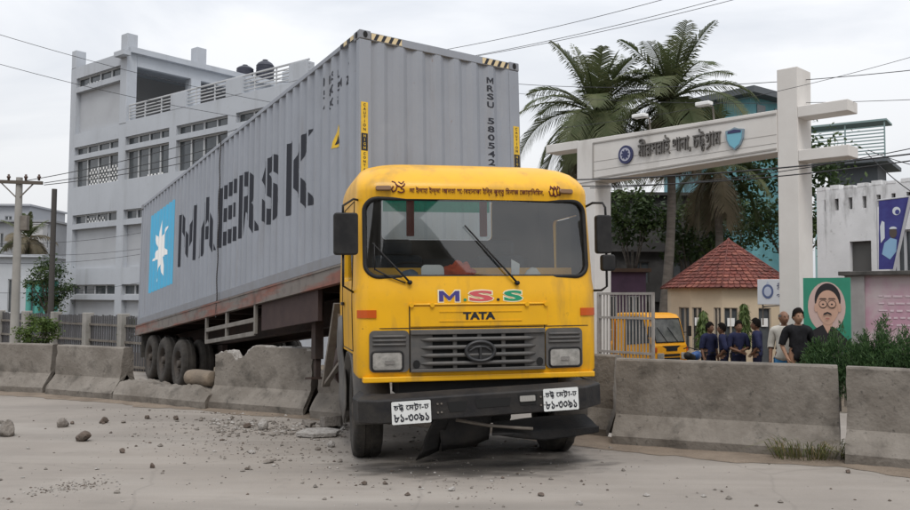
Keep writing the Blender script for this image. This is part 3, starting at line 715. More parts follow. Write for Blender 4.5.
REDP = mat('red curtain', (0.42, 0.035, 0.025), 0.8)
m = MB(); m.box(-0.73, 0.52, BACK - 0.085, BACK - 0.082, 2.69, 2.85); m.build('sun_band', TEAL, trk)
for x in (-0.42, 0.44):
    m = MB(); m.box(x - .045, x + .045, BACK - 0.12, BACK - 0.10, 2.40, 2.86); m.build('curtain', REDP, trk, bevel=0.01)
# roof writing and marks
ROOFZ = 2.672
def onfront(off): 
    return lambda co: Vector((co.x, yfront(co.x, co.y) - off, co.y))
def front_letter(name, tok, xc, z, mt, width=None, height=None, bold=0.0, off=0.004, parent=trk, sx=1.0, fat=0.0):
    return letter(name, tok, None, width=width, height=height, mat_=mt, parent=parent, bold=bold, mapf=lambda co: Vector((co.x + xc, yfront(co.x + xc, co.y + z) - off - co.z, co.y + z)), sx=sx, fat=fat)
front_letter('lettering', ['লা', ' ', 'ইলাহা', ' ', 'ইল্লা', ' ', 'আনতা', ' ', 'সোবহানাকা', ' ', 'ইিন্ন', ' ', 'কুন্তু', ' ', 'িমনাজ', ' ', 'েজায়ািলিমন,'], -0.006, 2.704, TXTR, width=1.36, height=0.085, fat=0.018)
def strokes(name, curves, x, z, sc, mt, r=0.0075, parent=trk):
    m = MB()
    for c in curves:
        pts = []
        for i in range(len(c) - 1):
            for k in range(4):
                t = k / 4; pts.append((c[i][0] + (c[i + 1][0] - c[i][0]) * t, c[i][1] + (c[i + 1][1] - c[i][1]) * t))
        pts.append(c[-1])
        m.tube([(x + p[0] * sc, yfront(x + p[0] * sc, z + p[1] * sc) - 0.001, z + p[1] * sc) for p in pts], r, 5)
    return m.build(name, mt, parent, smooth=True)
strokes('painted_emblem', [[(0, 1), (.25, .9), (.4, .55), (.3, .2), (.05, .05), (-.05, .3), (.1, .55)], [(.45, .1), (.75, 0), (1, .1), (.95, .3), (.7, .35)], [(.5, .6), (.75, .45), (1.0, .65), (1.05, .8)], [(.55, .95), (.8, .75), (1, 1)], [(.3, .75), (.55, .5)]], -0.85, 2.725, 0.115, TXTR)
strokes('painted_emblem', [[(0, .5), (.12, .1), (.35, .05), (.42, .45), (.38, .8)], [(.42, .3), (.55, .0), (.78, .1), (.72, .5), (.62, .85)], [(.8, .2), (1.0, .1), (1.05, .5), (.95, .9)], [(.1, .6), (.2, .95), (.3, .7)], [(.5, .6), (.55, .95)], [(.8, .65), (.85, .98)]], 0.732, 2.712, 0.115, TXTR)
for x, s in ((-0.933, -1), (0.907, 1)):
    m = MB(); M = frame((x, yfront(x, 2.76) + 0.004, 2.762), (1, 0.20 * s, 0), (0, 0.25, 1)); m.prism(rrect(-0.075, 0.075, -0.024, 0.024, 0.02), M, 0.03); m.build('roof_lamp', mat('amber brown lens', (0.18, 0.10, 0.05), 0.3), trk, bevel=0.008)
# letters on the nose
PUR = mat('letter purple', (0.055, 0.045, 0.20), 0.5); PNK = mat('letter pink', (0.55, 0.09, 0.10), 0.5); GRN = mat('letter green', (0.012, 0.26, 0.13), 0.5); CRM = mat('letter outline', (0.78, 0.70, 0.48), 0.6)
for ch, a, b, mt in (('M', -0.42, -0.22, PUR), ('S', -0.127, 0.115, PNK), ('S', 0.222, 0.412, GRN)):
    wv = b - a
    for bold, off, mm, g in ((0.085, 0.003, CRM, 0.012), (0.035, 0.006, mt, 0.0)):
        front_letter('lettering', ch, (a + b) / 2, 1.640 - g, mm, width=wv + 2 * g, height=0.105 + 2 * g, bold=bold, off=off)
for x, mt in ((-0.166, GRN), (0.164, NAVY)):
    m = MB(); m.prism([(0.016 * math.cos(2 * math.pi * k / 14), 0.014 * math.sin(2 * math.pi * k / 14)) for k in range(14)], YZ(x, yfront(x, 1.655) - 0.002, 1.655), 0.004); m.build('lettering', mt, trk)
# bonnet flap with its hinge bar
m = MB()
def fbox(m, x0, x1, z0, z1, y0, y1, n=12, mi=0):
    for i in range(n):
        a = x0 + (x1 - x0) * i / n; b = x0 + (x1 - x0) * (i + 1) / n
        ya, yb = yfront(a, (z0 + z1) / 2), yfront(b, (z0 + z1) / 2)
        vs = [(a, ya + y0, z0), (b, yb + y0, z0), (b, yb + y1, z0), (a, ya + y1, z0), (a, ya + y0, z1), (b, yb + y0, z1), (b, yb + y1, z1), (a, ya + y1, z1)]
        fs = [(3, 2, 1, 0), (4, 5, 6, 7), (0, 1, 5, 4), (2, 3, 7, 6)]
        if i == 0: fs.append((0, 4, 7, 3))
        if i == n - 1: fs.append((1, 2, 6, 5))
        m.add(vs, fs, mi)
fbox(m, -0.70, 0.665, 1.395, 1.595, -0.012, 0.01); flap = m.build('bonnet_flap', YEL, trk, bevel=0.004)
m = MB(); fbox(m, -0.42, 0.40, 1.442, 1.452, -0.018, -0.011); fbox(m, -0.42, 0.40, 1.535, 1.545, -0.018, -0.011); m.build('rib', YEL, flap)
m = MB()
m.tube([(x, yfront(x, 1.612) - 0.012, 1.612) for x in np.linspace(-0.705, 0.67, 14)], 0.011, 6); m.build('hinge_bar', YEL, flap, smooth=True)
for x in (-0.69, -0.49, 0.45, 0.65):
    m = MB(); m.cyl((x, yfront(x, 1.605) + 0.0, 1.606), (x, yfront(x, 1.605) - 0.035, 1.606), 0.022, n=10); m.build('hinge', YEL, flap, smooth=True, sharp=40)
front_letter('lettering', 'TATA', -0.03, 1.458, NAVY, width=0.32, height=0.078, bold=0.05, off=0.0155, parent=flap)
m = MB()
for x in (-0.706, 0.636): fbox(m, x - 0.005, x + 0.005, 0.95, 1.60, -0.0035, 0.0, n=1)
fbox(m, -1.15, 1.10, 1.378, 1.386, -0.0035, 0.0)
m.build('panel_gap', BLK, trk)
# grille
m = MB(); fbox(m, -0.70, 0.63, 0.955, 1.365, -0.006, 0.002); gr = m.build('grille', DARK, trk)
m = MB(); fbox(m, -0.70, 0.63, 1.318, 1.366, -0.05, -0.006); fbox(m, -0.70, 0.63, 0.953, 0.985, -0.045, -0.006)
for x0, x1 in ((-0.70, -0.49), (0.42, 0.63)): fbox(m, x0, x1, 0.985, 1.318, -0.022, -0.006, n=4)
m.build('grille_frame', GRL, gr, bevel=0.006)
for k in range(4):
    z = 1.035 + k * 0.078; m = MB()
    m.tube([(x, yfront(x, z) - 0.040 + (0.03 if abs(x + .035) > .56 else 0), z) for x in np.linspace(-0.625, 0.555, 13)], [0.004] + [0.021] * 11 + [0.004], 8); m.build('slat', GRL, gr, smooth=True)
for x in (-0.275, -0.035, 0.205):
    m = MB(); fbox(m, x - 0.02, x + 0.02, 0.985, 1.318, -0.032, -0.006, n=1); m.build('bar', GRL, gr, bevel=0.004)
m = MB(); cx, cz = -0.035, 1.150
def ell(rx, rz, n=36): return [(cx + rx * math.cos(2 * math.pi * k / n), cz + rz * math.sin(2 * math.pi * k / n)) for k in range(n)]
m.tube([(x, yfront(x, z) - 0.068, z) for x, z in ell(0.140, 0.094) + ell(0.140, 0.094)[:1]], 0.017, 8, cap=False)
m.tube([(cx, yfront(cx, cz) - 0.066, cz - 0.09), (cx, yfront(cx, cz) - 0.07, cz + 0.04)], 0.014, 8)
for s in (-1, 1): m.tube([(cx, yfront(cx, cz) - 0.068, cz + 0.045), (cx + s * 0.05, yfront(cx, cz) - 0.068, cz + 0.04), (cx + s * 0.105, yfront(cx, cz) - 0.066, cz + 0.005)], [0.014, 0.013, 0.008], 8)
m.prism(ell(0.135, 0.09), YZ(0, yfront(cx, cz) - 0.045, 0), 0.01); m.build('emblem', mat('emblem dark', (0.05, 0.05, 0.052), 0.35, metal=0.5), gr, smooth=True, sharp=40)
for s, x in ((-1, -0.645), (1, 0.575)):
    m = MB(); m.prism([(0.035 * math.cos(2 * math.pi * k / 16), 0.042 * math.sin(2 * math.pi * k / 16)) for k in range(16)], YZ(x, yfront(x, 1.03) - 0.024, 1.03), 0.004); m.build('grille_port', DARK, gr)
# headlamp panels
for s, x0, x1 in ((-1, -1.088, -0.714), (1, 0.644, 1.030)):
    m = MB(); n = 10
    po = rrect(x0, x1, 0.958, 1.362, 0.05)
    vs = [(x, yfront(x, z) - 0.018, z) for x, z in po] + [(x, yfront(x, z) + 0.02, z) for x, z in po]; k = len(po)
    m.add(vs, [tuple(range(k))] + [(i, (i + 1) % k, k + (i + 1) % k, k + i) for i in range(k)])
    hp = m.build('headlight', GRL, trk)
    for z in (1.225, 1.265, 1.305):
        m = MB(); m.tube([(x, yfront(x, z) - 0.022, z) for x in np.linspace(x0 + 0.03, x1 - 0.03, 7)], 0.013, 6); m.build('rib', GRL, hp, smooth=True)
    m = MB(); po = rrect(x0 + (.022 if s < 0 else .035), x1 - (.06 if s < 0 else .022), 0.975, 1.160, 0.035); k = len(po)
    m.tube([(x, yfront(x, z) - 0.024, z) for x, z in po + po[:1]], 0.010, 6, cap=False); m.build('bezel', BLK, hp, smooth=True)
    m = MB(); po2 = rrect(x0 + (.026 if s < 0 else .039), x1 - (.064 if s < 0 else .026), 0.979, 1.156, 0.03)
    vs = [(x, yfront(x, z) - 0.024, z) for x, z in po2] + [((x0 + x1) / 2, yfront((x0 + x1) / 2, 1.06) - 0.040, 1.06)]
    m.add(vs, [(i, (i + 1) % k, k) for i in range(k)]); m.build('lens', LENS, hp, smooth=True)
    m = MB(); c = Vector(((x0 + x1) / 2, yfront((x0 + x1) / 2, 1.06) - 0.040, 1.055)); m.prism(rrect(-0.045, 0.045, -0.018, 0.018, 0.012), YZ(*c), 0.004); m.build('bulb_shield', CHR, hp)
# corner indicators
for s in (-1, 1):
    m = MB(); xs = np.linspace(1.02, 1.195, 7)
    o = [(s * x, yfront(x, 1.52) - 0.012, z) for z in (1.485, 1.562) for x in xs] + [(s * x, yfront(x, 1.52) + 0.012, z) for z in (1.485, 1.562) for x in xs]
    fs = []
    for k in range(6):
        fs += [(k, k + 1, k + 8, k + 7), (k, k + 1, k + 15, k + 14), (k + 7, k + 8, k + 22, k + 21)]
    fs += [(0, 7, 21, 14), (6, 13, 27, 20)]
    m.add(o, fs); m.build('indicator', ORG, trk)
# mirrors
for s in (-1, 1):
    m = MB()
    if s < 0:
        m.tube([(-1.13, 0.30, 2.66), (-1.22, 0.18, 2.66), (-1.33, 0.06, 2.58), (-1.33, 0.05, 2.48)], 0.012, 6); m.tube([(-1.33, 0.05, 2.12), (-1.33, 0.06, 1.80), (-1.22, 0.22, 1.74)], 0.012, 6)
        hs = [(-1.42, -1.19, 2.10, 2.51)]
    else:
        m.tube([(1.13, 0.30, 2.60), (1.22, 0.18, 2.66), (1.29, 0.08, 2.65), (1.31, 0.06, 2.6), (1.31, 0.05, 2.48)], 0.013, 6); m.tube([(1.31, 0.05, 2.48), (1.31, 0.05, 1.78), (1.27, 0.1, 1.74), (1.20, 0.22, 1.74)], 0.013, 6)
        hs = [(1.20, 1.36, 2.12, 2.52), (1.255, 1.395, 1.94, 2.11)]
    a = m.build('mirror_arm', BLK, trk, smooth=True)
    for x0, x1, z0, z1 in hs:
        m = MB(); m.prism(rrect(x0, x1, z0, z1, 0.03), YZ(0, 0.10, 0), 0.09); mm = m.build('mirror', BLK, a, bevel=0.015)
# wipers
for x0, z0, x1, z1 in ((-0.70, 1.83, -1.05, 2.22), (0.36, 1.82, -0.15, 2.40)):
    m = MB()
    def P(t, e=0.03): x = x0 + (x1 - x0) * t; z = z0 + (z1 - z0) * t; return (x, yfront(x, z) - e, z)
    m.tube([P(0), P(0.3, .04), P(0.6, .04)], [0.011, 0.009, 0.007], 6)
    m.tube([P(t, 0.02) for t in np.linspace(0.28, 1, 8)], 0.009, 5); m.cyl(P(0, 0.0), P(0, 0.045), 0.022, n=10); m.build('wiper', BLK, trk, smooth=True)
m = MB(); m.tube([(-1.03, yfront(-1.03, 1.96) - .02, 1.96), (-0.9, yfront(-.9, 1.90) - .02, 1.89), (-0.74, yfront(-.74, 1.84) - .02, 1.825)], 0.008, 5); m.tube([(-1.03, yfront(-1.03, 1.96) - .02, 1.95), (-1.03, yfront(-1.03, 2.2) - .02, 2.22)], 0.007, 5); m.build('wiper', BLK, trk, smooth=True)
# bumper: a folded steel beam, right end higher than the left
BT = Matrix.Translation((0, 0, 0.66)) @ Matrix.Rotation(R(-2.0), 4, 'Y') @ Matrix.Translation((0, 0, -0.66))
prof = [(-1.235, 0.10), (-1.215, -0.20), (-1.06, -0.34), (0.92, -0.34), (1.15, -0.12), (1.17, 0.10)]
m = MB(); n = len(prof)
z0, z1, z2 = 0.545, 0.765, 0.80
def bp(i, dz, ins): 
    x, y = prof[i]; return BT @ Vector((x - ins * (1 if x > 0 else -1) * 0.5, y + ins, dz))
rows = [(z0, 0.06), (z0 + 0.015, 0.0), (z1 - 0.012, 0.0), (z1, 0.010), (z2, 0.17)]
for z, ins in rows:
    for i in range(n): m.v.append(tuple(bp(i, z, ins)))
for j in range(len(rows) - 1):
    for i in range(n - 1): a = j * n + i; m.f.append((a, a + 1, a + n + 1, a + n)); m.mi.append(0)
bum = m.build('bumper', BUMP, trk); sm = bum.modifiers.new('shell', 'SOLIDIFY'); sm.thickness = 0.012; sm.offset = 0
bv = bum.modifiers.new('bevel', 'BEVEL'); bv.width = 0.008; bv.segments = 2; bv.limit_method = 'ANGLE'
def slot(x0, x1, z0, z1):
    m = MB(); m.prism([(x0, z1), (x1, z1), (x1 - 0.02, z0), (x0 + 0.02, z0)], BT @ YZ(0, -0.3465, 0), 0.003); return m.build('slot', DARK, bum)
slot(-0.42, -0.23, 0.615, 0.71); slot(-0.16, 0.19, 0.635, 0.715); slot(0.255, 0.445, 0.63, 0.73)
m = MB(); m.prism(rrect(0.27, 0.42, 0.665, 0.72, 0.01), BT @ YZ(0, -0.351, 0), 0.006)
for k in range(6): m.box(0.275 + k * 0.024, 0.288 + k * 0.024, -0.36, -0.352, 0.668, 0.718, M=BT)
m.build('fog_lamp', mat('fog lens', (0.34, 0.33, 0.31), 0.3), bum)
PLT = mat('plate white', (0.72, 0.74, 0.73), 0.5, (0.55, 0.55, 0.53), 8, 0.5)
for x0, x1, z0, z1 in ((-0.935, -0.575, 0.535, 0.745), (0.50, 0.845, 0.555, 0.770)):
    Mp = BT @ YZ((x0 + x1) / 2, -0.350, z0); m = MB(); wv = (x1 - x0) / 2; hv = z1 - z0
    m.prism(rrect(-wv, wv, 0, hv, 0.012), Mp, 0.006); pl = m.build('number_plate', PLT, bum)
    Mt = Mp @ Matrix.Translation((0, 0, 0.0075))
    letter('lettering', ['চ', '@tt', ' ', 'েম', '@tr', 'া-ঢ'], Mt @ Matrix.Translation((0, hv * 0.56, 0)), width=wv * 1.8, height=hv * 0.36, mat_=NAVY, parent=pl, fat=0.022)
    letter('lettering', ['৮১-৩০৯১'], Mt @ Matrix.Translation((0, hv * 0.10, 0)), width=wv * 1.8, height=hv * 0.36, mat_=NAVY, parent=pl, fat=0.028)
for x in (-0.51, -0.475, 0.475, 0.51):
    for z in (0.62, 0.70):
        m = MB(); m.cyl(BT @ Vector((x, -0.34, z)), BT @ Vector((x, -0.356, z)), 0.009, n=8); m.build('bolt', STL, bum)
# dark space, radiator and frame behind the bumper
m = MB(); m.box(-0.80, 0.80, 0.10, 0.55, 0.72, 0.90); m.box(-0.80, .80, .25, .4, .9, 1.3); m.build('radiator', DARK, trk)
for x in (-0.42, 0.42):
    m = MB(); m.box(x - 0.04, x + 0.04, 0.12, 5.9, 0.70, 0.94); m.build('chassis_rail', CHAS, trk)
m = MB(); m.box(-1.15, 1.15, 0.0, 0.12, 0.86, 0.915); m.build('cab_sill', YEL, trk, bevel=0.01)
m = MB(); m.box(-0.42, 0.42, 0.45, 1.9, 0.36, 0.98); m.box(-0.30, 0.30, 1.9, 3.0, 0.45, 0.85); m.build('engine', DARK, trk, bevel=0.05)
# crumpled sheet hanging below the bumper
BENT = mat('bent black sheet', (0.014, 0.014, 0.015), 0.7, (0.03, 0.027, 0.024), 5, 0.7, bump=0.2, spec=.2)
def sheet(name, P, th, mt, sub=6, amp=0.02, seed=0):
    """bilinear crumpled sheet from four corners"""
    P = [Vector(p) for p in P]; m = MB()
    for j in range(sub + 1):
        for i in range(sub + 1):
            u, v = i / sub, j / sub; q = P[0] * (1 - u) * (1 - v) + P[1] * u * (1 - v) + P[2] * u * v + P[3] * (1 - u) * v
            q += Vector((noise.noise(q * 3 + Vector((seed, 0, 0))), noise.noise(q * 3 + Vector((seed, 5, 0))), noise.noise(q * 3 + Vector((seed, 9, 0))))) * amp; m.v.append(tuple(q))
    for j in range(sub):
        for i in range(sub): a = j * (sub + 1) + i; m.f.append((a, a + 1, a + sub + 2, a + sub + 1)); m.mi.append(0)
    o = m.build(name, mt, trk, smooth=True, sharp=30); s = o.modifiers.new('shell', 'SOLIDIFY'); s.thickness = th; return o
sheet('torn_valance', [(0.02, -0.26, 0.36), (1.13, -0.12, 0.375), (1.06, 0.10, 0.47), (0.10, 0.0, 0.46)], 0.012, BENT, amp=0.02)
sheet('torn_valance', [(0.02, -0.262, 0.36), (1.13, -0.122, 0.375), (1.13, -0.115, 0.315), (0.55, -0.20, 0.27)], 0.012, BENT, amp=0.01, seed=2)
sheet('torn_valance', [(-0.62, 0.30, 0.05), (-0.36, 0.36, 0.12), (-0.28, 0.30, 0.48), (-0.38, 0.28, 0.52)], 0.012, BENT, amp=0.03, seed=4)
sheet('torn_valance', [(-0.36, 0.32, 0.10), (0.14, 0.38, 0.20), (0.16, 0.32, 0.52), (-0.38, 0.30, 0.54)], 0.012, BENT, amp=0.05, seed=6)
m = MB(); m.tube([(-0.30, -0.16, 0.50), (0.0, -0.2, 0.44), (0.25, -0.24, 0.415), (0.42, -0.26, 0.40)], 0.016, 6); m.build('bent_rod', STL, trk, smooth=True)
m = MB(); m.box(-0.95, 0.95, 0.84, 1.02, 0.40, 0.54); m.cyl((-0.9, 0.93, 0.5), (0.9, 0.93, 0.5), 0.06, n=10); m.build('front_axle', CHAS, trk)
for s in (-1, 1):
    for y, rr, zz in ((0.93, 0.51, 0.50), (4.55, 0.50, 0.60)):
        xs = (1.02,) if y < 2 else (0.66, 0.99)
        for x in xs:
            zc = zz if y > 2 else zz + (-.0 if s < 0 else -0.03)
            t = wheel_mesh(rr, 0.29, True).build('wheel', RUB, trk, smooth=True, sharp=35); t.location = (s * x, y, zc)
            if y < 2: t.rotation_euler = (0, 0, R(-3))
            rim_mesh(rr, 0.29, s).build('rim', RIM, t, smooth=True, sharp=40)
# mudguards, step, fuel tank and the twisted brackets behind the left wheel
MUD = mat('mudguard grey', (0.085, 0.083, 0.082), 0.6, (0.16, 0.145, 0.125), 3, 0.8, bump=0.15)
for s in (-1, 1):
    m = MB(); pts = []
    for k in range(13):
        t = R(-10 + 200 * k / 12); pts.append((0.95 - 0.60 * math.cos(t), 0.52 + 0.60 * math.sin(t)))
    for i, (y, z) in enumerate(pts): m.v += [(s * 0.84, y, z), (s * 1.20, y, z)]
    for i in range(12): m.f.append((2 * i, 2 * i + 1, 2 * i + 3, 2 * i + 2)); m.mi.append(0)
    o = m.build('mudguard', MUD, trk, smooth=True); q = o.modifiers.new('shell', 'SOLIDIFY'); q.thickness = 0.012
sheet('mudguard_flap', [(-1.20, 1.42, 0.30), (-1.24, 1.72, 0.42), (-1.25, 1.78, 1.45), (-1.20, 1.38, 1.50)], 0.012, MUD, amp=0.03, seed=8)
m = MB(); m.cyl((-0.98, 2.0, 0.82), (-0.98, 3.1, 0.82), 0.27, n=20); m.build('fuel_tank', CHAS, trk, smooth=True, sharp=40)
m = MB(); m.beam((-1.22, 1.95, 1.62), (-1.34, 2.25, 0.62), 0.10, 0.03); m.beam((-1.34, 2.25, 0.64), (-1.18, 1.72, 0.98), 0.06, 0.03); m.beam((-1.20, 1.80, 1.50), (-1.20, 1.72, 0.95), 0.07, 0.03); m.build('twisted_bracket', STL, trk)
m = MB(); m.cyl((-0.80, 2.05, 0.9), (-0.80, 2.05, 2.55), 0.07, n=12); m.build('air_intake_pipe', BLK, trk, smooth=True, sharp=40)
m = MB(); m.box(-0.45, 0.45, 3.6, 4.6, 0.96, 1.45); m.prism([(0.45 * math.cos(2 * math.pi * k / 20), 0.45 * math.sin(2 * math.pi * k / 20)) for k in range(20)], Matrix.Translation((0, 4.1, 1.45)), 0.10); m.build('fifth_wheel', CHAS, trk)
# ------------------------------------------------------------------ things lying on the dashboard (own objects)
def dash(x, y, z): return TM @ Vector((x, y, z))
def blob(name, c, r, mt, label, cat, amp=0.3, fr=4.0, seed=0):
    bm = bmesh.new(); bmesh.ops.create_icosphere(bm, subdivisions=4, radius=1)
    for v in bm.verts:
        k = 1 + amp * noise.noise(v.co * fr * 0.4 + Vector((seed, 0, 0))) + amp * .4 * noise.noise(v.co * fr + Vector((seed, 3, 0)))
        v.co = Vector((v.co.x * r[0] * k, v.co.y * r[1] * k, max(v.co.z * r[2] * k, -r[2] * 0.6)))
    me = bpy.data.meshes.new(name); bm.to_mesh(me); bm.free(); me.materials.append(mt); me.polygons.foreach_set('use_smooth', [True] * len(me.polygons))
    o = bpy.data.objects.new(name, me); COL.objects.link(o); o.matrix_world = Matrix.Translation(c) @ TM.to_3x3().to_4x4(); return tag(o, label, cat)
blob('cloth_bundle', dash(-0.17, 0.26, 1.915), (0.16, 0.10, 0.125), mat('red cloth', (0.66, 0.085, 0.02), 0.85), 'crumpled red cloth lying on the dashboard behind the windscreen', 'cloth', 0.35, 5)
blob('cap', dash(-0.66, 0.26, 1.90), (0.09, 0.08, 0.065), mat('cap blue grey', (0.16, 0.22, 0.30), 0.8), 'small blue grey bundle at the left of the dashboard items', 'bundle', 0.2, 3, 3)
m = MB(); po = rrect(-0.115, 0.115, -0.06, 0.085, 0.05)
m.prism(po, TM @ frame((-0.445, 0.20, 1.925), (1, 0, 0), (0, 0.25, 0.97)), 0.02)
tag(m.build('mirror_tray', mat('white tray', (0.85, 0.88, 0.88), 0.3), bevel=0.008), 'white rounded tray standing beside the red cloth on the dashboard', 'tray')
m = MB(); m.quad(*[dash(*p) for p in ((0.36, 0.22, 1.875), (0.445, 0.24, 1.885), (0.465, 0.28, 2.02), (0.375, 0.27, 2.07))])
o = tag(m.build('paper_sheet', mat('paper', (0.82, 0.86, 0.88), 0.8)), 'pale folded paper leaning upright inside the windscreen', 'paper'); q = o.modifiers.new('shell', 'SOLIDIFY'); q.thickness = 0.006
m = MB(); po = [(-0.11, 0), (0.09, 0), (0.085, 0.05), (0.05, 0.10), (0.0, 0.115), (-0.05, 0.08)]
m.prism(po, TM @ frame((0.575, 0.22, 1.87), (1, 0, 0), (0, 0.25, 0.97)), 0.05)
tag(m.build('helmet_shell', mat('off white shell', (0.78, 0.77, 0.73), 0.5), bevel=0.02), 'off white scoop shaped shell on the dashboard near the right wiper', 'shell')
# ================================================================== BROKEN CONCRETE ON THE ROAD
def rock(c, r, label, mt, seed=0, group='concrete lumps strewn on the road', name='concrete_lump', flat=False):
    bm = bmesh.new(); bmesh.ops.create_icosphere(bm, subdivisions=3, radius=1)
    rr = random.Random(seed); pl = []
    for k in range(9):
        d = Vector((rr.uniform(-1, 1), rr.uniform(-1, 1), rr.uniform(-1, 1))).normalized(); pl.append((d, rr.uniform(0.55, 0.9)))
    for v in bm.verts:
        for d, h in pl:
            q = v.co.dot(d)
            if q > h: v.co -= d * (q - h)
        v.co *= 1 + 0.10 * noise.noise(v.co * 3 + Vector((seed, 0, 0)))
        v.co = Vector((v.co.x * r[0], v.co.y * r[1], v.co.z * r[2]))
    zmin = min(v.co.z for v in bm.verts)
    for v in bm.verts: v.co.z = max(v.co.z - zmin - 0.35 * r[2], -0.01)
    me = bpy.data.meshes.new(name); bm.to_mesh(me); bm.free(); me.materials.append(mt)
    o = bpy.data.objects.new(name, me); COL.objects.link(o); o.location = (c[0], c[1], 0.003); o.rotation_euler = (0, 0, rr.uniform(0, 6.28))
    return tag(o, label, 'rubble', group)
RK = [
 (6, 436, .22, .15, .16, 'pale angular concrete lump half cut off by the edge of the picture', ROCK),
 (2, 424, .14, .05, .04, 'thin flat concrete splinter behind the half cut off lump', ROCK),
 (63, 427, .15, .10, .10, 'angular grey concrete lump with a splinter sticking out beside it', ROCK),
 (72, 424, .09, .04, .03, 'thin splinter pointing out from the angular grey lump', ROCKD),
 (104, 423, .12, .09, .075, 'rounded brown lump lying before the end of the squared barrier', ROCKD),
 (83, 441, .17, .11, .10, 'dark brown rounded lump, largest on the open road', ROCKD),
 (122, 453, .055, .045, .05, 'small dark lump alone in front of the big brown lump', ROCKD),
 (152, 468, .05, .04, .04, 'small dark crumb near the scatter of pale grit', ROCKD),
 (147, 419, .06, .05, .05, 'small dark lump lying in front of the stump barrier', ROCKD),
 (124, 423, .07, .05, .03, 'small pale crumb pile between two brown lumps', ROCK),
 (176, 420, .08, .06, .05, 'dark pebble sized lump in front of the stump end', ROCKD),
 (201, 421, .05, .05, .05, 'pale crumb below the seam of the stump and the bitten barrier', ROCK),
 (248, 428, .10, .07, .05, 'brown flattish lump before the bitten barrier', ROCKD),
 (263, 430, .13, .10, .11, 'pale pointed concrete shard standing before the bitten barrier', CONB),
 (252, 453, .12, .06, .025, 'white flat flake of concrete lying farthest out on the road', CONB),
 (268, 463, .11, .06, .03, 'grey flat flake of concrete beyond the white flake', ROCK),
 (232, 420, .06, .05, .05, 'small lump touching the foot of the bitten barrier', ROCK),
 (331, 447, .09, .06, .06, 'pale pointed lump between flat slab and front wheel', CONB),
 (340, 462, .05, .04, .03, 'small flake in front of the front wheel', ROCK),
 (318, 450, .06, .05, .03, 'small pale crumb in front of the flat slab', ROCK),
 (445, 440, .20, .15, .14, 'grey concrete lump caught under the crumpled bumper', ROCK),
 (475, 446, .12, .10, .07, 'small lump lying under the bent bumper sheet', ROCKD),
 (579, 505, .055, .04, .03, 'pale pebble alone on the near road', CONB),
 (541, 496, .05, .04, .025, 'dark flat pebble alone on the near road', ROCKD),
 (452, 491, .055, .04, .03, 'white pebble in front of the truck', CONB),
 (364, 485, .05, .045, .03, 'dark crumb in front of the front wheel', ROCKD),
 (848, 473, .05, .04, .03, 'dark crumb before the gap of the right barriers', ROCKD),
 (841, 459, .14, .05, .02, 'brownish flat slab in the weedy gap between barriers', ROCK),
]
for i, (px, py, a, b, h, lab, mt) in enumerate(RK):
    p = gnd(px, py); rock(p, (a * .62, b * .66, h * .74), lab, mt, seed=i + 3)
def slab(px, py, poly, h, label, rz, tilt, mt=CONB):
    p = gnd(px, py); m = MB(); m.prism(poly, Matrix.Identity(4), h); o = m.build('concrete_slab', mt, bevel=0.008)
    o.matrix_world = Matrix.Translation(p + Vector((0, 0, .02))) @ Matrix.Rotation(rz, 4, 'Z') @ Matrix.Rotation(tilt, 4, 'X')
    return tag(o, label, 'rubble', 'broken slabs by the front wheel')
slab(318, 436, [(-.26, -.10), (-.05, -.20), (.22, -.13), (.26, .05), (.10, .17), (-.15, .14)], 0.05, 'flat pale slab of broken concrete beside the front wheel', 0.1, R(4))
slab(332, 428, [(-.15, -.10), (.06, -.14), (.17, .02), (.08, .13), (-.12, .10)], 0.13, 'thick block of broken concrete behind the flat slab', 0.6, R(-9), ROCK)
slab(308, 427, [(-.10, -.07), (.06, -.08), (.10, .04), (-.02, .09)], 0.06, 'small slab leaning at the foot of the crushed barrier chunk', 1.3, R(12), ROCK)
# loose grit: nobody could count it
m = MB(); rg = random.Random(11)
def grit(p, s, mi):
    k = len(m.v); a = [(rg.uniform(.7, 1.2)) * s for _ in range(6)]; t = rg.uniform(0, 6.28); c, q = math.cos(t), math.sin(t)
    vs = [(a[0], 0, s * .3), (0, a[1], s * .25), (-a[2], 0, s * .3), (0, -a[3], s * .2), (0.1 * s, .1 * s, a[4] * .9), (0, 0, -.01)]
    m.add([(p[0] + x * c - y * q, p[1] + x * q + y * c, p[2] + z) for x, y, z in vs], [(0, 1, 4), (1, 2, 4), (2, 3, 4), (3, 0, 4), (1, 0, 5), (2, 1, 5), (3, 2, 5), (0, 3, 5)], mi)
for k in range(2300):
    u = rg.random()
    if u < .56: x = rg.gauss(262, 78); y = rg.gauss(428, 20)
    elif u < .74: x = rg.gauss(440, 80); y = rg.gauss(468, 20)
    elif u < .84: x = rg.gauss(70, 22); y = 487 + (x - 70) * -.12 + rg.gauss(0, 3)
    else: x = rg.uniform(-40, 950); y = rg.uniform(415, 520)
    y = max(y, 404 + .043 * x if x < 600 else 445 + (x - 600) * .06)
    p = gnd(x, y); s = min(0.004 + rg.expovariate(1 / 0.0065), 0.034)
    if u >= .74 and u < .84: s = min(s, .012)
    grit(p, s, rg.choice([0, 0, 1, 2]))
for k in range(500):
    x = rg.uniform(210, 345); y = 404 + .043 * x + rg.uniform(6, 20); grit(gnd(x, y), min(.006 + rg.expovariate(1 / .012), .045), rg.choice([0, 0, 1]))
tag(m.build('gravel', [ROCK, CONB, ROCKD]), kind='stuff')
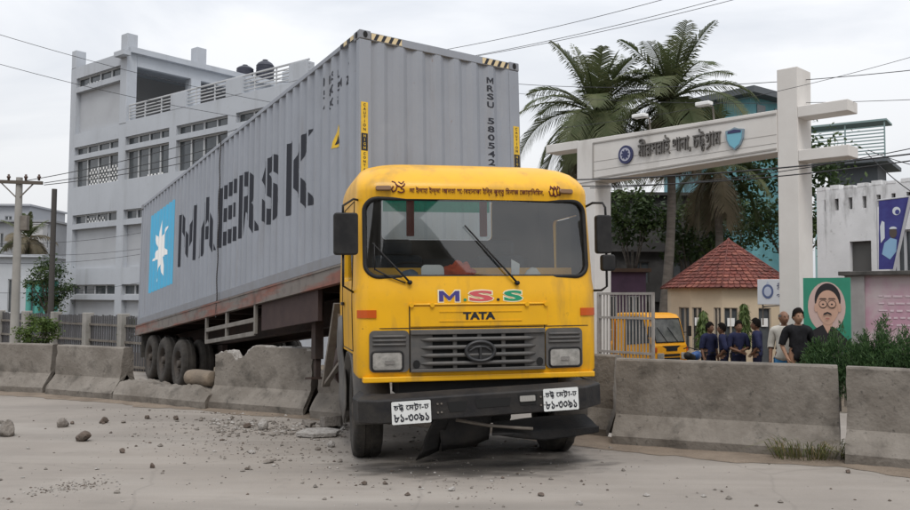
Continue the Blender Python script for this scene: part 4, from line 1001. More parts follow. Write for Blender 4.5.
# the cylinder lying on the stump
p0 = gnd(204, 410); p1 = gnd(111.5, 401.3); c = p0.lerp(p1, 0.06) + NRM * .30
a = gnd(212, 400); 
m = MB(); d = (p1 - p0).normalized()
LG = mat('dusty log', (0.22, 0.175, 0.13), 0.9, (0.12, 0.10, 0.08), 5, 0.8, bump=0.6, bscale=14)
pts = [c + d * t + Vector((0, 0, 0.30 + 0.13)) for t in (-0.02, 0.0, 0.10, 0.30, 0.42, 0.50, 0.52)]
m.tube(pts, [0.085, 0.115, 0.125, 0.13, 0.125, 0.11, 0.08], 20)
tag(m.build('air_tank', LG, smooth=True, sharp=50), 'dusty brown cylinder lying on the stump barrier before the trailer tyres', 'cylinder')
# weeds growing in the gap between the barriers at the right
GRS = leafmat('weed green', (0.085, 0.115, 0.035), (0.16, 0.15, 0.06)); DRY = leafmat('dry grass', (0.25, 0.20, 0.10), (0.16, 0.13, 0.07))
def grass_tuft(name, c, rad, n, h, label, seed):
    rr = random.Random(seed); m = MB()
    for k in range(n):
        t = rr.uniform(0, 6.28); q = rad * math.sqrt(rr.random()); b = Vector((c[0] + q * 1.7 * math.cos(t), c[1] + q * .6 * math.sin(t), 0.0)); ln = rr.gauss(0, .6)
        hh = h * rr.uniform(.4, 1.1); dx = Vector((math.cos(t) + ln, math.sin(t) - .2, 0)) * hh * .7; w_ = Vector((-math.sin(t * 3), math.cos(t * 3), 0)) * rr.uniform(.002, .005)
        p = [b, b + dx * .3 + Vector((0, 0, hh * .6)), b + dx + Vector((0, 0, hh * (.8 if rr.random() < .6 else .35)))]
        mi = 0 if rr.random() < .62 else 1
        m.add([p[0] - w_, p[0] + w_, p[1] + w_, p[1] - w_, p[2]], [(0, 1, 2, 3), (3, 2, 4)], mi)
    return tag(m.build(name, [GRS, DRY], fix=False), label, 'weeds')
grass_tuft('weed_tuft', gnd(816, 460), 0.27, 430, 0.34, 'straggly tuft of weeds growing in the gap between two concrete barriers', 3)
# ================================================================== WHITE BUILDING AT THE LEFT
BW = mat('white wash grey', (0.44, 0.465, 0.50), 0.85, (0.385, 0.405, 0.435), 0.5, 0.8, bump=0.1, bscale=20)
add_layer(BW, (0.25, 0.255, 0.26), 1.7, 0.55, 0.80, 0.55, stretch=(1, 1, 0.14))
add_layer(BW, (0.30, 0.305, 0.31), 6, 0.58, 0.8, 0.4)
BWD = mat('recess grey', (0.42, 0.435, 0.455), 0.85, (0.36, 0.37, 0.39), 0.7, 0.8)
RLG = mat('railing grey', (0.46, 0.47, 0.48), 0.5)
th = R(40); FE = Vector((math.cos(th), -math.sin(th), 0)); FN = Vector((math.sin(th), math.cos(th), 0))
BM_ = frame((-17.70, 40.0, 0), FE, FN)
bld = empty('office_building', BM_, 'pale grey four storey building with ribbon windows and a roof terrace rail', 'building')
GZ = -0.57
holes = []          # (s0, s1, z0, z1, kind)
bays = [(0.50, 4.35), (4.90, 8.22), (8.72, 12.1), (12.6, 16.2)]
for bi, (a, b) in enumerate(bays):
    for kind, z0, z1 in (('win', 8.06, 8.43), ('win', 6.60, 7.85), ('win', 4.92, 5.34), ('panel', 2.92, 4.70), ('win', 1.76, 2.21), ('panel', 0.1, 1.55)): holes.append((a, b, z0, z1, kind))
    if bi == 0: holes.append((a, b, 11.18, 11.60, 'win')); holes.append((a, b, 9.05, 10.95, 'panel'))
def facade(name, s0, s1, z0, z1, holes, dep, parent, mt, thick=0.3):
    S = sorted({s0, s1} | {h[0] for h in holes} | {h[1] for h in holes}); Z = sorted({z0, z1} | {h[2] for h in holes} | {h[3] for h in holes}); m = MB()
    inside = lambda x, z: any(h[0] < x < h[1] and h[2] < z < h[3] for h in holes)
    for i in range(len(S) - 1):
        for j in range(len(Z) - 1):
            if not inside((S[i] + S[i + 1]) / 2, (Z[j] + Z[j + 1]) / 2): m.quad((S[i], 0, Z[j]), (S[i + 1], 0, Z[j]), (S[i + 1], 0, Z[j + 1]), (S[i], 0, Z[j + 1]))
    for a, b, c, d, k in holes:
        y = dep
        m.quad((a, 0, c), (a, y, c), (a, y, d), (a, 0, d)); m.quad((b, 0, c), (b, 0, d), (b, y, d), (b, y, c)); m.quad((a, 0, d), (a, y, d), (b, y, d), (b, 0, d)); m.quad((a, 0, c), (b, 0, c), (b, y, c), (a, y, c))
        if k == 'panel': m.quad((a, y, c), (b, y, c), (b, y, d), (a, y, d), 1)
        else: m.quad((a, y + .25, c - .01), (b, y + .25, c - .01), (b, y + .25, d + .01), (a, y + .25, d + .01), 2)
    return m.build(name, mt, parent, fix=False)
H0 = [h for h in holes if h[3] < 9]
o = facade('wall', 0, 16.7, GZ, 9.02, H0, 0.22, bld, [BW, BWD, DARK])
o2 = facade('wall', 0.0, 4.36, 9.02, 12.12, [h for h in holes if h[2] > 9], 0.22, bld, [BW, BWD, DARK])
m = MB(); m.box(0, 0.0 + .25, 0.001, 9.8, GZ, 11.79); m.box(16.45, 16.7, 0.001, 9.8, GZ, 9.0); m.box(0.25, 16.45, 9.6, 9.8, GZ, 9.0); m.box(0.25, 16.45, 0.47, 9.6, 8.75, 8.99); m.build('side_wall', BW, bld)
m = MB(); m.box(0.26, 4.35, 0.24, 0.46, 11.62, 12.05); m.build('upper_wall', BWD, bld)
def window(a, b, z0, z1, y, n, parent, fm=None):
    m = MB(); m.quad((a, y, z0), (b, y, z0), (b, y, z1), (a, y, z1)); wd = m.build('window', WINB, parent)
    m = MB(); t = 0.035
    for k in range(n + 1): x = a + (b - a) * k / n; m.box(max(a, x - t), min(b, x + t), y - 0.06, y - 0.012, z0, z1)
    m.box(a, b, y - 0.064, y - 0.008, z0, z0 + 0.05); m.box(a, b, y - 0.064, y - 0.008, z1 - 0.05, z1); m.build('frame', fm or RLG, wd)
    return wd
for a, b, z0, z1, k in holes:
    if k == 'win': window(a, b, z0, z1, 0.20, 4, bld)
# pierced screen blocks seen behind the glass of the first bays
for a, b, z0, z1 in ((1.6, 4.2, 6.62, 7.5), (1.2, 2.6, 11.2, 11.4), (1.4, 3.2, 4.95, 5.3), (6.4, 7.6, 6.62, 6.75)):
    m = MB(); nx = int((b - a) / .13); nz_ = max(1, int((z1 - z0) / .13))
    for i in range(nx):
        for j in range(nz_):
            if (i + j) % 2 == 0: x = a + i * .13; z = z0 + j * .13; m.box(x, x + .10, 0.175, 0.19, z, z + .10)
    m.build('screen_block', WHT, bld)
# corner columns, parapet, terrace
for a, b, z0, z1 in ((0.02, 0.42, 12.12, 12.95), (4.36, 4.88, 9.03, 12.90)):
    m = MB(); m.box(a, b, -0.012, 0.47, z0, z1); m.build('column', BW, bld, bevel=0.02)
m = MB(); m.box(4.89, 16.7, 0.0, 0.22, 9.021, 9.10); m.build('parapet', BW, bld)
for a, b in ((8.26, 9.32), (11.94, 12.92), (15.57, 16.5)):
    m = MB(); m.box(a, b, -0.01, 0.35, 9.10, 9.72); m.build('pedestal', BW, bld, bevel=0.015)
m = MB(); rl = []
for z in (9.24, 9.37, 9.50, 9.63, 9.78): m.tube([(4.95, 0.11, z), (16.5, 0.11, z)], 0.028 if z < 9.7 else 0.04, 6)
for x in np.arange(5.0, 16.5, 1.22): m.tube([(x, 0.11, 9.10), (x, 0.11, 9.78)], 0.03, 6)
m.build('terrace_railing', RLG, bld)
# roof slab over the top storey, which is open on its terrace side
m = MB(); ed = [(5.06, 0.10), (5.06, 9.6), (0.0, 9.6), (0.0, 0.48), (4.4, 0.48), (4.9, 0.48), (4.9, 0.10)]
m.prism(ed, Matrix.Translation((0, 0, 12.06)), 0.24); m.build('roof_slab', BW, bld)
m = MB(); m.box(4.40, 5.2, -0.35, 0.0 - .02, 11.86, 12.06); m.build('bracket_slab', BW, bld)
m = MB(); m.box(4.62, 4.86, 0.48, 9.4, 11.55, 12.06); m.build('roof_beam', BW, bld)
for y in (3.1, 6.6, 9.0):
    m = MB(); m.box(4.45, 4.92, y, y + 0.5, 9.0, 11.55); m.build('column', BW, bld)
for y in (3.35, 8.6):
    m = MB(); m.box(4.45, 4.95, y, y + 0.5, 12.30, 13.05); m.build('column', BW, bld, bevel=.02)
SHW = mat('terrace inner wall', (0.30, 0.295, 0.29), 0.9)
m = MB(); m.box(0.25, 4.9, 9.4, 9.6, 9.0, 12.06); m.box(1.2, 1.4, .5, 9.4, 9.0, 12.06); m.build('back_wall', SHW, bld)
for x, y in ((2.6, 1.0), (2.9, 3.9), (3.4, 5.0)):
    m = MB()
    for j in range(9):
        for i in range(4):
            if (i + j) % 2 == 0: m.box(x, x + .05, y + i * .16, y + i * .16 + .15, 9.15 + j * .16, 9.30 + j * .16)
    m.box(x - .06, x - .01, y - .04, y + .70, 9.0, 10.9, 0); m.build('screen_block', [WHT], bld)
# two black water tanks on the terrace roof
TNK = mat('tank black', (0.020, 0.022, 0.035), 0.5, (0.04, 0.042, 0.06), 3, 0.6)
def tank(px0, px1, ytop, ybot, Y, label):
    a = at(px0, ybot, Y); b = at(px1, ybot, Y); r = (b - a).length / 2; c = (a + b) / 2; c.z = 12.48; h = at((px0 + px1) / 2, ytop, Y).z - c.z; zb = 12.30
    m = MB(); prof = [(0, 0.02), (0, r * .95), (.06, r)]
    for k in range(6): z0 = .08 + (h * .72) * k / 6; prof += [(z0, r), (z0 + h * .05, r * .97), (z0 + h * .1, r)]
    prof += [(h * .86, r * .8), (h * .94, r * .45), (h * .94, r * .3), (h, r * .3), (h, 0.01)]
    m.lathe(prof, frame((0, 0, 0), (0, 0, 1), (0, 1, 0), (-1, 0, 0)), 24)
    e = empty('water_tank', c, label, 'water tank', 'black water tanks on the roof')
    m.build('tank_body', TNK, e, smooth=True, sharp=40)
    m = MB()
    for i in (-1, 1):
        for j in (-1, 1): m2 = MB(); m2.box(i * r * .6 - .06, i * r * .6 + .06, j * r * .6 - .06, j * r * .6 + .06, zb - c.z, 0); m2.build('leg', BW, e)
    m.box(-r, r, -r, r, -0.12, 0.0); m.build('stand_slab', BW, e)
tank(236.5, 253.5, 65, 74.5, 44.0, 'lower black water tank, further from the container, on the pale building roof')
tank(256, 274, 60, 77, 44.3, 'taller black water tank nearer the container top on the pale building roof')
# ------------------------------------------------------------------ fence in front of it
FM = frame(BM_ @ Vector((-9.0, -6.5, -0.57)), FE, FN)
fen = empty('slat_fence', FM, 'dark grey slatted fence with pale concrete posts before the pale building', 'fence')
SHT = mat('fence sheet', (0.085, 0.083, 0.088), 0.6, (0.05, 0.047, 0.047), 1.5, 0.9, stretch=(3, 3, .5))
def fz(px, Y=31): return at(px, 318, Y).z + .57
L_ = 27.0; ht = 1.72; rr = random.Random(2); m = MB(); x = 0.0
while x < L_:
    h_ = ht + rr.uniform(-.03, .02); m.box(x, x + .085, -.008, .008, .05, h_); x += .125
m.build('slat_panel', SHT, fen)
for z in (0.35, 1.0, 1.45):
    m = MB(); m.box(0, L_, -0.05, -0.012, z - .03, z + .03); m.build('rail', STL, fen)
CPO = mat('pale concrete post', (0.33, 0.315, 0.29), 0.9, (0.22, 0.21, 0.19), 3, 0.8)
x = 0.35
while x < L_:
    m = MB(); m.box(x - .11, x + .11, -0.16, 0.10, 0, ht + .06); m.build('post', CPO, fen, bevel=0.015); x += 1.95
# ------------------------------------------------------------------ electricity pole and the thin pole
def wood_pole(px, ytop, Y, r0, r1, name, label, mt, cat):
    t = at(px, ytop, Y); b = Vector((t.x, t.y, gz(t.x, t.y) - 0.05)); e = empty(name, b, label, cat)
    m = MB(); m.tube([(0, 0, 0), (0, 0, (t.z - b.z) * .5), (0, 0, t.z - b.z)], [r0, (r0 + r1) / 2, r1], 12); m.build('shaft', mt, e, smooth=True, sharp=50)
    return e, t.z - b.z
PCC = mat('pole concrete', (0.33, 0.315, 0.29), 0.85, (0.22, 0.21, 0.19), 1.2, 0.8)
ep, eh = wood_pole(19.5, 177.5, 24, 0.125, 0.085, 'electricity_pole', 'tall pale electricity pole with a wooden crossarm and insulators', PCC, 'utility pole')
m = MB(); m.beam((-0.75, -.09, eh - 0.12), (0.68, -.09, eh - 0.16), 0.07, 0.09); arm = m.build('crossarm', mat('arm wood', (0.09, 0.075, 0.06), 0.85), ep)
for x in (-0.62, -0.25, 0.22, 0.58):
    m = MB(); m.lathe([(0, .01), (0, .03), (.06, .035), (.07, .05), (.11, .05), (.12, .03), (.16, .03), (.17, .01)], frame((x, -.09, eh - .09), (0, 0, 1), (0, 1, 0), (-1, 0, 0)), 10); m.build('insulator', mat('porcelain brown', (0.07, 0.04, 0.03), 0.3), arm, smooth=True)
m = MB(); m.beam((-0.45, -.09, eh - 0.16), (0, -.05, eh - 0.6), 0.03, 0.03); m.beam((0.45, -.09, eh - 0.16), (0, -.05, eh - 0.6), 0.03, 0.03); m.build('brace', STL, arm)
m = MB(); m.box(0.10, 0.28, -.08, .08, eh - 1.45, eh - 1.05); m.build('junction_box', STL, ep, bevel=.01)
ep2, _ = wood_pole(54.5, 189, 30, 0.10, 0.085, 'thin_pole', 'thin dark bare pole standing left of the pale grey building', mat('dark pole', (0.06, 0.055, 0.05), 0.85), 'pole')
# ------------------------------------------------------------------ houses and trees at the far left
def house(name, px0, px1, ytop, Y, depth, mt, label, cat='house', yaw=0.0, floors=2, win=WINB, roof=None, nwin=3, base=-0.57, parapet=0.25, fm=None):
    a = at(px0, 300, Y); b = at(px1, 300, Y); wv = (b.x - a.x); h = at((px0 + px1) / 2, ytop, Y).z - base
    e = empty(name, Matrix.Translation((a.x, Y, base)) @ Matrix.Rotation(yaw, 4, 'Z'), label, cat)
    hs = []; fh = (h - parapet) / floors
    for f in range(floors):
        for k in range(nwin):
            c = wv * (k + .5) / nwin; ww = wv / nwin * .26; hs.append((c - ww, c + ww, f * fh + fh * .34, f * fh + fh * .78, 'win'))
    facade('wall', 0, wv, 0, h, hs, 0.12, e, [mt, mt, DARK])
    m = MB(); m.box(0, .2, 0.002, depth, 0, h - .002); m.box(wv - .2, wv, 0.002, depth, 0, h - .002); m.box(0.2, wv - .2, depth - .2, depth, 0, h); m.box(.2, wv - .2, .4, depth - .2, h - .4, h - .2); m.build('side_wall', mt, e)
    for s0, s1, z0, z1, k in hs: window(s0, s1, z0, z1, 0.10, 2, e, fm)
    for f in range(1, floors):
        m = MB(); m.box(-.05, wv + .05, -.30, 0.0, f * fh - .06, f * fh + .06); m.build('ledge', mt, e)
    m = MB(); m.box(-.15, wv + .15, -.30, depth + .1, h, h + .14); m.build('roof', roof or mt, e)
    return e
GREYH = mat('far house grey', (0.30, 0.31, 0.33), 0.9, (0.22, 0.23, 0.245), 0.6, 0.8)
house('apartment_house', -40, 50, 222, 62, 8, GREYH, 'light grey flat roofed house far off behind the electricity pole', 'house', floors=3, nwin=6)
house('roof_room', -30, 27, 206, 66, 6, mat('roof room grey', (0.34, 0.35, 0.37), .9), 'grey upper block rising above the flat roofed house behind the pole', 'house', floors=4, nwin=4)
house('white_house', -60, 44, 257, 46, 6, mat('white house', (0.50, 0.52, 0.55), 0.85, (0.42, 0.44, 0.46), .8, .7), 'low white house behind the fence with a dark window', 'house', floors=1, nwin=5)
house('pale_tower', 60, 78, 240, 70, 8, mat('pale tower', (0.52, 0.54, 0.57), .85), 'slim pale block glimpsed right behind the corner of the grey building', 'house', floors=3, nwin=1)
tl = mat('teal paint', (0.10, 0.36, 0.31), 0.7, (0.07, 0.26, 0.23), 1.2, .7)
e = empty('teal_porch', at(24, 300, 43).xy.to_3d() + Vector((0, 0, -0.57)), 'teal painted porch with thick round pillars behind the green tree', 'porch')
wv = at(48, 300, 43).x - at(24, 300, 43).x; hh = at(30, 276, 43).z + .57
m = MB(); m.box(0, wv, 0.9, 1.1, 0, hh - .2); m.build('wall', tl, e)
for x in (.15, wv / 2, wv - .15):
    m = MB(); m.cyl((x, .15, 0), (x, .15, hh - .2), .13, n=14); m.build('pillar', tl, e, smooth=True, sharp=50)
m = MB(); m.box(-.2, wv + .2, -.1, 1.2, hh - .2, hh); m.build('roof', mat('white house', (0, 0, 0)), e)
# transformers on a platform seen beside the pole
for px, lab in ((26, 'grey tin water box on the flat roof, nearer the electricity pole'), (36.5, 'grey tin water box on the flat roof, nearer the thin dark pole')):
    p = at(px, 243, 58); m = MB(); wv = .33; hv = at(px, 224, 58).z - p.z
    m.box(p.x - .42, p.x + .38, p.y, p.y + .7, p.z - .3, p.z + hv); m.box(p.x - .46, p.x + .42, p.y - .04, p.y + .74, p.z + hv, p.z + hv + .06)
    tag(m.build('roof_box', mat('tin box', (0.40, 0.40, 0.40), .6), bevel=.02), lab, 'roof box', 'tin boxes on the flat roof')
# ================================================================== GATE OF THE COMPOUND
GM_ = frame((7.02, 18.0, 0), (math.cos(R(45)), -math.sin(R(45)), 0), (math.sin(R(45)), math.cos(R(45)), 0))
GW = mat('gate cream', (0.66, 0.635, 0.60), 0.8, (0.58, 0.55, 0.515), 0.9, 0.8, bump=0.06, bscale=20)
add_layer(GW, (0.26, 0.235, 0.205), 1.6, 0.58, 0.85, 0.5, stretch=(1, 1, 0.2))
gate = empty('entrance_gate', GM_, 'tall cream entrance arch with slanted beam, raised lettering and finned right pillar', 'gate')
m = MB(); m.box(-0.40, 0.035, 0.0, 0.67, -0.6, 6.53); m.build('pillar', GW, gate, bevel=0.012)
m = MB(); m.box(-5.58, -5.06, 0.0, 0.67, -0.6, 4.60); m.build('pillar', GW, gate, bevel=0.012)
m = MB(); y0, y1 = -0.02, 0.60
poly = [(-5.60, 4.58), (-0.402, 4.785), (-0.402, 5.68), (-5.60, 5.66)]
m.prism(poly, YZ(0, y1, 0), y1 - y0); bm_ = m.build('beam', GW, gate, bevel=0.012)
m = MB()
for a, b in (((-5.1, 5.545), (-0.41, 5.60)), ((-5.1, 4.67), (-0.41, 4.86))): m.beam((a[0], -0.028, a[1]), (b[0], -0.028, b[1]), 0.016, 0.035)
m.beam((-5.1, -0.028, 4.66), (-5.1, -0.028, 5.55), 0.035, 0.016); m.build('trim', mat('gate trim grey', (0.33, 0.31, 0.285), 0.8), bm_)
m = MB()
for k in range(2): 
    z0, z1 = 4.86 + .22 * k, 4.98 + .18 * k; m.beam((-5.1, -0.022, z0), (-0.41, -0.022, z1), 0.004, 0.010)
m.build('joint', mat('gate trim grey', (0, 0, 0)), bm_)
for x0, x1, z0, z1 in ((0.037, 1.05, 5.46, 5.69), (0.037, 1.05, 4.55, 4.78), (-6.62, -5.60, 5.47, 5.68), (-6.62, -5.60, 4.42, 4.62)):
    m = MB(); m.box(x0, x1, 0.0, 0.50, z0, z1); m.build('fin', GW, gate, bevel=0.012)
LET = mat('brass grey letters', (0.14, 0.13, 0.12), 0.5, metal=0.3)
GB = frame((-2.70, -0.02, 0), (1, 0, 0.028), (0, 0, 1))
letter('lettering', ['মীরসরাই', ' ', 'থানা,', ' ', 'চ', '@tt', '@gr', 'াম'], frame((-2.72, -0.075, 4.98), (1, 0, 0.028), (0, 0, 1), (0, 1, 0)), width=2.12, height=0.52, mat_=LET, parent=bm_, bold=0.0, depth=0.05)
def disc(n, rx, rz): return [(rx * math.cos(2 * math.pi * k / n), rz * math.sin(2 * math.pi * k / n)) for k in range(n)]
EMB = mat('emblem navy', (0.035, 0.04, 0.11), 0.5)
m = MB(); m.prism(disc(28, .20, .22), YZ(-4.13, -0.02, 5.15), 0.05); eo = m.build('round_emblem', EMB, bm_)
m = MB(); m.prism(disc(24, .145, .16), YZ(-4.13, -0.072, 5.15), 0.006); m.build('emblem_face', mat('emblem pale', (0.42, 0.42, 0.50), .5), eo)
m = MB()
for k in range(8): m.prism(disc(8, .028, .045), frame((-4.13 + .075 * math.cos(k * .785), -.079, 5.15 + .08 * math.sin(k * .785)), (math.cos(k * .785 + 1.57), 0, math.sin(k * .785 + 1.57)), (-math.sin(k * .785 + 1.57), 0, math.cos(k * .785 + 1.57))), 0.004)
m.prism(disc(14, .04, .05), YZ(-4.13, -.079, 5.15), .005); m.build('emblem_mark', EMB, eo)
shp = [(0, -.27), (.13, -.17), (.20, -.02), (.215, .17), (.10, .19), (0, .23), (-.10, .19), (-.215, .17), (-.20, -.02), (-.13, -.17)]
m = MB(); m.prism(shp, YZ(-1.33, -0.02, 5.20), 0.05); sh = m.build('shield_emblem', mat('shield rim', (0.20, 0.27, 0.32), .5), bm_)
m = MB(); m.prism([(x * .82, z * .82 - .01) for x, z in shp], YZ(-1.33, -0.072, 5.20), 0.006); m.build('shield_face', mat('shield blue', (0.17, 0.42, 0.52), .5), sh)
m = MB(); m.prism([(-.16, .10), (.16, .10), (.15, .15), (0, .18), (-.15, .15)], YZ(-1.33, -0.080, 5.20), 0.005); m.build('shield_band', EMB, sh)
# lamps on the beam
for px, py, lab in ((640, 116, 'small white floodlight on the gate beam nearer the round emblem'), (704, 104, 'small white floodlight on the gate beam nearer the shield emblem')):
    v = ray(px, py); Gi = GM_.inverted(); o_ = Gi @ CAM_P; d_ = Gi.to_3x3() @ v; t = (-0.35 - o_.y) / d_.y; q = o_ + d_ * t
    e = empty('floodlight', GM_ @ Matrix.Translation((q.x, -0.35, q.z)), lab, 'floodlight', 'floodlights on the gate beam')
    m = MB(); m.box(-.17, .17, -.10, .10, -.045, .045); m.build('lamp_housing', WHT, e, bevel=.02)
    m = MB(); m.tube([(0, .05, 0.0), (0, .38, 0.0), (0, .45, 5.60 - q.z)], .02, 6); m.build('arm', STL, e)
# sliding grille of the gate
a = at(598, 330, 20.9); b = at(653, 330, 19.7); a.z = b.z = -0.5; d = (b - a); LG_ = d.length; d.normalize()
gl = empty('gate_grille', frame(a, d, Vector((-d.y, d.x, 0))), 'pale barred metal gate leaf standing open beside the cream pillar', 'gate leaf')
GP = mat('gate bar paint', (0.36, 0.34, 0.315), 0.55, (0.22, 0.19, 0.17), 3, .7)
ht = at(598, 293.5, 20.9).z + 0.5
m = MB()
for x in (0.02, LG_): m.box(x - .03, x + .03, -.03, .03, 0.05, ht)
for z in (0.12, ht * .42, ht * .76, ht): m.box(-0.01, LG_ + .03, -.025, .025, z - .03, z + .025)
m.build('frame', GP, gl)
for k in range(1, 17):
    m = MB(); x = LG_ * k / 17; m.box(x - .011, x + .011, -.011, .011, .12, ht - .03); m.build('bar', GP, gl)
# ================================================================== GUARDHOUSE
gc = Vector((8.53, 27.4, -0.57)); gh = empty('guard_house', gc, 'small cream many sided guardhouse under a steep red tiled roof', 'guardhouse')
CRE = mat('guard cream', (0.60, 0.49, 0.35), 0.85, (0.52, 0.42, 0.30), 1.2, .8)
add_layer(CRE, (0.28, 0.22, 0.16), 2.2, .58, .85, .45, stretch=(1, 1, .3))
TIL = mat('red roof tile', (0.19, 0.056, 0.042), 0.85, (0.085, 0.035, 0.03), 5, 0.9); TIL2 = mat('red roof tile pale', (0.27, 0.095, 0.068), 0.85, (0.13, 0.05, 0.04), 5, .9)
NS = 12; RW = 1.88; HE = 2.62; RE = 2.08; APX = at(729, 241, 27.4).z + .57; ROTO = R(7)
def oct(r, z, k): t = ROTO + 2 * math.pi * k / NS; return Vector((r * math.cos(t), r * math.sin(t), z))
def octwall(name, mt, wins, parent):
    """each of the eight faces with its openings"""
    m = MB()
    for k in range(NS):
        a = oct(RW, 0, k); b = oct(RW, 0, k + 1); L = (b - a).length; d = (b - a) / L; inn = Vector((-d.y, d.x, 0)); inn = inn if inn.dot(-a) > 0 else -inn
        hs = wins.get(k, []); S = sorted({0, L} | {q for h in hs for q in (h[0] * L, h[1] * L)}); Z = sorted({0, HE + .1} | {q for h in hs for q in h[2:4]})
        for i in range(len(S) - 1):
            for j in range(len(Z) - 1):
                x, z = (S[i] + S[i + 1]) / 2, (Z[j] + Z[j + 1]) / 2
                if any(h[0] * L < x < h[1] * L and h[2] < z < h[3] for h in hs): continue
                m.quad(a + d * S[i] + Vector((0, 0, Z[j])), a + d * S[i + 1] + Vector((0, 0, Z[j])), a + d * S[i + 1] + Vector((0, 0, Z[j + 1])), a + d * S[i] + Vector((0, 0, Z[j + 1])))
        for h in hs:
            p = [a + d * h[0] * L + Vector((0, 0, h[2])), a + d * h[1] * L + Vector((0, 0, h[2])), a + d * h[1] * L + Vector((0, 0, h[3])), a + d * h[0] * L + Vector((0, 0, h[3]))]
            for i in range(4): m.quad(p[i], p[(i + 1) % 4], p[(i + 1) % 4] + inn * .12, p[i] + inn * .12)
    return m.build(name, mt, parent, fix=False)
def facing(k):
    a = oct(1, 0, k) + oct(1, 0, k + 1); return math.degrees(math.atan2(a.y, a.x))
fk = sorted(range(NS), key=lambda k: abs(((facing(k) + 90 + 12) + 180) % 360 - 180))     # faces ordered by how squarely they look at the road
wins = {}
def at_face(k):
    A = proj_px(gc + oct(RW, 1.5, k)); B = proj_px(gc + oct(RW, 1.5, k + 1)); return A, B
def proj_px(P):
    v = P - CAM_P; dd = v.dot(_fw); return (455 + F_PX * v.dot(_rt) / dd, 255 - F_PX * v.dot(_up) / dd)
vis = []
for k in range(NS):
    A, B = at_face(k)
    if A[0] < B[0]: vis.append((A[0], B[0], k))
vis.sort()
plan = [(679, 702, 0.75, 2.05, 'w'), (714, 738, 0.75, 2.05, 'w'), (757, 771, 0.02, 2.05, 'd')]
ops = []
for a, b, z0, z1, ty in plan:
    for xa, xb, k in vis:
        lo, hi = max(a, xa + 1.5), min(b, xb - 1.5)
        if hi - lo > 5: wins.setdefault(k, []).append(((lo - xa) / (xb - xa), (hi - xa) / (xb - xa), z0, z1)); ops.append((k, (lo - xa) / (xb - xa), (hi - xa) / (xb - xa), z0, z1, ty))
octwall('wall', CRE, wins, gh)
for k, u0, u1, z0, z1, ty in ops:
    a = oct(RW, 0, k); b = oct(RW, 0, k + 1); d = (b - a); inn = Vector((-d.y, d.x, 0)).normalized(); inn = inn if inn.dot(-a) > 0 else -inn
    p0 = a + d * u0 + inn * .07; p1 = a + d * u1 + inn * .07; U = Vector((0, 0, 1))
    m = MB(); m.quad(p0 + U * z0, p1 + U * z0, p1 + U * z1, p0 + U * z1); wd = m.build('door' if ty == 'd' else 'window', WINB, gh)
    m = MB()
    for t in ((0, .5, 1) if ty == 'w' else (0, 1)): q = p0.lerp(p1, t) - inn * .02; m.beam(q + U * z0, q + U * z1, .06, .05, upv=(1, 0, 0))
    for z in (z0, z1): m.beam(p0 - inn * .02 + U * z, p1 - inn * .02 + U * z, .05, .05)
    m.build('frame', mat('window frame cream', (0.36, 0.31, 0.25), .7), wd)
    if ty == 'd' or u0 < .2:
        zz = z1 - .42; w_ = .32; q0 = p0.lerp(p1, .25) - inn * .05; q1 = p0.lerp(p1, .78) - inn * .05
        m = MB(); m.quad(q0 + U * (zz - .12), q1 + U * (zz - .12), q1 + U * (zz + .12), q0 + U * (zz + .12)); m.build('notice', WHT, wd)
m = MB()
for k in range(NS): m.add([oct(RE, HE, k), oct(RE, HE, k + 1), Vector((0, 0, HE + .25))], [(0, 1, 2)])
m.build('soffit', CRE, gh)
m = MB(); rt_ = random.Random(5); rows = 15
for k in range(NS):
    A, B, T = oct(RE, HE, k), oct(RE, HE, k + 1), Vector((0, 0, APX)); nrm = (B - A).cross(T - A).normalized()
    if nrm.z < 0: nrm = -nrm
    m.add([A, B, T], [(0, 1, 2)], 0)
    for r in range(rows):
        t0, t1 = r / rows, min(1, (r + 1.35) / rows); a0, b0 = A.lerp(T, t0), B.lerp(T, t0); a1, b1 = A.lerp(T, t1), B.lerp(T, t1)
        n = max(1, int((b0 - a0).length / .165))
        for i in range(n):
            u0, u1 = (i + .06) / n, (i + .94) / n; e_ = rt_.uniform(-.006, .012)
            q = [a0.lerp(b0, u0), a0.lerp(b0, u1), a1.lerp(b1, u1), a1.lerp(b1, u0)]; lo = [q[0] + nrm * (.050 + e_), q[1] + nrm * (.050 + e_), q[2] + nrm * .014, q[3] + nrm * .014]
            md = (q[0] + q[1]) / 2 - (T - A).normalized() * .03
            m.add([lo[0], md + nrm * (.055 + e_), lo[1], lo[2], lo[3], q[0] + nrm * .002, md + nrm * .01, q[1] + nrm * .002], [(0, 1, 2, 3, 4), (0, 5, 6, 1), (1, 6, 7, 2)], 0 if rt_.random() < .68 else 1)
rf = m.build('roof', [TIL, TIL2], gh)
m = MB()
for k in range(NS): m.tube([oct(RE, HE + .05, k), Vector((0, 0, APX + .05))], [.028, .022], 6)
m.build('hip_tiles', TIL, rf, smooth=True)
m = MB(); m.cyl((0, 0, APX), (0, 0, APX + .10), .08, .02, 8); m.build('finial', TIL, rf)
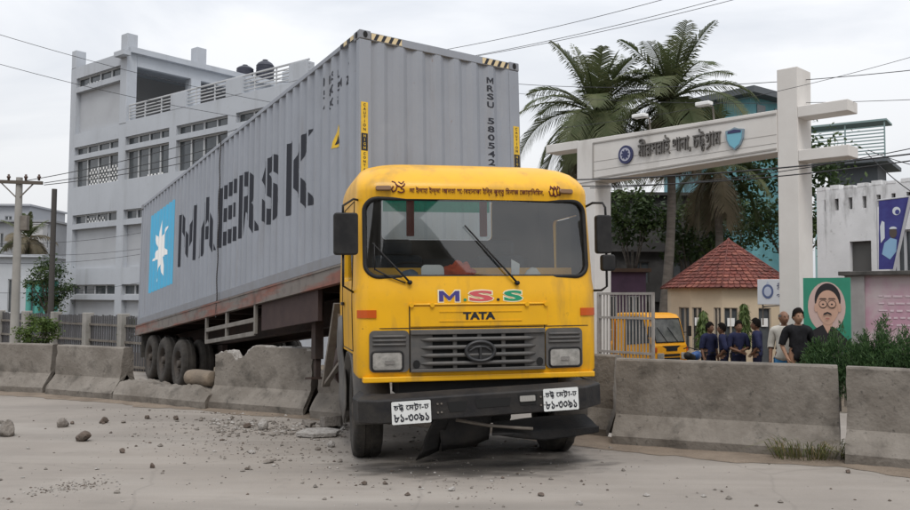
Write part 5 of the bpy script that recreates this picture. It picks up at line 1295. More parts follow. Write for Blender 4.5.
# sign box hanging before the guardhouse door
sp = at(757.5, 304.5, 23.6); sq = at(800, 304.5, 22.9); d = (sq - sp).to_2d().to_3d(); w_ = d.length; d.normalize(); hz = at(757.5, 279.5, 23.6).z - sp.z
sg = empty('sign_box', frame((sp.x, sp.y, sp.z), d, Vector((-d.y, d.x, 0))), 'white sign box with blue round emblem hung before the guardhouse door', 'sign')
m = MB(); m.box(0, w_, 0, .25, 0, hz); m.build('sign_panel', mat('sign white', (0.56, 0.58, 0.61), .5), sg, bevel=.01)
m = MB(); m.prism(disc(20, .15, .19), YZ(.28, -.003, hz * .52), .006); em = m.build('emblem', mat('sign blue', (0.09, 0.12, 0.24), .5), sg)
m = MB(); m.prism(disc(16, .10, .13), YZ(.28, -.010, hz * .52), .004); m.prism([(-.05, .18), (.05, .18), (0, .28)], YZ(.28, -.004, hz * .52), .004); m.build('emblem_face', mat('sign pale blue', (.42, .46, .56), .5), em)
letter('lettering', 'মীরসরাই', frame((.52, -.006, hz * .56), (1, 0, 0), (0, 0, 1)), height=.20, mat_=EMB, parent=sg, bold=.0, align=0, sx=.9)
letter('lettering', 'থানা', frame((.52, -.006, hz * .20), (1, 0, 0), (0, 0, 1)), height=.16, mat_=EMB, parent=sg, bold=.0, align=0, sx=.9)
m = MB(); m.tube([(.1, .12, -.55), (.1, .12, 0)], .02, 6); m.tube([(.1, .12, -.06), (.1, 2.1, .0)], .02, 6); m.build('bracket', STL, sg)
# ================================================================== PLANTS
PALM = leafmat('palm green', (0.062, 0.084, 0.032), (0.12, 0.13, 0.062)); PALMD = leafmat('palm dry', (0.20, 0.165, 0.11), (0.11, 0.095, 0.06))
BARK = mat('palm bark', (0.16, 0.14, 0.12), 0.9, (0.08, 0.07, 0.06), 2.5, .8, bump=.4, stretch=(1, 1, 4))
def palm(base, top, label, seed, n=24, flen=3.0, dry=0.2, name='palm_tree', r0=.19, r1=.12, group=None, droop=1.0, lo=-35):
    rr = random.Random(seed); base = Vector(base); top = Vector(top); e = empty(name, base, label, 'palm tree', group); tp = top - base
    m = MB(); pts = []; rs = []
    for k in range(13): t = k / 12; pts.append(tp * t + Vector((.25 * math.sin(t * 3), 0, 0)) * (1 - t) * t * 3); rs.append((r0 + (r1 - r0) * t) * (1.06 if k % 2 else 1))
    m.tube(pts, rs, 10); m.build('trunk', BARK, e, smooth=True)
    m = MB()
    for k in range(n):
        az = k * 2.399963 + rr.uniform(-.3, .3); u = k / (n - 1); el = R(82 - (82 - lo) * u ** 0.85 + rr.uniform(-8, 8)); L = flen * rr.uniform(.78, 1.08) * (.72 + .28 * math.sin(math.pi * min(1, u * 1.2)))
        mi = 1 if (u > 1 - dry and rr.random() < .85) else 0
        d = Vector((math.cos(az) * math.cos(el), math.sin(az) * math.cos(el), math.sin(el))); p = tp + d * .1; N = 44; st = L / N; side = Vector((-math.sin(az), math.cos(az), 0)); rach = [p.copy()]; tw = rr.uniform(-.35, .35)
        for i in range(N):
            g = .024 * droop * (0.35 + 1.25 * u) * (0.5 + 1.6 * i / N) * (1.5 if mi else 1.0); d = (d + Vector((0, 0, -g)) + side * .004 * tw).normalized(); p = p + d * st; rach.append(p.copy())
            t = (i + 1) / N
            if t < .10: continue
            ll = .92 * flen / 3 * (math.sin(math.pi * min(1, .12 + t * .86)) ** .6) * rr.uniform(.75, 1.1)
            upn = side.cross(d).normalized()
            for s in (-1, 1):
                if rr.random() < .06: continue
                b = (side * s * .80 + d * .62 + upn * (-0.18 + tw * s * .5)).normalized(); w_ = d * .027 + upn * .006; hang = Vector((0, 0, -1)) * ll * (.30 + (.5 if mi else .12) * rr.random() + .25 * u)
                q = p; a = q + b * ll * .5 + hang * .25; c = q + b * ll * .92 + hang
                m.add([q - w_, q + w_, a + w_ * .9, a - w_ * .9, c], [(0, 1, 2, 3), (3, 2, 4)], mi)
        m.tube(rach[::4], [.035 * (1 - i / 11) + .006 for i in range(len(rach[::4]))], 5, mi)
    m.build('crown', [PALM, PALMD], e, fix=False)
    m = MB()
    for k in range(5): a = k * 1.3; c = tp + Vector((math.cos(a) * .22, math.sin(a) * .22, -.18)); m.lathe([(-.12, .01), (-.09, .07), (0, .10), (.09, .07), (.12, .01)], frame(c, (0, 0, 1), (0, 1, 0), (-1, 0, 0)), 8)
    m.build('coconuts', PALMD, e, smooth=True)
    return e
t1 = at(596, 114, 31); t2 = at(671, 98, 30.5); b2 = at(661, 300, 31)
palm((t1.x + .15, t1.y, -.57), t1, 'coconut palm rising behind the emblem end of the gate beam, nearest the container', 4, n=48, flen=3.5, group='coconut palms behind the gate', dry=.2, lo=-60, droop=1.6)
palm((b2.x - .05, b2.y, -.57), t2, 'taller coconut palm whose bare trunk shows through the gate opening', 9, n=50, flen=3.5, group='coconut palms behind the gate', dry=.34, lo=-84, droop=1.55)
t3 = at(716, 166, 33); palm((t3.x - .1, t3.y + .2, -.57), t3, 'low coconut palm with arching fronds seen just under the gate beam', 14, n=20, flen=3.2, group='coconut palms behind the gate', dry=.3, lo=-60, droop=1.3)
t4 = at(28, 238, 48); palm((t4.x, t4.y, -.57), t4, 'drooping brown palm behind the electricity pole at the far left', 21, n=22, flen=1.9, dry=.75, lo=-70)
def leaf_tree(base, c, rad, label, seed, n=2600, name='leafy_tree', mats=None, leaf=.11, cat='tree', trunk=.12, group=None, clumps=34, flat=1.0, limbs=6):
    rr = random.Random(seed); base = Vector(base); c = Vector(c) - base; rad = Vector(rad); e = empty(name, base, label, cat, group)
    cl = []
    for k in range(clumps):
        d = Vector((rr.gauss(0, 1), rr.gauss(0, 1), rr.gauss(0, 1))).normalized() * (rr.uniform(.35, 1.0) ** .6)
        cl.append((c + Vector((d.x * rad.x, d.y * rad.y, d.z * rad.z)), rr.uniform(.20, .42), rr.choice([0, 0, 1])))
    m = MB(); m.tube([(0, 0, 0), c * .4 + Vector((.05, 0, 0)), c * .75], [trunk, trunk * .75, trunk * .45], 8)
    for k in range(limbs): q = cl[k][0]; m.tube([c * .5, c * .5 + (q - c * .5) * .5 + Vector((0, 0, .1)), q], [trunk * .45, trunk * .28, trunk * .1], 5)
    m.build('trunk', BARK, e, smooth=True)
    m = MB(); rm = (rad.x + rad.y + rad.z) / 3
    for k in range(n):
        q, s, mi = cl[k % len(cl)]; d = Vector((rr.gauss(0, 1), rr.gauss(0, 1), rr.gauss(0, 1) * .8)) * s * rm * .55; p = q + d
        ax = Vector((rr.gauss(0, 1), rr.gauss(0, 1), rr.gauss(-.5, .6))).normalized(); up_ = Vector((rr.gauss(0, .6), rr.gauss(0, .6), 1)); sd = ax.cross(up_).normalized(); L = leaf * rr.uniform(.7, 1.4)
        m.add([p, p + ax * L * .5 + sd * L * .28, p + ax * L, p + ax * L * .5 - sd * L * .28], [(0, 1, 2, 3)], mi)
    m.build('crown', mats, e, fix=False); return e
TG = [leafmat('tree dark green', (0.032, 0.058, 0.020), (0.055, 0.085, 0.03)), leafmat('tree mid green', (0.062, 0.10, 0.032), (0.095, 0.13, 0.045))]
BG = [leafmat('bush green', (0.055, 0.095, 0.022), (0.085, 0.13, 0.035)), leafmat('bush light green', (0.09, 0.14, 0.035), (0.12, 0.16, 0.05))]
def ground_under(p): return (p.x, p.y, gz(p.x, p.y))
p = at(788, 185, 34); leaf_tree(ground_under(p), p, (2.6, 1.8, 2.5), 'dark leafy tree behind the tall right pillar of the gate', 31, n=5200, mats=TG, leaf=.20, clumps=60)
p = at(735, 215, 38); leaf_tree(ground_under(p), p, (1.5, 1.2, 1.6), 'leafy tree between the tiled guardhouse roof and the blue house', 35, n=2800, mats=TG, leaf=.18)
p = at(49, 286, 38); leaf_tree(ground_under(p), p, (.92, .8, 1.15), 'dense green tree before the teal porch behind the fence', 33, n=3200, mats=TG, leaf=.12, clumps=46)
p = at(37, 331, 23.6); leaf_tree((p.x, p.y, -.2), (p.x, p.y, p.z + .02), (.50, .4, .48), 'round green bush at the foot of the electricity pole', 37, n=2600, mats=BG, leaf=.075, cat='bush', name='bush', trunk=.03, clumps=40)
p = at(129, 322, 24.5); leaf_tree((p.x, p.y, -.3), (p.x, p.y, p.z - .25), (.22, .2, .42), 'narrow strip of greenery squeezed by the container rear corner', 39, n=500, mats=BG, leaf=.08, cat='bush', name='bush', trunk=.02)
p = at(690, 232, 36); leaf_tree(ground_under(p), p, (1.5, 1.0, 1.3), 'dim leafy tree hanging under the gate beam before the dim house', 41, n=2600, mats=TG, leaf=.20)
p = at(632, 215, 36); leaf_tree(ground_under(p), p, (1.1, 1.0, 1.2), 'dim leafy tree squeezed behind the left gate pillar', 43, n=1800, mats=TG, leaf=.20)
# hedge: feathery conifer bushes in a row
FG = [leafmat('hedge green', (0.030, 0.068, 0.024), (0.05, 0.095, 0.035)), leafmat('hedge tip green', (0.07, 0.135, 0.045), (0.09, 0.15, 0.06))]
def conifer(px, ytop, Y, rad, label, seed):
    rr = random.Random(seed); t = at(px, ytop, Y); b = Vector((t.x, t.y, gz(t.x, t.y))); H = t.z - b.z; e = empty('hedge_bush', b, label, 'bush', 'conifer bushes of the hedge')
    m = MB(); m.tube([(0, 0, 0), (0, 0, H * .8)], [.04, .01], 6); m.build('stem', BARK, e)
    m = MB(); sp = [(Vector((0, 0, H * .3)), 1.0)]
    spikes = []
    for k in range(26):
        a = rr.uniform(0, 6.28); q = rr.uniform(.1, 1) * rad; spikes.append((Vector((q * math.cos(a), q * math.sin(a) * .8, rr.uniform(.1, .45) * H)), H * (1.02 - .45 * (q / rad) ** 1.3) * rr.uniform(.82, 1.02)))
    for k in range(6500):
        s, top = spikes[k % 26]; t_ = rr.random(); z = s.z + (top - s.z) * t_; w_ = .15 * (1 - t_) + .02
        p = Vector((s.x + rr.gauss(0, w_), s.y + rr.gauss(0, w_), z)); ax = Vector((rr.gauss(0, .5) + s.x, rr.gauss(0, .5) + s.y, rr.uniform(.5, 1.3))).normalized(); sd = ax.cross(Vector((rr.gauss(0, 1), rr.gauss(0, 1), .2))).normalized(); L = rr.uniform(.035, .085)
        m.add([p - sd * .004, p + sd * .004, p + ax * L * .6 + sd * .007, p + ax * L, p + ax * L * .6 - sd * .007], [(0, 1, 2, 3, 4)], 1 if (t_ > .62 and rr.random() < .6) else 0)
    m.build('foliage', FG, e, fix=False)
for i, (px, yt, Y, rd, lb) in enumerate([(816, 336, 15.4, .28, 'shortest hedge bush, touching the man in the black shirt'), (838, 321, 15.2, .42, 'pointed hedge bush right below the portrait board'), (862, 328, 14.9, .38, 'hedge bush below the grey pillar at the portrait board edge'), (882, 314, 14.6, .42, 'tallest hedge bush, under the blue banner'), (903, 324, 14.2, .40, 'hedge bush cut by the picture edge under the pink wall'), (930, 318, 14.0, .42, 'hedge bush past the pink wall mostly out of the frame')]): conifer(px, yt, Y, rd, lb, 50 + i)
# two drooping young trees before the guardhouse
def ashoka(px, ytop, ybot, Y, rad, label, seed):
    rr = random.Random(seed); t = at(px, ytop, Y); b = Vector((t.x, t.y, -.57)); H = t.z - b.z; zb = at(px, ybot, Y).z - b.z; e = empty('young_tree', b, label, 'tree', 'young drooping trees by the guardhouse')
    m = MB(); m.tube([(0, 0, 0), (0, 0, H * .97)], [.03, .01], 6); m.build('trunk', BARK, e)
    m = MB()
    for k in range(900):
        z = zb + (H - zb) * rr.random() ** .9; w_ = rad * (1 - .75 * max(0, (z - zb) / (H - zb) - .3) / .7); a = rr.uniform(0, 6.28); q = w_ * rr.uniform(.2, 1); p = Vector((q * math.cos(a), q * math.sin(a), z)); ax = Vector((math.cos(a) * .7, math.sin(a) * .7, -1.0 + rr.gauss(0, .25))).normalized(); sd = ax.cross(Vector((0, 0, 1))).normalized(); L = rr.uniform(.14, .24)
        m.add([p, p + ax * L * .5 + sd * .022, p + ax * L, p + ax * L * .5 - sd * .022], [(0, 1, 2, 3)], rr.choice([0, 1]))
    m.build('crown', BG, e, fix=False)
ashoka(703, 310, 345, 24.5, .20, 'slim drooping tree between the two officers at the left of the guardhouse', 61)
ashoka(744, 303, 345, 24.2, .19, 'slim drooping tree by the guardhouse window behind the third officer', 62)
# ================================================================== BUILDINGS BEHIND THE GATE
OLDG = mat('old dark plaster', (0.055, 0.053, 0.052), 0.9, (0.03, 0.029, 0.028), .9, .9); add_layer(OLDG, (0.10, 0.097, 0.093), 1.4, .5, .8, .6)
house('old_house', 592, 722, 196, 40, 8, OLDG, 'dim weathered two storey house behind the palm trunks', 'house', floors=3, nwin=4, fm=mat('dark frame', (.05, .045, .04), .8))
o = house('purple_house', 598, 646, 272, 35, 3, mat('purple plaster', (0.13, 0.075, 0.12), .9, (0.08, 0.05, 0.075), 1.2, .8), 'low purple walled house behind the barred gate leaf', 'house', floors=1, nwin=2, roof=mat('rusty tin', (0.13, 0.075, 0.05), .85, (0.07, 0.05, 0.04), 1.5, .8))
BLU = mat('sky blue plaster', (0.20, 0.40, 0.46), 0.85, (0.15, 0.31, 0.36), .8, .8); DSL = mat('dark roof slab', (0.10, 0.11, 0.12), .8)
house('blue_house', 694, 778, 112, 50, 7, BLU, 'sky blue painted house seen through the gate opening', 'house', floors=4, nwin=3)
# teal top storey with a wide dark eave
c = at(776, 96, 48); zb = -.57; e = empty('teal_tower', Matrix.Translation((c.x, c.y, zb)) @ Matrix.Rotation(R(38), 4, 'Z'), 'teal house with a wide dark flat eave rising behind the gate pillar', 'house'); Ht = c.z - zb
m = MB(); m.box(-2.0, 1.3, .3, 3.4, 0, Ht - .25); m.build('wall', mat('teal wall', (0.14, 0.33, 0.36), .85, (0.09, 0.22, 0.25), 1.0, .8), e)
m = MB(); m.box(-2.7, 2.0, -.4, 4.0, Ht - .25, Ht + .12); m.build('roof', DSL, e, bevel=.02)
for x in (-1.4, .3):
    m = MB(); m.box(x, x + .8, .27, .295, Ht - 1.6, Ht - .6); m.build('window', WINB, e)
a = at(822, 168, 46); b = at(868, 150, 44); e = empty('pale_teal_house', Matrix.Translation((a.x, a.y, -.57)) @ Matrix.Rotation(R(-35), 4, 'Z'), 'pale teal roof terrace with slatted railing right of the gate pillar', 'house')
H5 = a.z + .57; m = MB(); m.box(-.4, 3.0, 0, 4, 0, H5 - 1.4); m.build('wall', mat('pale teal', (0.30, 0.45, 0.45), .85), e)
m = MB(); m.box(-.8, 3.2, -.5, 4, H5 + .05, H5 + .25); m.box(0.2, 2.6, .4, 3, H5 - 1.4, H5 + .05); m.build('terrace_slab', DSL, e)
m = MB()
for k in range(9): z = H5 + .45 + k * .17; m.box(-.6, 3.1, -.4, -.36, z, z + .06)
for x in (-.6, 1.2, 3.05): m.box(x, x + .06, -.42, -.34, H5 + .25, H5 + 2.1)
m.box(-.7, 3.2, -.5, 1.2, H5 + 2.1, H5 + 2.2); m.build('railing', mat('terrace slat', (0.22, 0.30, 0.30), .7), e)
# old white wall with stepped battlements
WW = mat('mouldy white wall', (0.76, 0.76, 0.76), .9, (0.62, 0.62, 0.615), .8, .9, bump=.2)
add_layer(WW, (0.13, 0.125, 0.12), 2.3, .55, .74, .85, stretch=(1, 1, .22)); add_layer(WW, (0.22, 0.21, 0.20), 5, .6, .8, .7)
wp = at(818, 300, 26).xy.to_3d(); wd_ = Vector((math.cos(R(55)), -math.sin(R(55)), 0)); WM = frame((wp.x, wp.y, -.57), wd_, (math.sin(R(55)), math.cos(R(55)), 0))
ow = empty('old_building', WM, 'mould stained white building with small slots along its battlemented top', 'building'); WL = 7.5; WH = 5.52
hs = [(.16 + k * .42, .28 + k * .42, WH - .62, WH - .28, 'panel') for k in range(17)] + [(1.02, 1.66, 2.0, WH - 1.55, 'panel'), (2.15, 3.2, 2.1, WH - 1.3, 'win'), (4.2, 5.3, 2.1, WH - 1.3, 'win')]
facade('wall', 0, WL, 0, WH, hs, .14, ow, [WW, mat('slot dark', (0.10, 0.097, 0.092), .9), DARK])
m = MB(); m.box(0, .25, .003, 5, 0, WH - .003); m.box(.25, WL, 4.75, 5, 0, WH); m.build('side_wall', WW, ow)
m = MB()
x = 0
while x < WL: m.box(x + .02, x + .30, -.01, .26, WH, WH + .10 + .03 * math.sin(x * 5)); x += .42
m.build('battlement', WW, ow)
for a_, b_, z0, z1, k in hs:
    if k == 'win': window(a_, b_, z0, z1, .16, 5, ow)
m = MB(); m.box(-.3, WL, -.55, 0.0, 1.95, 2.08); m.build('ledge', mat('black ledge', (0.05, 0.048, 0.045), .9, (0.15, .14, .13), 3, .6), ow)
# low boundary wall with pink mural panel and grey pillar
bp0 = at(845, 300, 21.5).xy.to_3d(); bd = Vector((math.cos(R(40)), -math.sin(R(40)), 0)); BWM = frame((bp0.x, bp0.y, -.57), bd, (math.sin(R(40)), math.cos(R(40)), 0))
bw = empty('boundary_wall', BWM, 'pink mural boundary wall with grey pillar and black coping, behind the hedge', 'wall'); bh = at(870, 271, 21).z + .57
PNKW = mat('faded pink', (0.46, 0.27, 0.34), .85, (0.50, 0.42, 0.43), .9, .95, lo=.42, hi=.6)
m = MB(); m.box(.45, 6.0, .05, .25, 0, bh - .1); m.build('wall_panel', PNKW, bw)
m = MB(); m.box(0, .45, -.02, .42, 0, bh - .1); m.build('pillar', mat('pillar grey', (0.34, 0.325, 0.32), .9, (0.26, .245, .24), 1.5, .8), bw, bevel=.012)
m = MB(); m.box(-.12, 6.0, -.12, .45, bh - .1, bh); m.build('coping', mat('black ledge', (0, 0, 0)), bw, bevel=.012)
m = MB(); rr = random.Random(8)
for r_ in range(5):
    x = .75
    while x < 2.2: 
        l = rr.uniform(.05, .2); m.box(x, x + l, .040, .047, bh - .62 - r_ * .17 + rr.uniform(-.01, .01), bh - .58 - r_ * .17); x += l + rr.uniform(.03, .09)
m.build('faded_script', mat('faded script', (0.62, .50, .54), .8), bw)
# ------------------------------------------------------------------ portrait board
bt = [at(803, 278, 17.4), at(850, 278, 16.9)]; d = (bt[1] - bt[0]).to_2d().to_3d(); W_ = d.length; d.normalize(); Hb = bt[0].z - at(803, 335, 17.4).z + .30
PM = frame((bt[0].x, bt[0].y, bt[0].z - Hb), d, Vector((-d.y, d.x, 0))); pb = empty('portrait_board', PM, 'green painted portrait board of a man with glasses and moustache', 'painted board')
m = MB(); m.box(0, W_, 0, .05, 0, Hb); m.build('panel', mat('board green', (0.035, 0.27, 0.17), .6, (0.03, .20, .13), 2, .7), pb)
for x in (.12, W_ - .12):
    m = MB(); m.box(x - .03, x + .03, .05, .11, -1.2 + .15, Hb * .7); m.build('post', STL, pb)
_pz = [0]
def flat(pts, mt, name):
    _pz[0] += 1; m = MB(); m.prism(pts, YZ(0, -.002 * _pz[0] + .0, 0), .0015); return m.build(name, mt, pb)
def el(cx, cz, rx, rz, n=28, a0=0, a1=2 * math.pi): return [(cx + rx * math.cos(a0 + (a1 - a0) * k / n), cz + rz * math.sin(a0 + (a1 - a0) * k / n)) for k in range(n if a1 - a0 > 6 else n + 1)]
SKN = mat('painted skin', (0.55, 0.34, 0.25), .7); BCO = mat('painted coat', (0.02, 0.018, 0.02), .7); u = W_
flat(el(u * .50, Hb * .60, u * .40, Hb * .345), mat('painted disc', (0.55, .40, .36), .7), 'pale_disc')
flat([(u * .04, .02), (u * .98, .02), (u * .95, Hb * .15), (u * .72, Hb * .30), (u * .55, Hb * .36), (u * .42, Hb * .36), (u * .22, Hb * .29), (u * .06, Hb * .17)], BCO, 'painted_coat')
flat([(u * .42, Hb * .46), (u * .62, Hb * .46), (u * .62, Hb * .36), (u * .52, Hb * .24), (u * .42, Hb * .36)], SKN, 'painted_neck')
flat(el(u * .525, Hb * .70, u * .275, Hb * .225, 30, -.25, math.pi + .25), BCO, 'painted_hair')
flat([(u * .525 + u * .25 * math.cos(t) * (1 - .18 * max(0, -math.sin(t))), Hb * .605 + Hb * .245 * math.sin(t) * (1 if math.sin(t) < 0 else .92)) for t in [2 * math.pi * k / 30 for k in range(30)]], SKN, 'painted_face')
for sx_ in (.275, .775): flat(el(u * sx_, Hb * .59, u * .035, Hb * .06, 16), SKN, 'painted_ear')
for cx in (.43, .62): 
    flat(el(u * cx, Hb * .64, u * .088, Hb * .054), BCO, 'painted_glasses'); flat(el(u * cx, Hb * .64, u * .077, Hb * .045), SKN, 'painted_glasses'); flat(el(u * cx, Hb * .638, u * .022, Hb * .011), BCO, 'painted_eye')
    flat([(u * (cx - .085), Hb * .708), (u * (cx + .085), Hb * .708), (u * (cx + .06), Hb * .722), (u * (cx - .06), Hb * .722)], BCO, 'painted_brow')
flat([(u * .43, Hb * .485), (u * .525, Hb * .512), (u * .62, Hb * .485), (u * .60, Hb * .515), (u * .525, Hb * .535), (u * .45, Hb * .515)], BCO, 'painted_moustache')
flat([(u * .47, Hb * .435), (u * .58, Hb * .435), (u * .55, Hb * .452), (u * .50, Hb * .452)], mat('painted lip', (0.40, .16, .13), .7), 'painted_mouth')
# ------------------------------------------------------------------ blue banner
Yb = 21.0; q = [at(879.5, 200.5, Yb), at(912, 196.5, Yb - .5), at(910, 208, Yb - .5), at(895, 269, Yb - .3), at(879, 269.5, Yb)]
bd_ = (q[1] - q[0]).to_2d().to_3d().normalized(); FB = frame(q[4], bd_, Vector((-bd_.y, bd_.x, 0))); Fi = FB.inverted(); ql = [(Fi @ p) for p in q]
bn = empty('blue_banner', FB, 'deep blue hanging banner with a pale figure raising a hand', 'banner')
BNM = mat('banner blue', (0.035, 0.03, 0.17), .7, (0.06, .07, .26), 2.5, .8); m = MB(); m.prism([(p.x, p.z) for p in ql], YZ(0, 0, 0), .02); m.build('cloth', BNM, bn)
m = MB(); m.tube([(ql[2].x + .03, -.06, ql[2].z + .25), (ql[3].x - .02, -.06, ql[3].z - .05)], .035, 8); m.tube([(-.02, -.02, 0), (-.02, -.02, ql[0].z)], .015, 6); m.tube([(0, -.01, ql[0].z), (ql[1].x, -.01, ql[1].z)], .02, 6); m.build('pole', mat('pole grey', (.42, .42, .44), .5), bn)
PBL = mat('banner pale blue', (0.25, .42, .60), .7); PWH = mat('banner white', (.60, .64, .68), .7); BDK = mat('banner dark face', (.09, .07, .06), .7); hgt = ql[0].z
def bflat(pts, mt, k, nm): m = MB(); m.prism(pts, YZ(0, -.021 - .002 * k, 0), .0015); m.build(nm, mt, bn)
bflat([(.08, hgt * .22), (.14, hgt * .38), (.28, hgt * .45), (.42, hgt * .42), (.40, hgt * .25), (.26, hgt * .14)], PBL, 1, 'printed_robe')
bflat([(.06, hgt * .38), (.05, hgt * .62), (.09, hgt * .70), (.15, hgt * .68), (.15, hgt * .45)], PWH, 2, 'printed_hand')
bflat(el(.34, hgt * .52, .085, hgt * .075, 20), BDK, 3, 'printed_face'); bflat(el(.34, hgt * .575, .085, hgt * .035, 20, 0, math.pi), PWH, 4, 'printed_hair')
bflat(el(.42, hgt * .83, .09, hgt * .06, 20), PWH, 1, 'printed_patch'); bflat(el(.44, hgt * .815, .05, hgt * .035, 20), BNM, 2, 'printed_patch')
# ================================================================== PEOPLE
SKIN = {'a': mat('skin brown', (0.20, 0.105, 0.065), .55), 'b': mat('skin tan', (0.31, 0.175, 0.11), .55)}
HAIR = mat('black hair', (0.010, 0.008, 0.007), .85, spec=.08); EYEW = mat('eye white', (.55, .53, .5), .4); GREYHAIR = mat('greying hair', (0.10, .095, .09), .7)
def skin_mesh(J, Ed, root, sub=2):
    bm = bmesh.new(); L = bm.verts.layers.skin.verify(); vs = {}
    for k, (p, r) in J.items():
        v = bm.verts.new(p); v[L].radius = (r if isinstance(r, tuple) else (r, r)); v[L].use_root = (k == root); vs[k] = v
    for a, b in Ed: bm.edges.new((vs[a], vs[b]))
    me = bpy.data.meshes.new('body'); bm.to_mesh(me); bm.free(); o = bpy.data.objects.new('body', me); COL.objects.link(o)
    o.modifiers.new('skin', 'SKIN').use_smooth_shade = True; q = o.modifiers.new('sub', 'SUBSURF'); q.levels = q.render_levels = sub
    bpy.context.view_layer.update(); m2 = bpy.data.meshes.new_from_object(o.evaluated_get(bpy.context.evaluated_depsgraph_get()))
    bpy.data.objects.remove(o); bpy.data.meshes.remove(me); return m2
def person(px, ytop, Y, face, label, skin, shirt, trous, arms, H=1.70, sleeve=.55, hair=HAIR, cap=None, bald=False, belt=None, boots=HAIR, group=None, look=0.0, lean=0.0, hem=0.93, beret=None):
    """face: heading in degrees (0 = looking at +Y, 180 = towards the camera)"""
    t = at(px, ytop, Y); base = Vector((t.x, t.y, gz(t.x, t.y))); H = t.z - base.z; s = H / 1.72
    e = empty('person', Matrix.Translation(base) @ Matrix.Rotation(R(face), 4, 'Z'), label, 'person', group)
    J = {}; Ed = []
    def j(k, p, r, par=None):
        J[k] = (Vector(p) * s, (r[0] * s, r[1] * s) if isinstance(r, tuple) else r * s)
        if par: Ed.append((par, k))
    j('pel', (0, 0, .94), (.150, .115)); j('wai', (0, 0, 1.08), (.138, .105), 'pel'); j('che', (0, .01 + lean * .5, 1.26), (.162, .115), 'wai'); j('sho', (0, lean, 1.39), (.135, .095), 'che'); j('nec', (0, .005 + lean, 1.475), .054, 'sho'); j('nk2', (0, .015 + lean, 1.53), .052, 'nec')
    for sd, n in ((-1, 'l'), (1, 'r')):
        j('hip' + n, (sd * .095, 0, .86), .098, 'pel'); j('kne' + n, (sd * .11, .015, .48), .060, 'hip' + n); j('cal' + n, (sd * .115, -.01, .30), .056, 'kne' + n); j('ank' + n, (sd * .12, -.02, .085), .040, 'cal' + n); j('ft' + n, (sd * .125, .05, .04), .042, 'ank' + n); j('toe' + n, (sd * .135, .16, .03), .032, 'ft' + n)
        (ex, ey, ez), (hx, hy, hz) = arms[n]
        j('sh' + n, (sd * .185, lean, 1.385), .062, 'sho'); j('ua' + n, ((sd * .19 + sd * ex) / 2, (lean + ey) / 2, (1.385 + ez) / 2), .052, 'sh' + n); j('el' + n, (sd * ex, ey, ez), .042, 'ua' + n); j('wr' + n, (sd * hx, hy, hz), .028, 'el' + n)
        d = (Vector((sd * hx, hy, hz)) - Vector((sd * ex, ey, ez))).normalized(); sdv = d.cross(Vector((sd, .2, 0))).normalized(); pal = Vector((sd * hx, hy, hz)) + d * .075; j('pa' + n, pal, (.034, .022), 'wr' + n)
        for q in range(4):
            o = sdv * (q - 1.5) * .019; l = (.062, .072, .068, .052)[q]; cv = Vector((-sd * .015, .01, -.005)); j('f%s%d' % (n, q), pal + d * .045 + o, .0088, 'pa' + n); j('g%s%d' % (n, q), pal + d * (.045 + l * .6) + o + cv * .5, .008, 'f%s%d' % (n, q)); j('h%s%d' % (n, q), pal + d * (.045 + l) + o + cv * 1.6, .0065, 'g%s%d' % (n, q))
        b = Vector((sd * hx, hy, hz)) + d * .03; j('t%s0' % n, b - sdv * .034 + d * .02, .011, 'wr' + n); j('t%s1' % n, b - sdv * .05 + d * .055, .009, 't%s0' % n)
    me = skin_mesh(J, Ed, 'pel'); bm = bmesh.new(); bm.from_mesh(me)
    seg = {k: v[0] for k, v in J.items()}
    def region(p):
        best = None
        for a, b in Ed:
            A, B = seg[a], seg[b]; d = B - A; t_ = max(0, min(1, (p - A).dot(d) / max(d.length_squared, 1e-9))); q = (p - (A + d * t_)).length
            if best is None or q < best[0]: best = (q, b, t_)
        return best[1], best[2]
    reg = {f.index: region(f.calc_center_median()) for f in bm.faces}
    def in_shirt(f):
        k, t_ = reg[f.index]; z = f.calc_center_median().z / s
        if k in ('wai', 'che', 'sho'): return z > hem - .03
        if k == 'pel' or k.startswith('hip'): return z > hem - .03
        if k == 'nec': return z < 1.455
        if k[:2] in ('sh', 'ua'): return True
        if k[:2] == 'el': return True if sleeve > .5 else t_ < sleeve * 2
        if k[:2] == 'wr': return t_ < (sleeve - .5) * 2
        return False
    def in_trous(f):
        k, t_ = reg[f.index]; z = f.calc_center_median().z / s
        return z < hem + .02 and (k[:3] in ('pel', 'wai', 'hip', 'kne', 'cal') or (k[:3] == 'ank' and t_ < .85))
    def in_boot(f):
        k, t_ = reg[f.index]; return k[:3] in ('toe',) or k[:2] == 'ft' or (k[:3] == 'ank' and t_ > .5)
    def garment(name, test, mt, off, par=e):
        b2 = bmesh.new(); mp_ = {}; bm.normal_update()
        for f in bm.faces:
            if test(f):
                vs = []
                for v in f.verts:
                    if v.index not in mp_: mp_[v.index] = b2.verts.new(v.co + v.normal * (off * s + .004 * noise.noise(v.co * 12 + Vector((px, 0, 0)))))
                    vs.append(mp_[v.index])
                b2.faces.new(vs)
        m2 = bpy.data.meshes.new(name); b2.to_mesh(m2); b2.free(); m2.materials.append(mt); m2.polygons.foreach_set('use_smooth', [True] * len(m2.polygons))
        o = bpy.data.objects.new(name, m2); COL.objects.link(o); o.parent = par; q = o.modifiers.new('cloth', 'SOLIDIFY'); q.thickness = .006; q.offset = 1; return o
    bm.faces.index_update(); bm.verts.index_update()
    garment('trousers', in_trous, trous, .010); garment('shirt', in_shirt, shirt, .017); garment('shoes', in_boot, boots, .010)
    # head joined to the same body mesh
    hb = bmesh.new(); bmesh.ops.create_icosphere(hb, subdivisions=4, radius=1)
    HC = Vector((0, .03 + lean, 1.61)); 
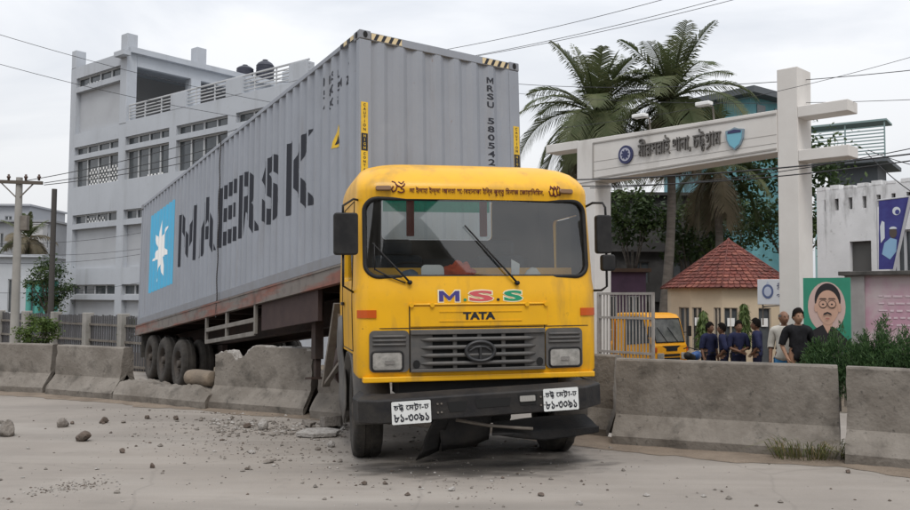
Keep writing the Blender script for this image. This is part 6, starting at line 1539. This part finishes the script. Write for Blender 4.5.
    for v in hb.verts:
        x, y, z = v.co; X = x * .083; Yy = y * .103; Z = z * .124
        if z < -.1: k = (-.1 - z); X *= 1 - .30 * k; Yy = Yy * (1 - .12 * k) + (.018 * k if y > -.2 else 0)
        if y > 0:
            fx = abs(x); nose = math.exp(-(fx / .14) ** 2) * (math.exp(-((z + .12) / .22) ** 2) * .028 + math.exp(-((z + .22) / .10) ** 2) * .014) * max(0, y); Yy += nose
            Yy -= .012 * math.exp(-((fx - .38) / .16) ** 2 - ((z - .06) / .12) ** 2) * y
            Yy += .006 * math.exp(-((z + .52) / .07) ** 2 - (fx / .3) ** 2) * y + .010 * math.exp(-((z + .82) / .14) ** 2 - (fx / .35) ** 2) * y
        e_ = math.exp(-((abs(x) - .98) / .10) ** 2 - ((y + .05) / .20) ** 2 - ((z + .05) / .24) ** 2) * .028; X += math.copysign(e_, x) if abs(x) > .5 else 0
        v.co = Vector((X, Yy, Z))
    Rl = Matrix.Rotation(R(look), 3, 'Z')
    hv = [(HC + Rl @ v.co) * s for v in hb.verts]; hf = [tuple(q.index for q in f.verts) for f in hb.faces]
    hl = [v.co.copy() for v in hb.verts]; hb.free()
    body_f = [tuple(v.index for v in f.verts) for f in bm.faces]; n0 = len(bm.verts); V = [tuple(v.co) for v in bm.verts] + [tuple(v) for v in hv]
    Fs = body_f + [tuple(i + n0 for i in f) for f in hf]; MI = [0] * len(Fs)
    def extra(c, rx, ry, rz, mi):
        k = len(V); n = 8
        for a in range(5):
            la = -math.pi / 2 + math.pi * a / 4
            for b in range(n): lo = 2 * math.pi * b / n; q = Vector((rx * math.cos(la) * math.cos(lo), ry * math.cos(la) * math.sin(lo), rz * math.sin(la))) + c; V.append(tuple((HC + Rl @ q) * s))
        for a in range(4):
            for b in range(n): Fs.append((k + a * n + b, k + a * n + (b + 1) % n, k + (a + 1) * n + (b + 1) % n, k + (a + 1) * n + b)); MI.append(mi)
    for sx in (-1, 1): extra(Vector((sx * .031, .078, .010)), .013, .010, .008, 1); extra(Vector((sx * .031, .086, .010)), .006, .004, .006, 2); extra(Vector((sx * .031, .088, .030)), .020, .006, .004, 2)
    extra(Vector((0, .094, -.062)), .024, .006, .006, 3)
    m3 = bpy.data.meshes.new('body'); m3.from_pydata(V, [], Fs)
    for q in (skin, EYEW, HAIR, mat('lip brown', (.16, .06, .045), .6)): m3.materials.append(q)
    m3.polygons.foreach_set('material_index', MI); m3.polygons.foreach_set('use_smooth', [True] * len(Fs)); ob = bpy.data.objects.new('body', m3); COL.objects.link(ob); ob.parent = e
    # hair cap cut from the head shape
    k_ = [i for i, q in enumerate(hl) if (q.z > (.040 if q.y > .045 else (.005 if q.y > .01 else (-.03 if q.y > -.03 else -.06))) and not (q.y > .068 and q.z < .07)) and abs(q.x) < .12]
    if bald: k_ = [i for i in k_ if hl[i].z < .06]
    ks = set(k_); mpx = {}; HV = []; HF = []
    for f in hf:
        if all(i in ks for i in f):
            for i in f:
                if i not in mpx: mpx[i] = len(HV); q = hl[i]; up = .030 * max(0, q.z / .118) + (.010 if not bald else .001); HV.append(tuple((HC + Rl @ (q * (1 + up / .09 * .9) + Vector((.008 * noise.noise(q * 45), .008 * noise.noise(q * 50), .012 * noise.noise(q * 40 + Vector((px, 0, 0))))))) * s))
            HF.append(tuple(mpx[i] for i in f))
    if HF:
        m4 = bpy.data.meshes.new('hair'); m4.from_pydata(HV, [], HF); m4.materials.append(hair); m4.polygons.foreach_set('use_smooth', [True] * len(HF)); oh = bpy.data.objects.new('hair', m4); COL.objects.link(oh); oh.parent = e
    if belt:
        m = MB(); n = 24; 
        for z in (.955, 1.0):
            for k in range(n): a = 2 * math.pi * k / n; m.v.append((.172 * s * math.cos(a), .132 * s * math.sin(a), z * s))
        for k in range(n): m.f.append((k, (k + 1) % n, n + (k + 1) % n, n + k)); m.mi.append(0)
        o = m.build('belt', belt, e, smooth=True)
        m = MB(); m.box(.14 * s, .20 * s, -.05, .05, .84 * s, .98 * s); m.build('pouch', belt, e, bevel=.01)
    bm.free(); return e
PNV = mat('uniform navy', (0.022, 0.025, 0.060), .85, (0.04, .044, .085), 9, .6, spec=.08); PTR = mat('uniform trousers', (0.014, .015, .03), .85, spec=.08); BELT = mat('belt black', (.02, .02, .022), .5)
A_DOWN = {'l': ((.24, -.02, 1.10), (.235, .06, .86)), 'r': ((.24, -.02, 1.10), (.235, .06, .86))}
A_HIP = {'l': ((.33, -.06, 1.12), (.20, .06, .99)), 'r': ((.30, -.05, 1.11), (.19, .08, .97))}
A_FRONT = {'l': ((.25, .03, 1.10), (.06, .20, 1.06)), 'r': ((.25, .03, 1.10), (.07, .19, 1.02))}
A_POCK = {'l': ((.27, -.07, 1.11), (.19, .05, .89)), 'r': ((.27, -.05, 1.11), (.19, .05, .88))}
gp = 'police officers in navy by the guardhouse'
person(709, 324, 22.3, 205, 'navy uniformed officer standing nearest the small yellow truck', SKIN['a'], PNV, PTR, A_DOWN, belt=BELT, group=gp, look=15)
person(724, 325, 22.0, 70, 'navy uniformed officer in profile, second from the small yellow truck', SKIN['a'], PNV, PTR, A_HIP, belt=BELT, group=gp, lean=.03)
person(738, 322.5, 21.8, 185, 'navy uniformed officer facing the road with hands held before the belt', SKIN['a'], PNV, PTR, A_FRONT, belt=BELT, group=gp)
person(757, 320.5, 21.6, 68, 'navy uniformed officer standing apart below the white sign box, turned sideways', SKIN['a'], PNV, PTR, A_HIP, belt=BELT, group=gp)
WSH = mat('off white shirt', (.52, .50, .45), .85, (.42, .40, .36), 8, .6, spec=.08); BLUT = mat('blue trousers', (.06, .20, .40), .85, spec=.08); BTS = mat('black tee', (.012, .012, .013), .85, (.035, .035, .04), 9, .5, spec=.08); DKT = mat('dark trousers', (.03, .03, .035), .85, spec=.08)
person(784, 312, 16.4, 150, 'balding man in off white shirt and blue trousers beside the gate pillar', SKIN['a'], WSH, BLUT, A_DOWN, sleeve=.6, bald=True, hair=GREYHAIR, look=40, hem=.86)
person(797.5, 311, 15.9, 172, 'young man in black tee with hands in pockets before the gate pillar', SKIN['b'], BTS, DKT, A_POCK, sleeve=.45, look=12, hem=.86)
# ================================================================== SMALL YELLOW TRUCK BEHIND THE GATE
sp = at(655, 340, 23.6); sp.z = -.57
ST = Matrix.Translation(sp) @ Matrix.Rotation(R(38), 4, 'Z'); st_ = empty('mini_truck', ST, 'small yellow mini truck parked behind the barred gate leaf', 'truck')
W2 = 1.38; sc = 1.0
prof2 = [(0.0, .36), (-.02, .70), (.0, 1.02), (.04, 1.10), (.24, 1.76), (.34, 1.86), (.6, 1.91), (1.32, 1.90), (1.40, 1.82), (1.42, .36)]
b2_ = MB(); b2_.prism(prof2, frame((0, 0, 0), (0, 1, 0), (0, 0, 1)), W2); bo = b2_.build('cab', YEL2, st_, bevel=.045)
wsn = Vector((0, .68, -.34)).normalized()
def wsq(x0, x1, t0, t1, off): 
    a = Vector((0, .04, 1.10)); b = Vector((0, .24, 1.76)); n = Vector((0, -.66, .20)).normalized(); p = lambda x, t: tuple(a.lerp(b, t) + Vector((x, 0, 0)) + n * off); return p(x0, t0), p(x1, t0), p(x1, t1), p(x0, t1)
m = MB(); m.quad(*wsq(.10, W2 - .10, .03, .97, .012)); wq = m.build('windscreen', mat('mini windscreen', (.05, .055, .055), .08, (.16, .16, .15), 2.2, .9, spec=.7), st_)
m = MB(); q = [Vector(v) for v in wsq(.09, W2 - .09, .02, .98, .014)]; m.tube(q + q[:1], .016, 6, cap=False); m.build('seal', BLK, wq)
for x0, x1 in ((.55, .25), (1.0, .70)):
    a = Vector(wsq(x0, x0, 0, .1, .03)[0]); b = Vector(wsq(x1, x1, .62, .7, .03)[0]); m = MB(); m.tube([a, b], .009, 5); m.build('wiper', BLK, st_)
for s, x in ((-1, -.004), (1, W2 + .004)):
    m = MB(); m.prism([(.18, 1.10), (.98, 1.02), (.98, 1.72), (.40, 1.74)], frame((x, 0, 0), (0, 1, 0), (0, 0, 1)), .004 * s); d2 = m.build('door', WINB, st_)
    m = MB(); m.tube([(x, .12, .5), (x, .14, 1.05), (x, .52, 1.80), (x, 1.02, 1.80), (x, 1.04, .5), (x, .12, .5)], .008, 5); m.build('door_gap', BLK, d2)
    m = MB(); m.tube([(x, .2, 1.35), (x + s * .16, .06, 1.38)], .012, 5); mm = m.build('mirror_arm', BLK, st_)
    m = MB(); m.box(x + s * .16 - .06, x + s * .16 + .06, .02, .07, 1.26, 1.55); m.build('mirror', BLK, mm, bevel=.015)
    m = MB(); m.prism(rrect(-.13, .13, -.09, .09, .03), YZ(W2 / 2 + s * .50, -.025, .74), .03); hl_ = m.build('headlight', LENS, st_, bevel=.008)
    m = MB(); m.box(W2 / 2 + s * .66 - .025, W2 / 2 + s * .66 + .025, -.03, .05, .86, .98); m.build('indicator', ORG, st_)
m = MB(); m.prism(rrect(.36, W2 - .36, .60, .70, .02), YZ(0, -.025, 0), .012); m.prism(rrect(.36, W2 - .36, .74, .80, .02), YZ(0, -.025, 0), .012); m.build('grille', DARK, st_)
m = MB(); m.prism([(.30, 1.02), (.48, .93), (.9, .93), (1.08, 1.02)], YZ(0, .012, 0), .02); m.build('nose_panel', BLK, st_)
m = MB(); m.prism(rrect(.46, W2 - .46, .88, .96, .01), YZ(0, -.012, 0), .01); m.build('nose_mark', DARK, st_)
m = MB(); m.box(-.02, W2 + .02, -.10, .06, .34, .54); m.build('bumper', YEL2, st_, bevel=.03)
m = MB(); m.box(.48, W2 - .48, -.112, -.10, .38, .50); m.build('number_plate', PLT, st_)
m = MB(); m.box(.02, W2 - .02, 1.50, 3.6, .62, .70); m.box(.02, .07, 1.50, 3.6, .70, 1.02); m.box(W2 - .07, W2 - .02, 1.5, 3.6, .70, 1.02); m.box(.07, W2 - .07, 3.55, 3.6, .7, 1.02); m.box(.02, W2 - .02, 1.5, 1.55, .7, 1.75); m.build('cargo_bed', YEL2, st_, bevel=.01)
m = MB(); m.box(.35, W2 - .35, .2, 3.5, .36, .62); m.build('chassis', CHAS, st_)
for y in (.62, 2.75):
    for s, x in ((-1, .12), (1, W2 - .12)):
        t = wheel_mesh(.28, .16, False).build('wheel', RUB, st_, smooth=True, sharp=40); t.location = (x, y, .28); rim_mesh(.28, .16, s).build('rim', RIM, t, smooth=True)
# motorcycle with a blue tank parked between the truck and the officers
mp_ = at(694, 352, 22.8); mp_.z = gz(mp_.x, mp_.y); mc = empty('motorcycle', Matrix.Translation(mp_) @ Matrix.Rotation(R(60), 4, 'Z'), 'blue motorcycle parked between the small yellow truck and the officers', 'motorcycle'); MBL = mat('motorcycle blue', (.03, .10, .30), .3)
for x in (-.62, .62):
    m = MB(); m.tube([(x + .28 * math.cos(t), 0, .29 + .28 * math.sin(t)) for t in [2 * math.pi * k / 24 for k in range(25)]], .045, 8, cap=False); wl = m.build('wheel', RUB, mc, smooth=True)
    m = MB(); m.cyl((x, -.05, .29), (x, .05, .29), .05, n=10)
    for k in range(6): m.tube([(x, 0, .29), (x + .26 * math.cos(k * 1.05), 0, .29 + .26 * math.sin(k * 1.05))], .01, 4)
    m.build('hub', STL, wl)
m = MB(); m.tube([(.62, .08, .29), (.42, .08, .90)], .022, 6); m.tube([(.62, -.08, .29), (.42, -.08, .90)], .022, 6); m.tube([(.42, 0, .85), (-.1, 0, .70), (-.62, .08, .29)], .025, 6); m.tube([(.35, 0, .75), (.05, 0, .32), (-.3, 0, .35)], .03, 6); m.build('frame', BLK, mc)
m = MB(); m.tube([(.40, 0, .78), (.30, 0, .82), (.0, 0, .80), (-.08, 0, .76)], [.05, .12, .12, .06], 12); m.build('tank', MBL, mc, smooth=True)
m = MB(); m.tube([(-.05, 0, .79), (-.3, 0, .80), (-.62, 0, .86), (-.7, 0, .86)], [.07, .10, .10, .05], 10); m.build('seat', BLK, mc, smooth=True)
m = MB(); m.tube([(.32, -.36, .98), (.38, -.25, 1.02), (.42, 0, .95), (.38, .25, 1.02), (.32, .36, .98)], .014, 6); m.build('handlebar', BLK, mc)
m = MB(); m.box(-.12, .2, -.13, .13, .30, .56); m.build('engine', STL, mc, bevel=.03)
m = MB(); m.lathe([(0, .01), (.02, .085), (.10, .075), (.14, .03), (.15, .005)], frame((.56, 0, .88), (-1, 0, 0), (0, 0, 1)), 14); m.build('headlight', LENS, mc, smooth=True)
# ================================================================== OVERHEAD WIRES
WIRE = mat('cable black', (.025, .025, .027), .6)
def wire(p0, p1, Y0, Y1, sag, r, label, group):
    r *= .68; a = at(p0[0], p0[1], Y0); b = at(p1[0], p1[1], Y1); pts = []
    t0 = -.7 if (p0[0] < 10 or 390 < p0[0] < 520) else 0; t1_ = 1.8 if (p1[0] > 900 or p1[1] < 0) else 1
    for k in range(41): t = t0 + (t1_ - t0) * k / 40; q = a + (b - a) * t; q.z -= 4 * sag * t * (1 - t); pts.append(q)
    m = MB(); m.tube(pts, r, 5); return tag(m.build('power_line', WIRE, smooth=True), label, 'wire', group)
gA = 'wires crossing the sky at the upper left'; lA = 'thin black wire crossing the sky in front of the pale building'
wire((-60, 16), (330, 112), 22, 30, .25, .011, 'upper of two thin wires sloping down across the pale building front', gA); wire((-60, 47), (330, 128), 22, 30, .3, .011, 'lower of two thin wires sloping down across the pale building front', gA)
gB = 'thick cables from the electricity pole behind the container'
for k, (y0, x1, y1) in enumerate(((181, 330, 96), (183, 335, 108), (185, 330, 122))): wire((44 if k else 24, y0), (x1, y1), 24, 26, .25, .016, ['topmost cable climbing from the pole crossarm to the container', 'middle cable climbing from the pole crossarm to the container', 'lowest cable climbing from the pole crossarm to the container'][k], gB)
gC = 'low wires strung before the pale building'
for k, (y0, y1) in enumerate(((243, 222), (252, 240), (262, 244), (292, 272), (322, 306))): wire((-30, y0), (190, y1), 23.5, 29, .25, .009, ['highest', 'second', 'third', 'fourth', 'lowest'][k] + ' of the low sagging wires strung before the pale building', gC)
gD = 'three wires above the container'
for k, (x0, y0, x1, y1) in enumerate(((395, 58, 690, -8), (415, 66, 745, -8), (440, 62, 770, -10))): wire((x0, y0), (x1, y1), 30, 24, .15, .013, ['uppermost of three wires rising over the container to the sky', 'middle of three wires rising over the container to the sky', 'lowest of three wires rising over the container to the sky'][k], gD)
gE = 'cables slung across the gate and palms'
for k, (a, b, Y0, Y1, sg_, r, lb) in enumerate((((505, 83), (950, 66), 26, 16, .25, .012, 'upper straight wire passing behind the container over both palm crowns'), ((505, 92), (950, 98), 26, 16, .2, .009, 'faint straight wire passing over the palm crowns below the upper one'), ((560, 180), (950, 149), 17.2, 13.5, .10, .02, 'thick black cable slung across the gate beam bottom'), ((560, 186), (950, 155), 17.2, 13.5, .14, .016, 'second thick cable hanging just under the first at the gate'), ((590, 188), (950, 140), 17.0, 13.5, .16, .012, 'thin cable crossing the thick cables at the gate pillar'), ((560, 128), (955, 44), 17, 15, .18, .007, 'hair thin wire over the gate lettering'), ((866, 152), (950, 212), 15, 13, .12, .012, 'cable dropping from the pillar fin towards the blue banner'), ((868, 150), (950, 172), 15, 13, .05, .010, 'short cable running off to the edge above the white wall'))): wire(a, b, Y0, Y1, sg_, r, lb, gE)
# ================================================================== ACROSS THE ROAD (seen only mirrored in the windscreen)
DRK = mat('shop plaster', (0.10, 0.098, 0.095), .9, (.07, .068, .066), .8, .8)
def shop(x, y, w_, d_, h_, rz, label, gable=False):
    e = empty('shop_house', Matrix.Translation((x, y, 0)) @ Matrix.Rotation(rz, 4, 'Z'), label, 'house'); hs = []; n = max(2, int(w_ / 2.6)); fl = max(1, int(h_ / 3.1))
    for f in range(fl):
        for k in range(n): c = w_ * (k + .5) / n; hs.append((c - .6, c + .6, f * 3.1 + .9, f * 3.1 + 2.4, 'win'))
    facade('wall', 0, w_, 0, h_, hs, .15, e, [DRK, DRK, DARK])
    m = MB(); m.box(0, .2, .003, d_, 0, h_); m.box(w_ - .2, w_, .003, d_, 0, h_); m.box(.2, w_ - .2, d_ - .2, d_, 0, h_); m.build('side_wall', DRK, e)
    m = MB()
    if gable: m.prism([(-.5, h_), (w_ / 2, h_ + 2.0), (w_ + .5, h_), (w_ + .5, h_ + .15), (w_ / 2, h_ + 2.2), (-.5, h_ + .15)], frame((0, -.5, 0), (1, 0, 0), (0, 0, 1)), -(d_ + 1))
    else: m.box(-.3, w_ + .3, -.4, d_ + .2, h_, h_ + .2)
    m.build('roof', DRK, e)
shop(24, -16, 13, 8, 7.6, R(180), 'flat roofed dark house across the road, seen only mirrored in the windscreen')
shop(10.3, -15, 7, 8, 7.4, R(188), 'taller dark house across the road, seen only mirrored in the windscreen', True)
shop(2.0, -13.5, 6, 8, 14.2, R(194), 'tallest dark house across the road, mirrored at the windscreen edge')
# dark damp stains that also paint shade onto the road under the truck
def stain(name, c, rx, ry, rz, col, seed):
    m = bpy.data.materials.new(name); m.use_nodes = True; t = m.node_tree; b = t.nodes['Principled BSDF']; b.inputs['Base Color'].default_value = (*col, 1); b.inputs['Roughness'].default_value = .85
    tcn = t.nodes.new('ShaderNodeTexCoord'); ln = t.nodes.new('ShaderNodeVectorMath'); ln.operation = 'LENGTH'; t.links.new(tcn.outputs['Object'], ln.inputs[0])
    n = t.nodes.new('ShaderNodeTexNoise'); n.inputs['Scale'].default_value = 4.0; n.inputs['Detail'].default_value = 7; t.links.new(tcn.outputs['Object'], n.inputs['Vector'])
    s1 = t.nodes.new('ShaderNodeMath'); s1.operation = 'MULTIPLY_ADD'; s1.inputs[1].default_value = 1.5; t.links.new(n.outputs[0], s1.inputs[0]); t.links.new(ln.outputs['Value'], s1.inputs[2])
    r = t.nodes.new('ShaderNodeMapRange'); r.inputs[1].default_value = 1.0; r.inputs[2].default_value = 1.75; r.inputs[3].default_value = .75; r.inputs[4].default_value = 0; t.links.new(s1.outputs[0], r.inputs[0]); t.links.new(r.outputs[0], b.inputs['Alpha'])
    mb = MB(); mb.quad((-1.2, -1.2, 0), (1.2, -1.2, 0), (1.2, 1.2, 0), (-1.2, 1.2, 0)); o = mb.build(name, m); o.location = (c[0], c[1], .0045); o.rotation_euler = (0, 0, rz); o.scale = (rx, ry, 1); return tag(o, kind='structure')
stain('road_oil_and_shade', TM @ Vector((0.0, 0.15, 0)), 1.5, .75, R(12), (.05, .044, .038), 1)
stain('road_damp_and_shade', TM @ Vector((0.6, 1.2, 0)), 1.1, .9, R(12), (.07, .062, .052), 2)
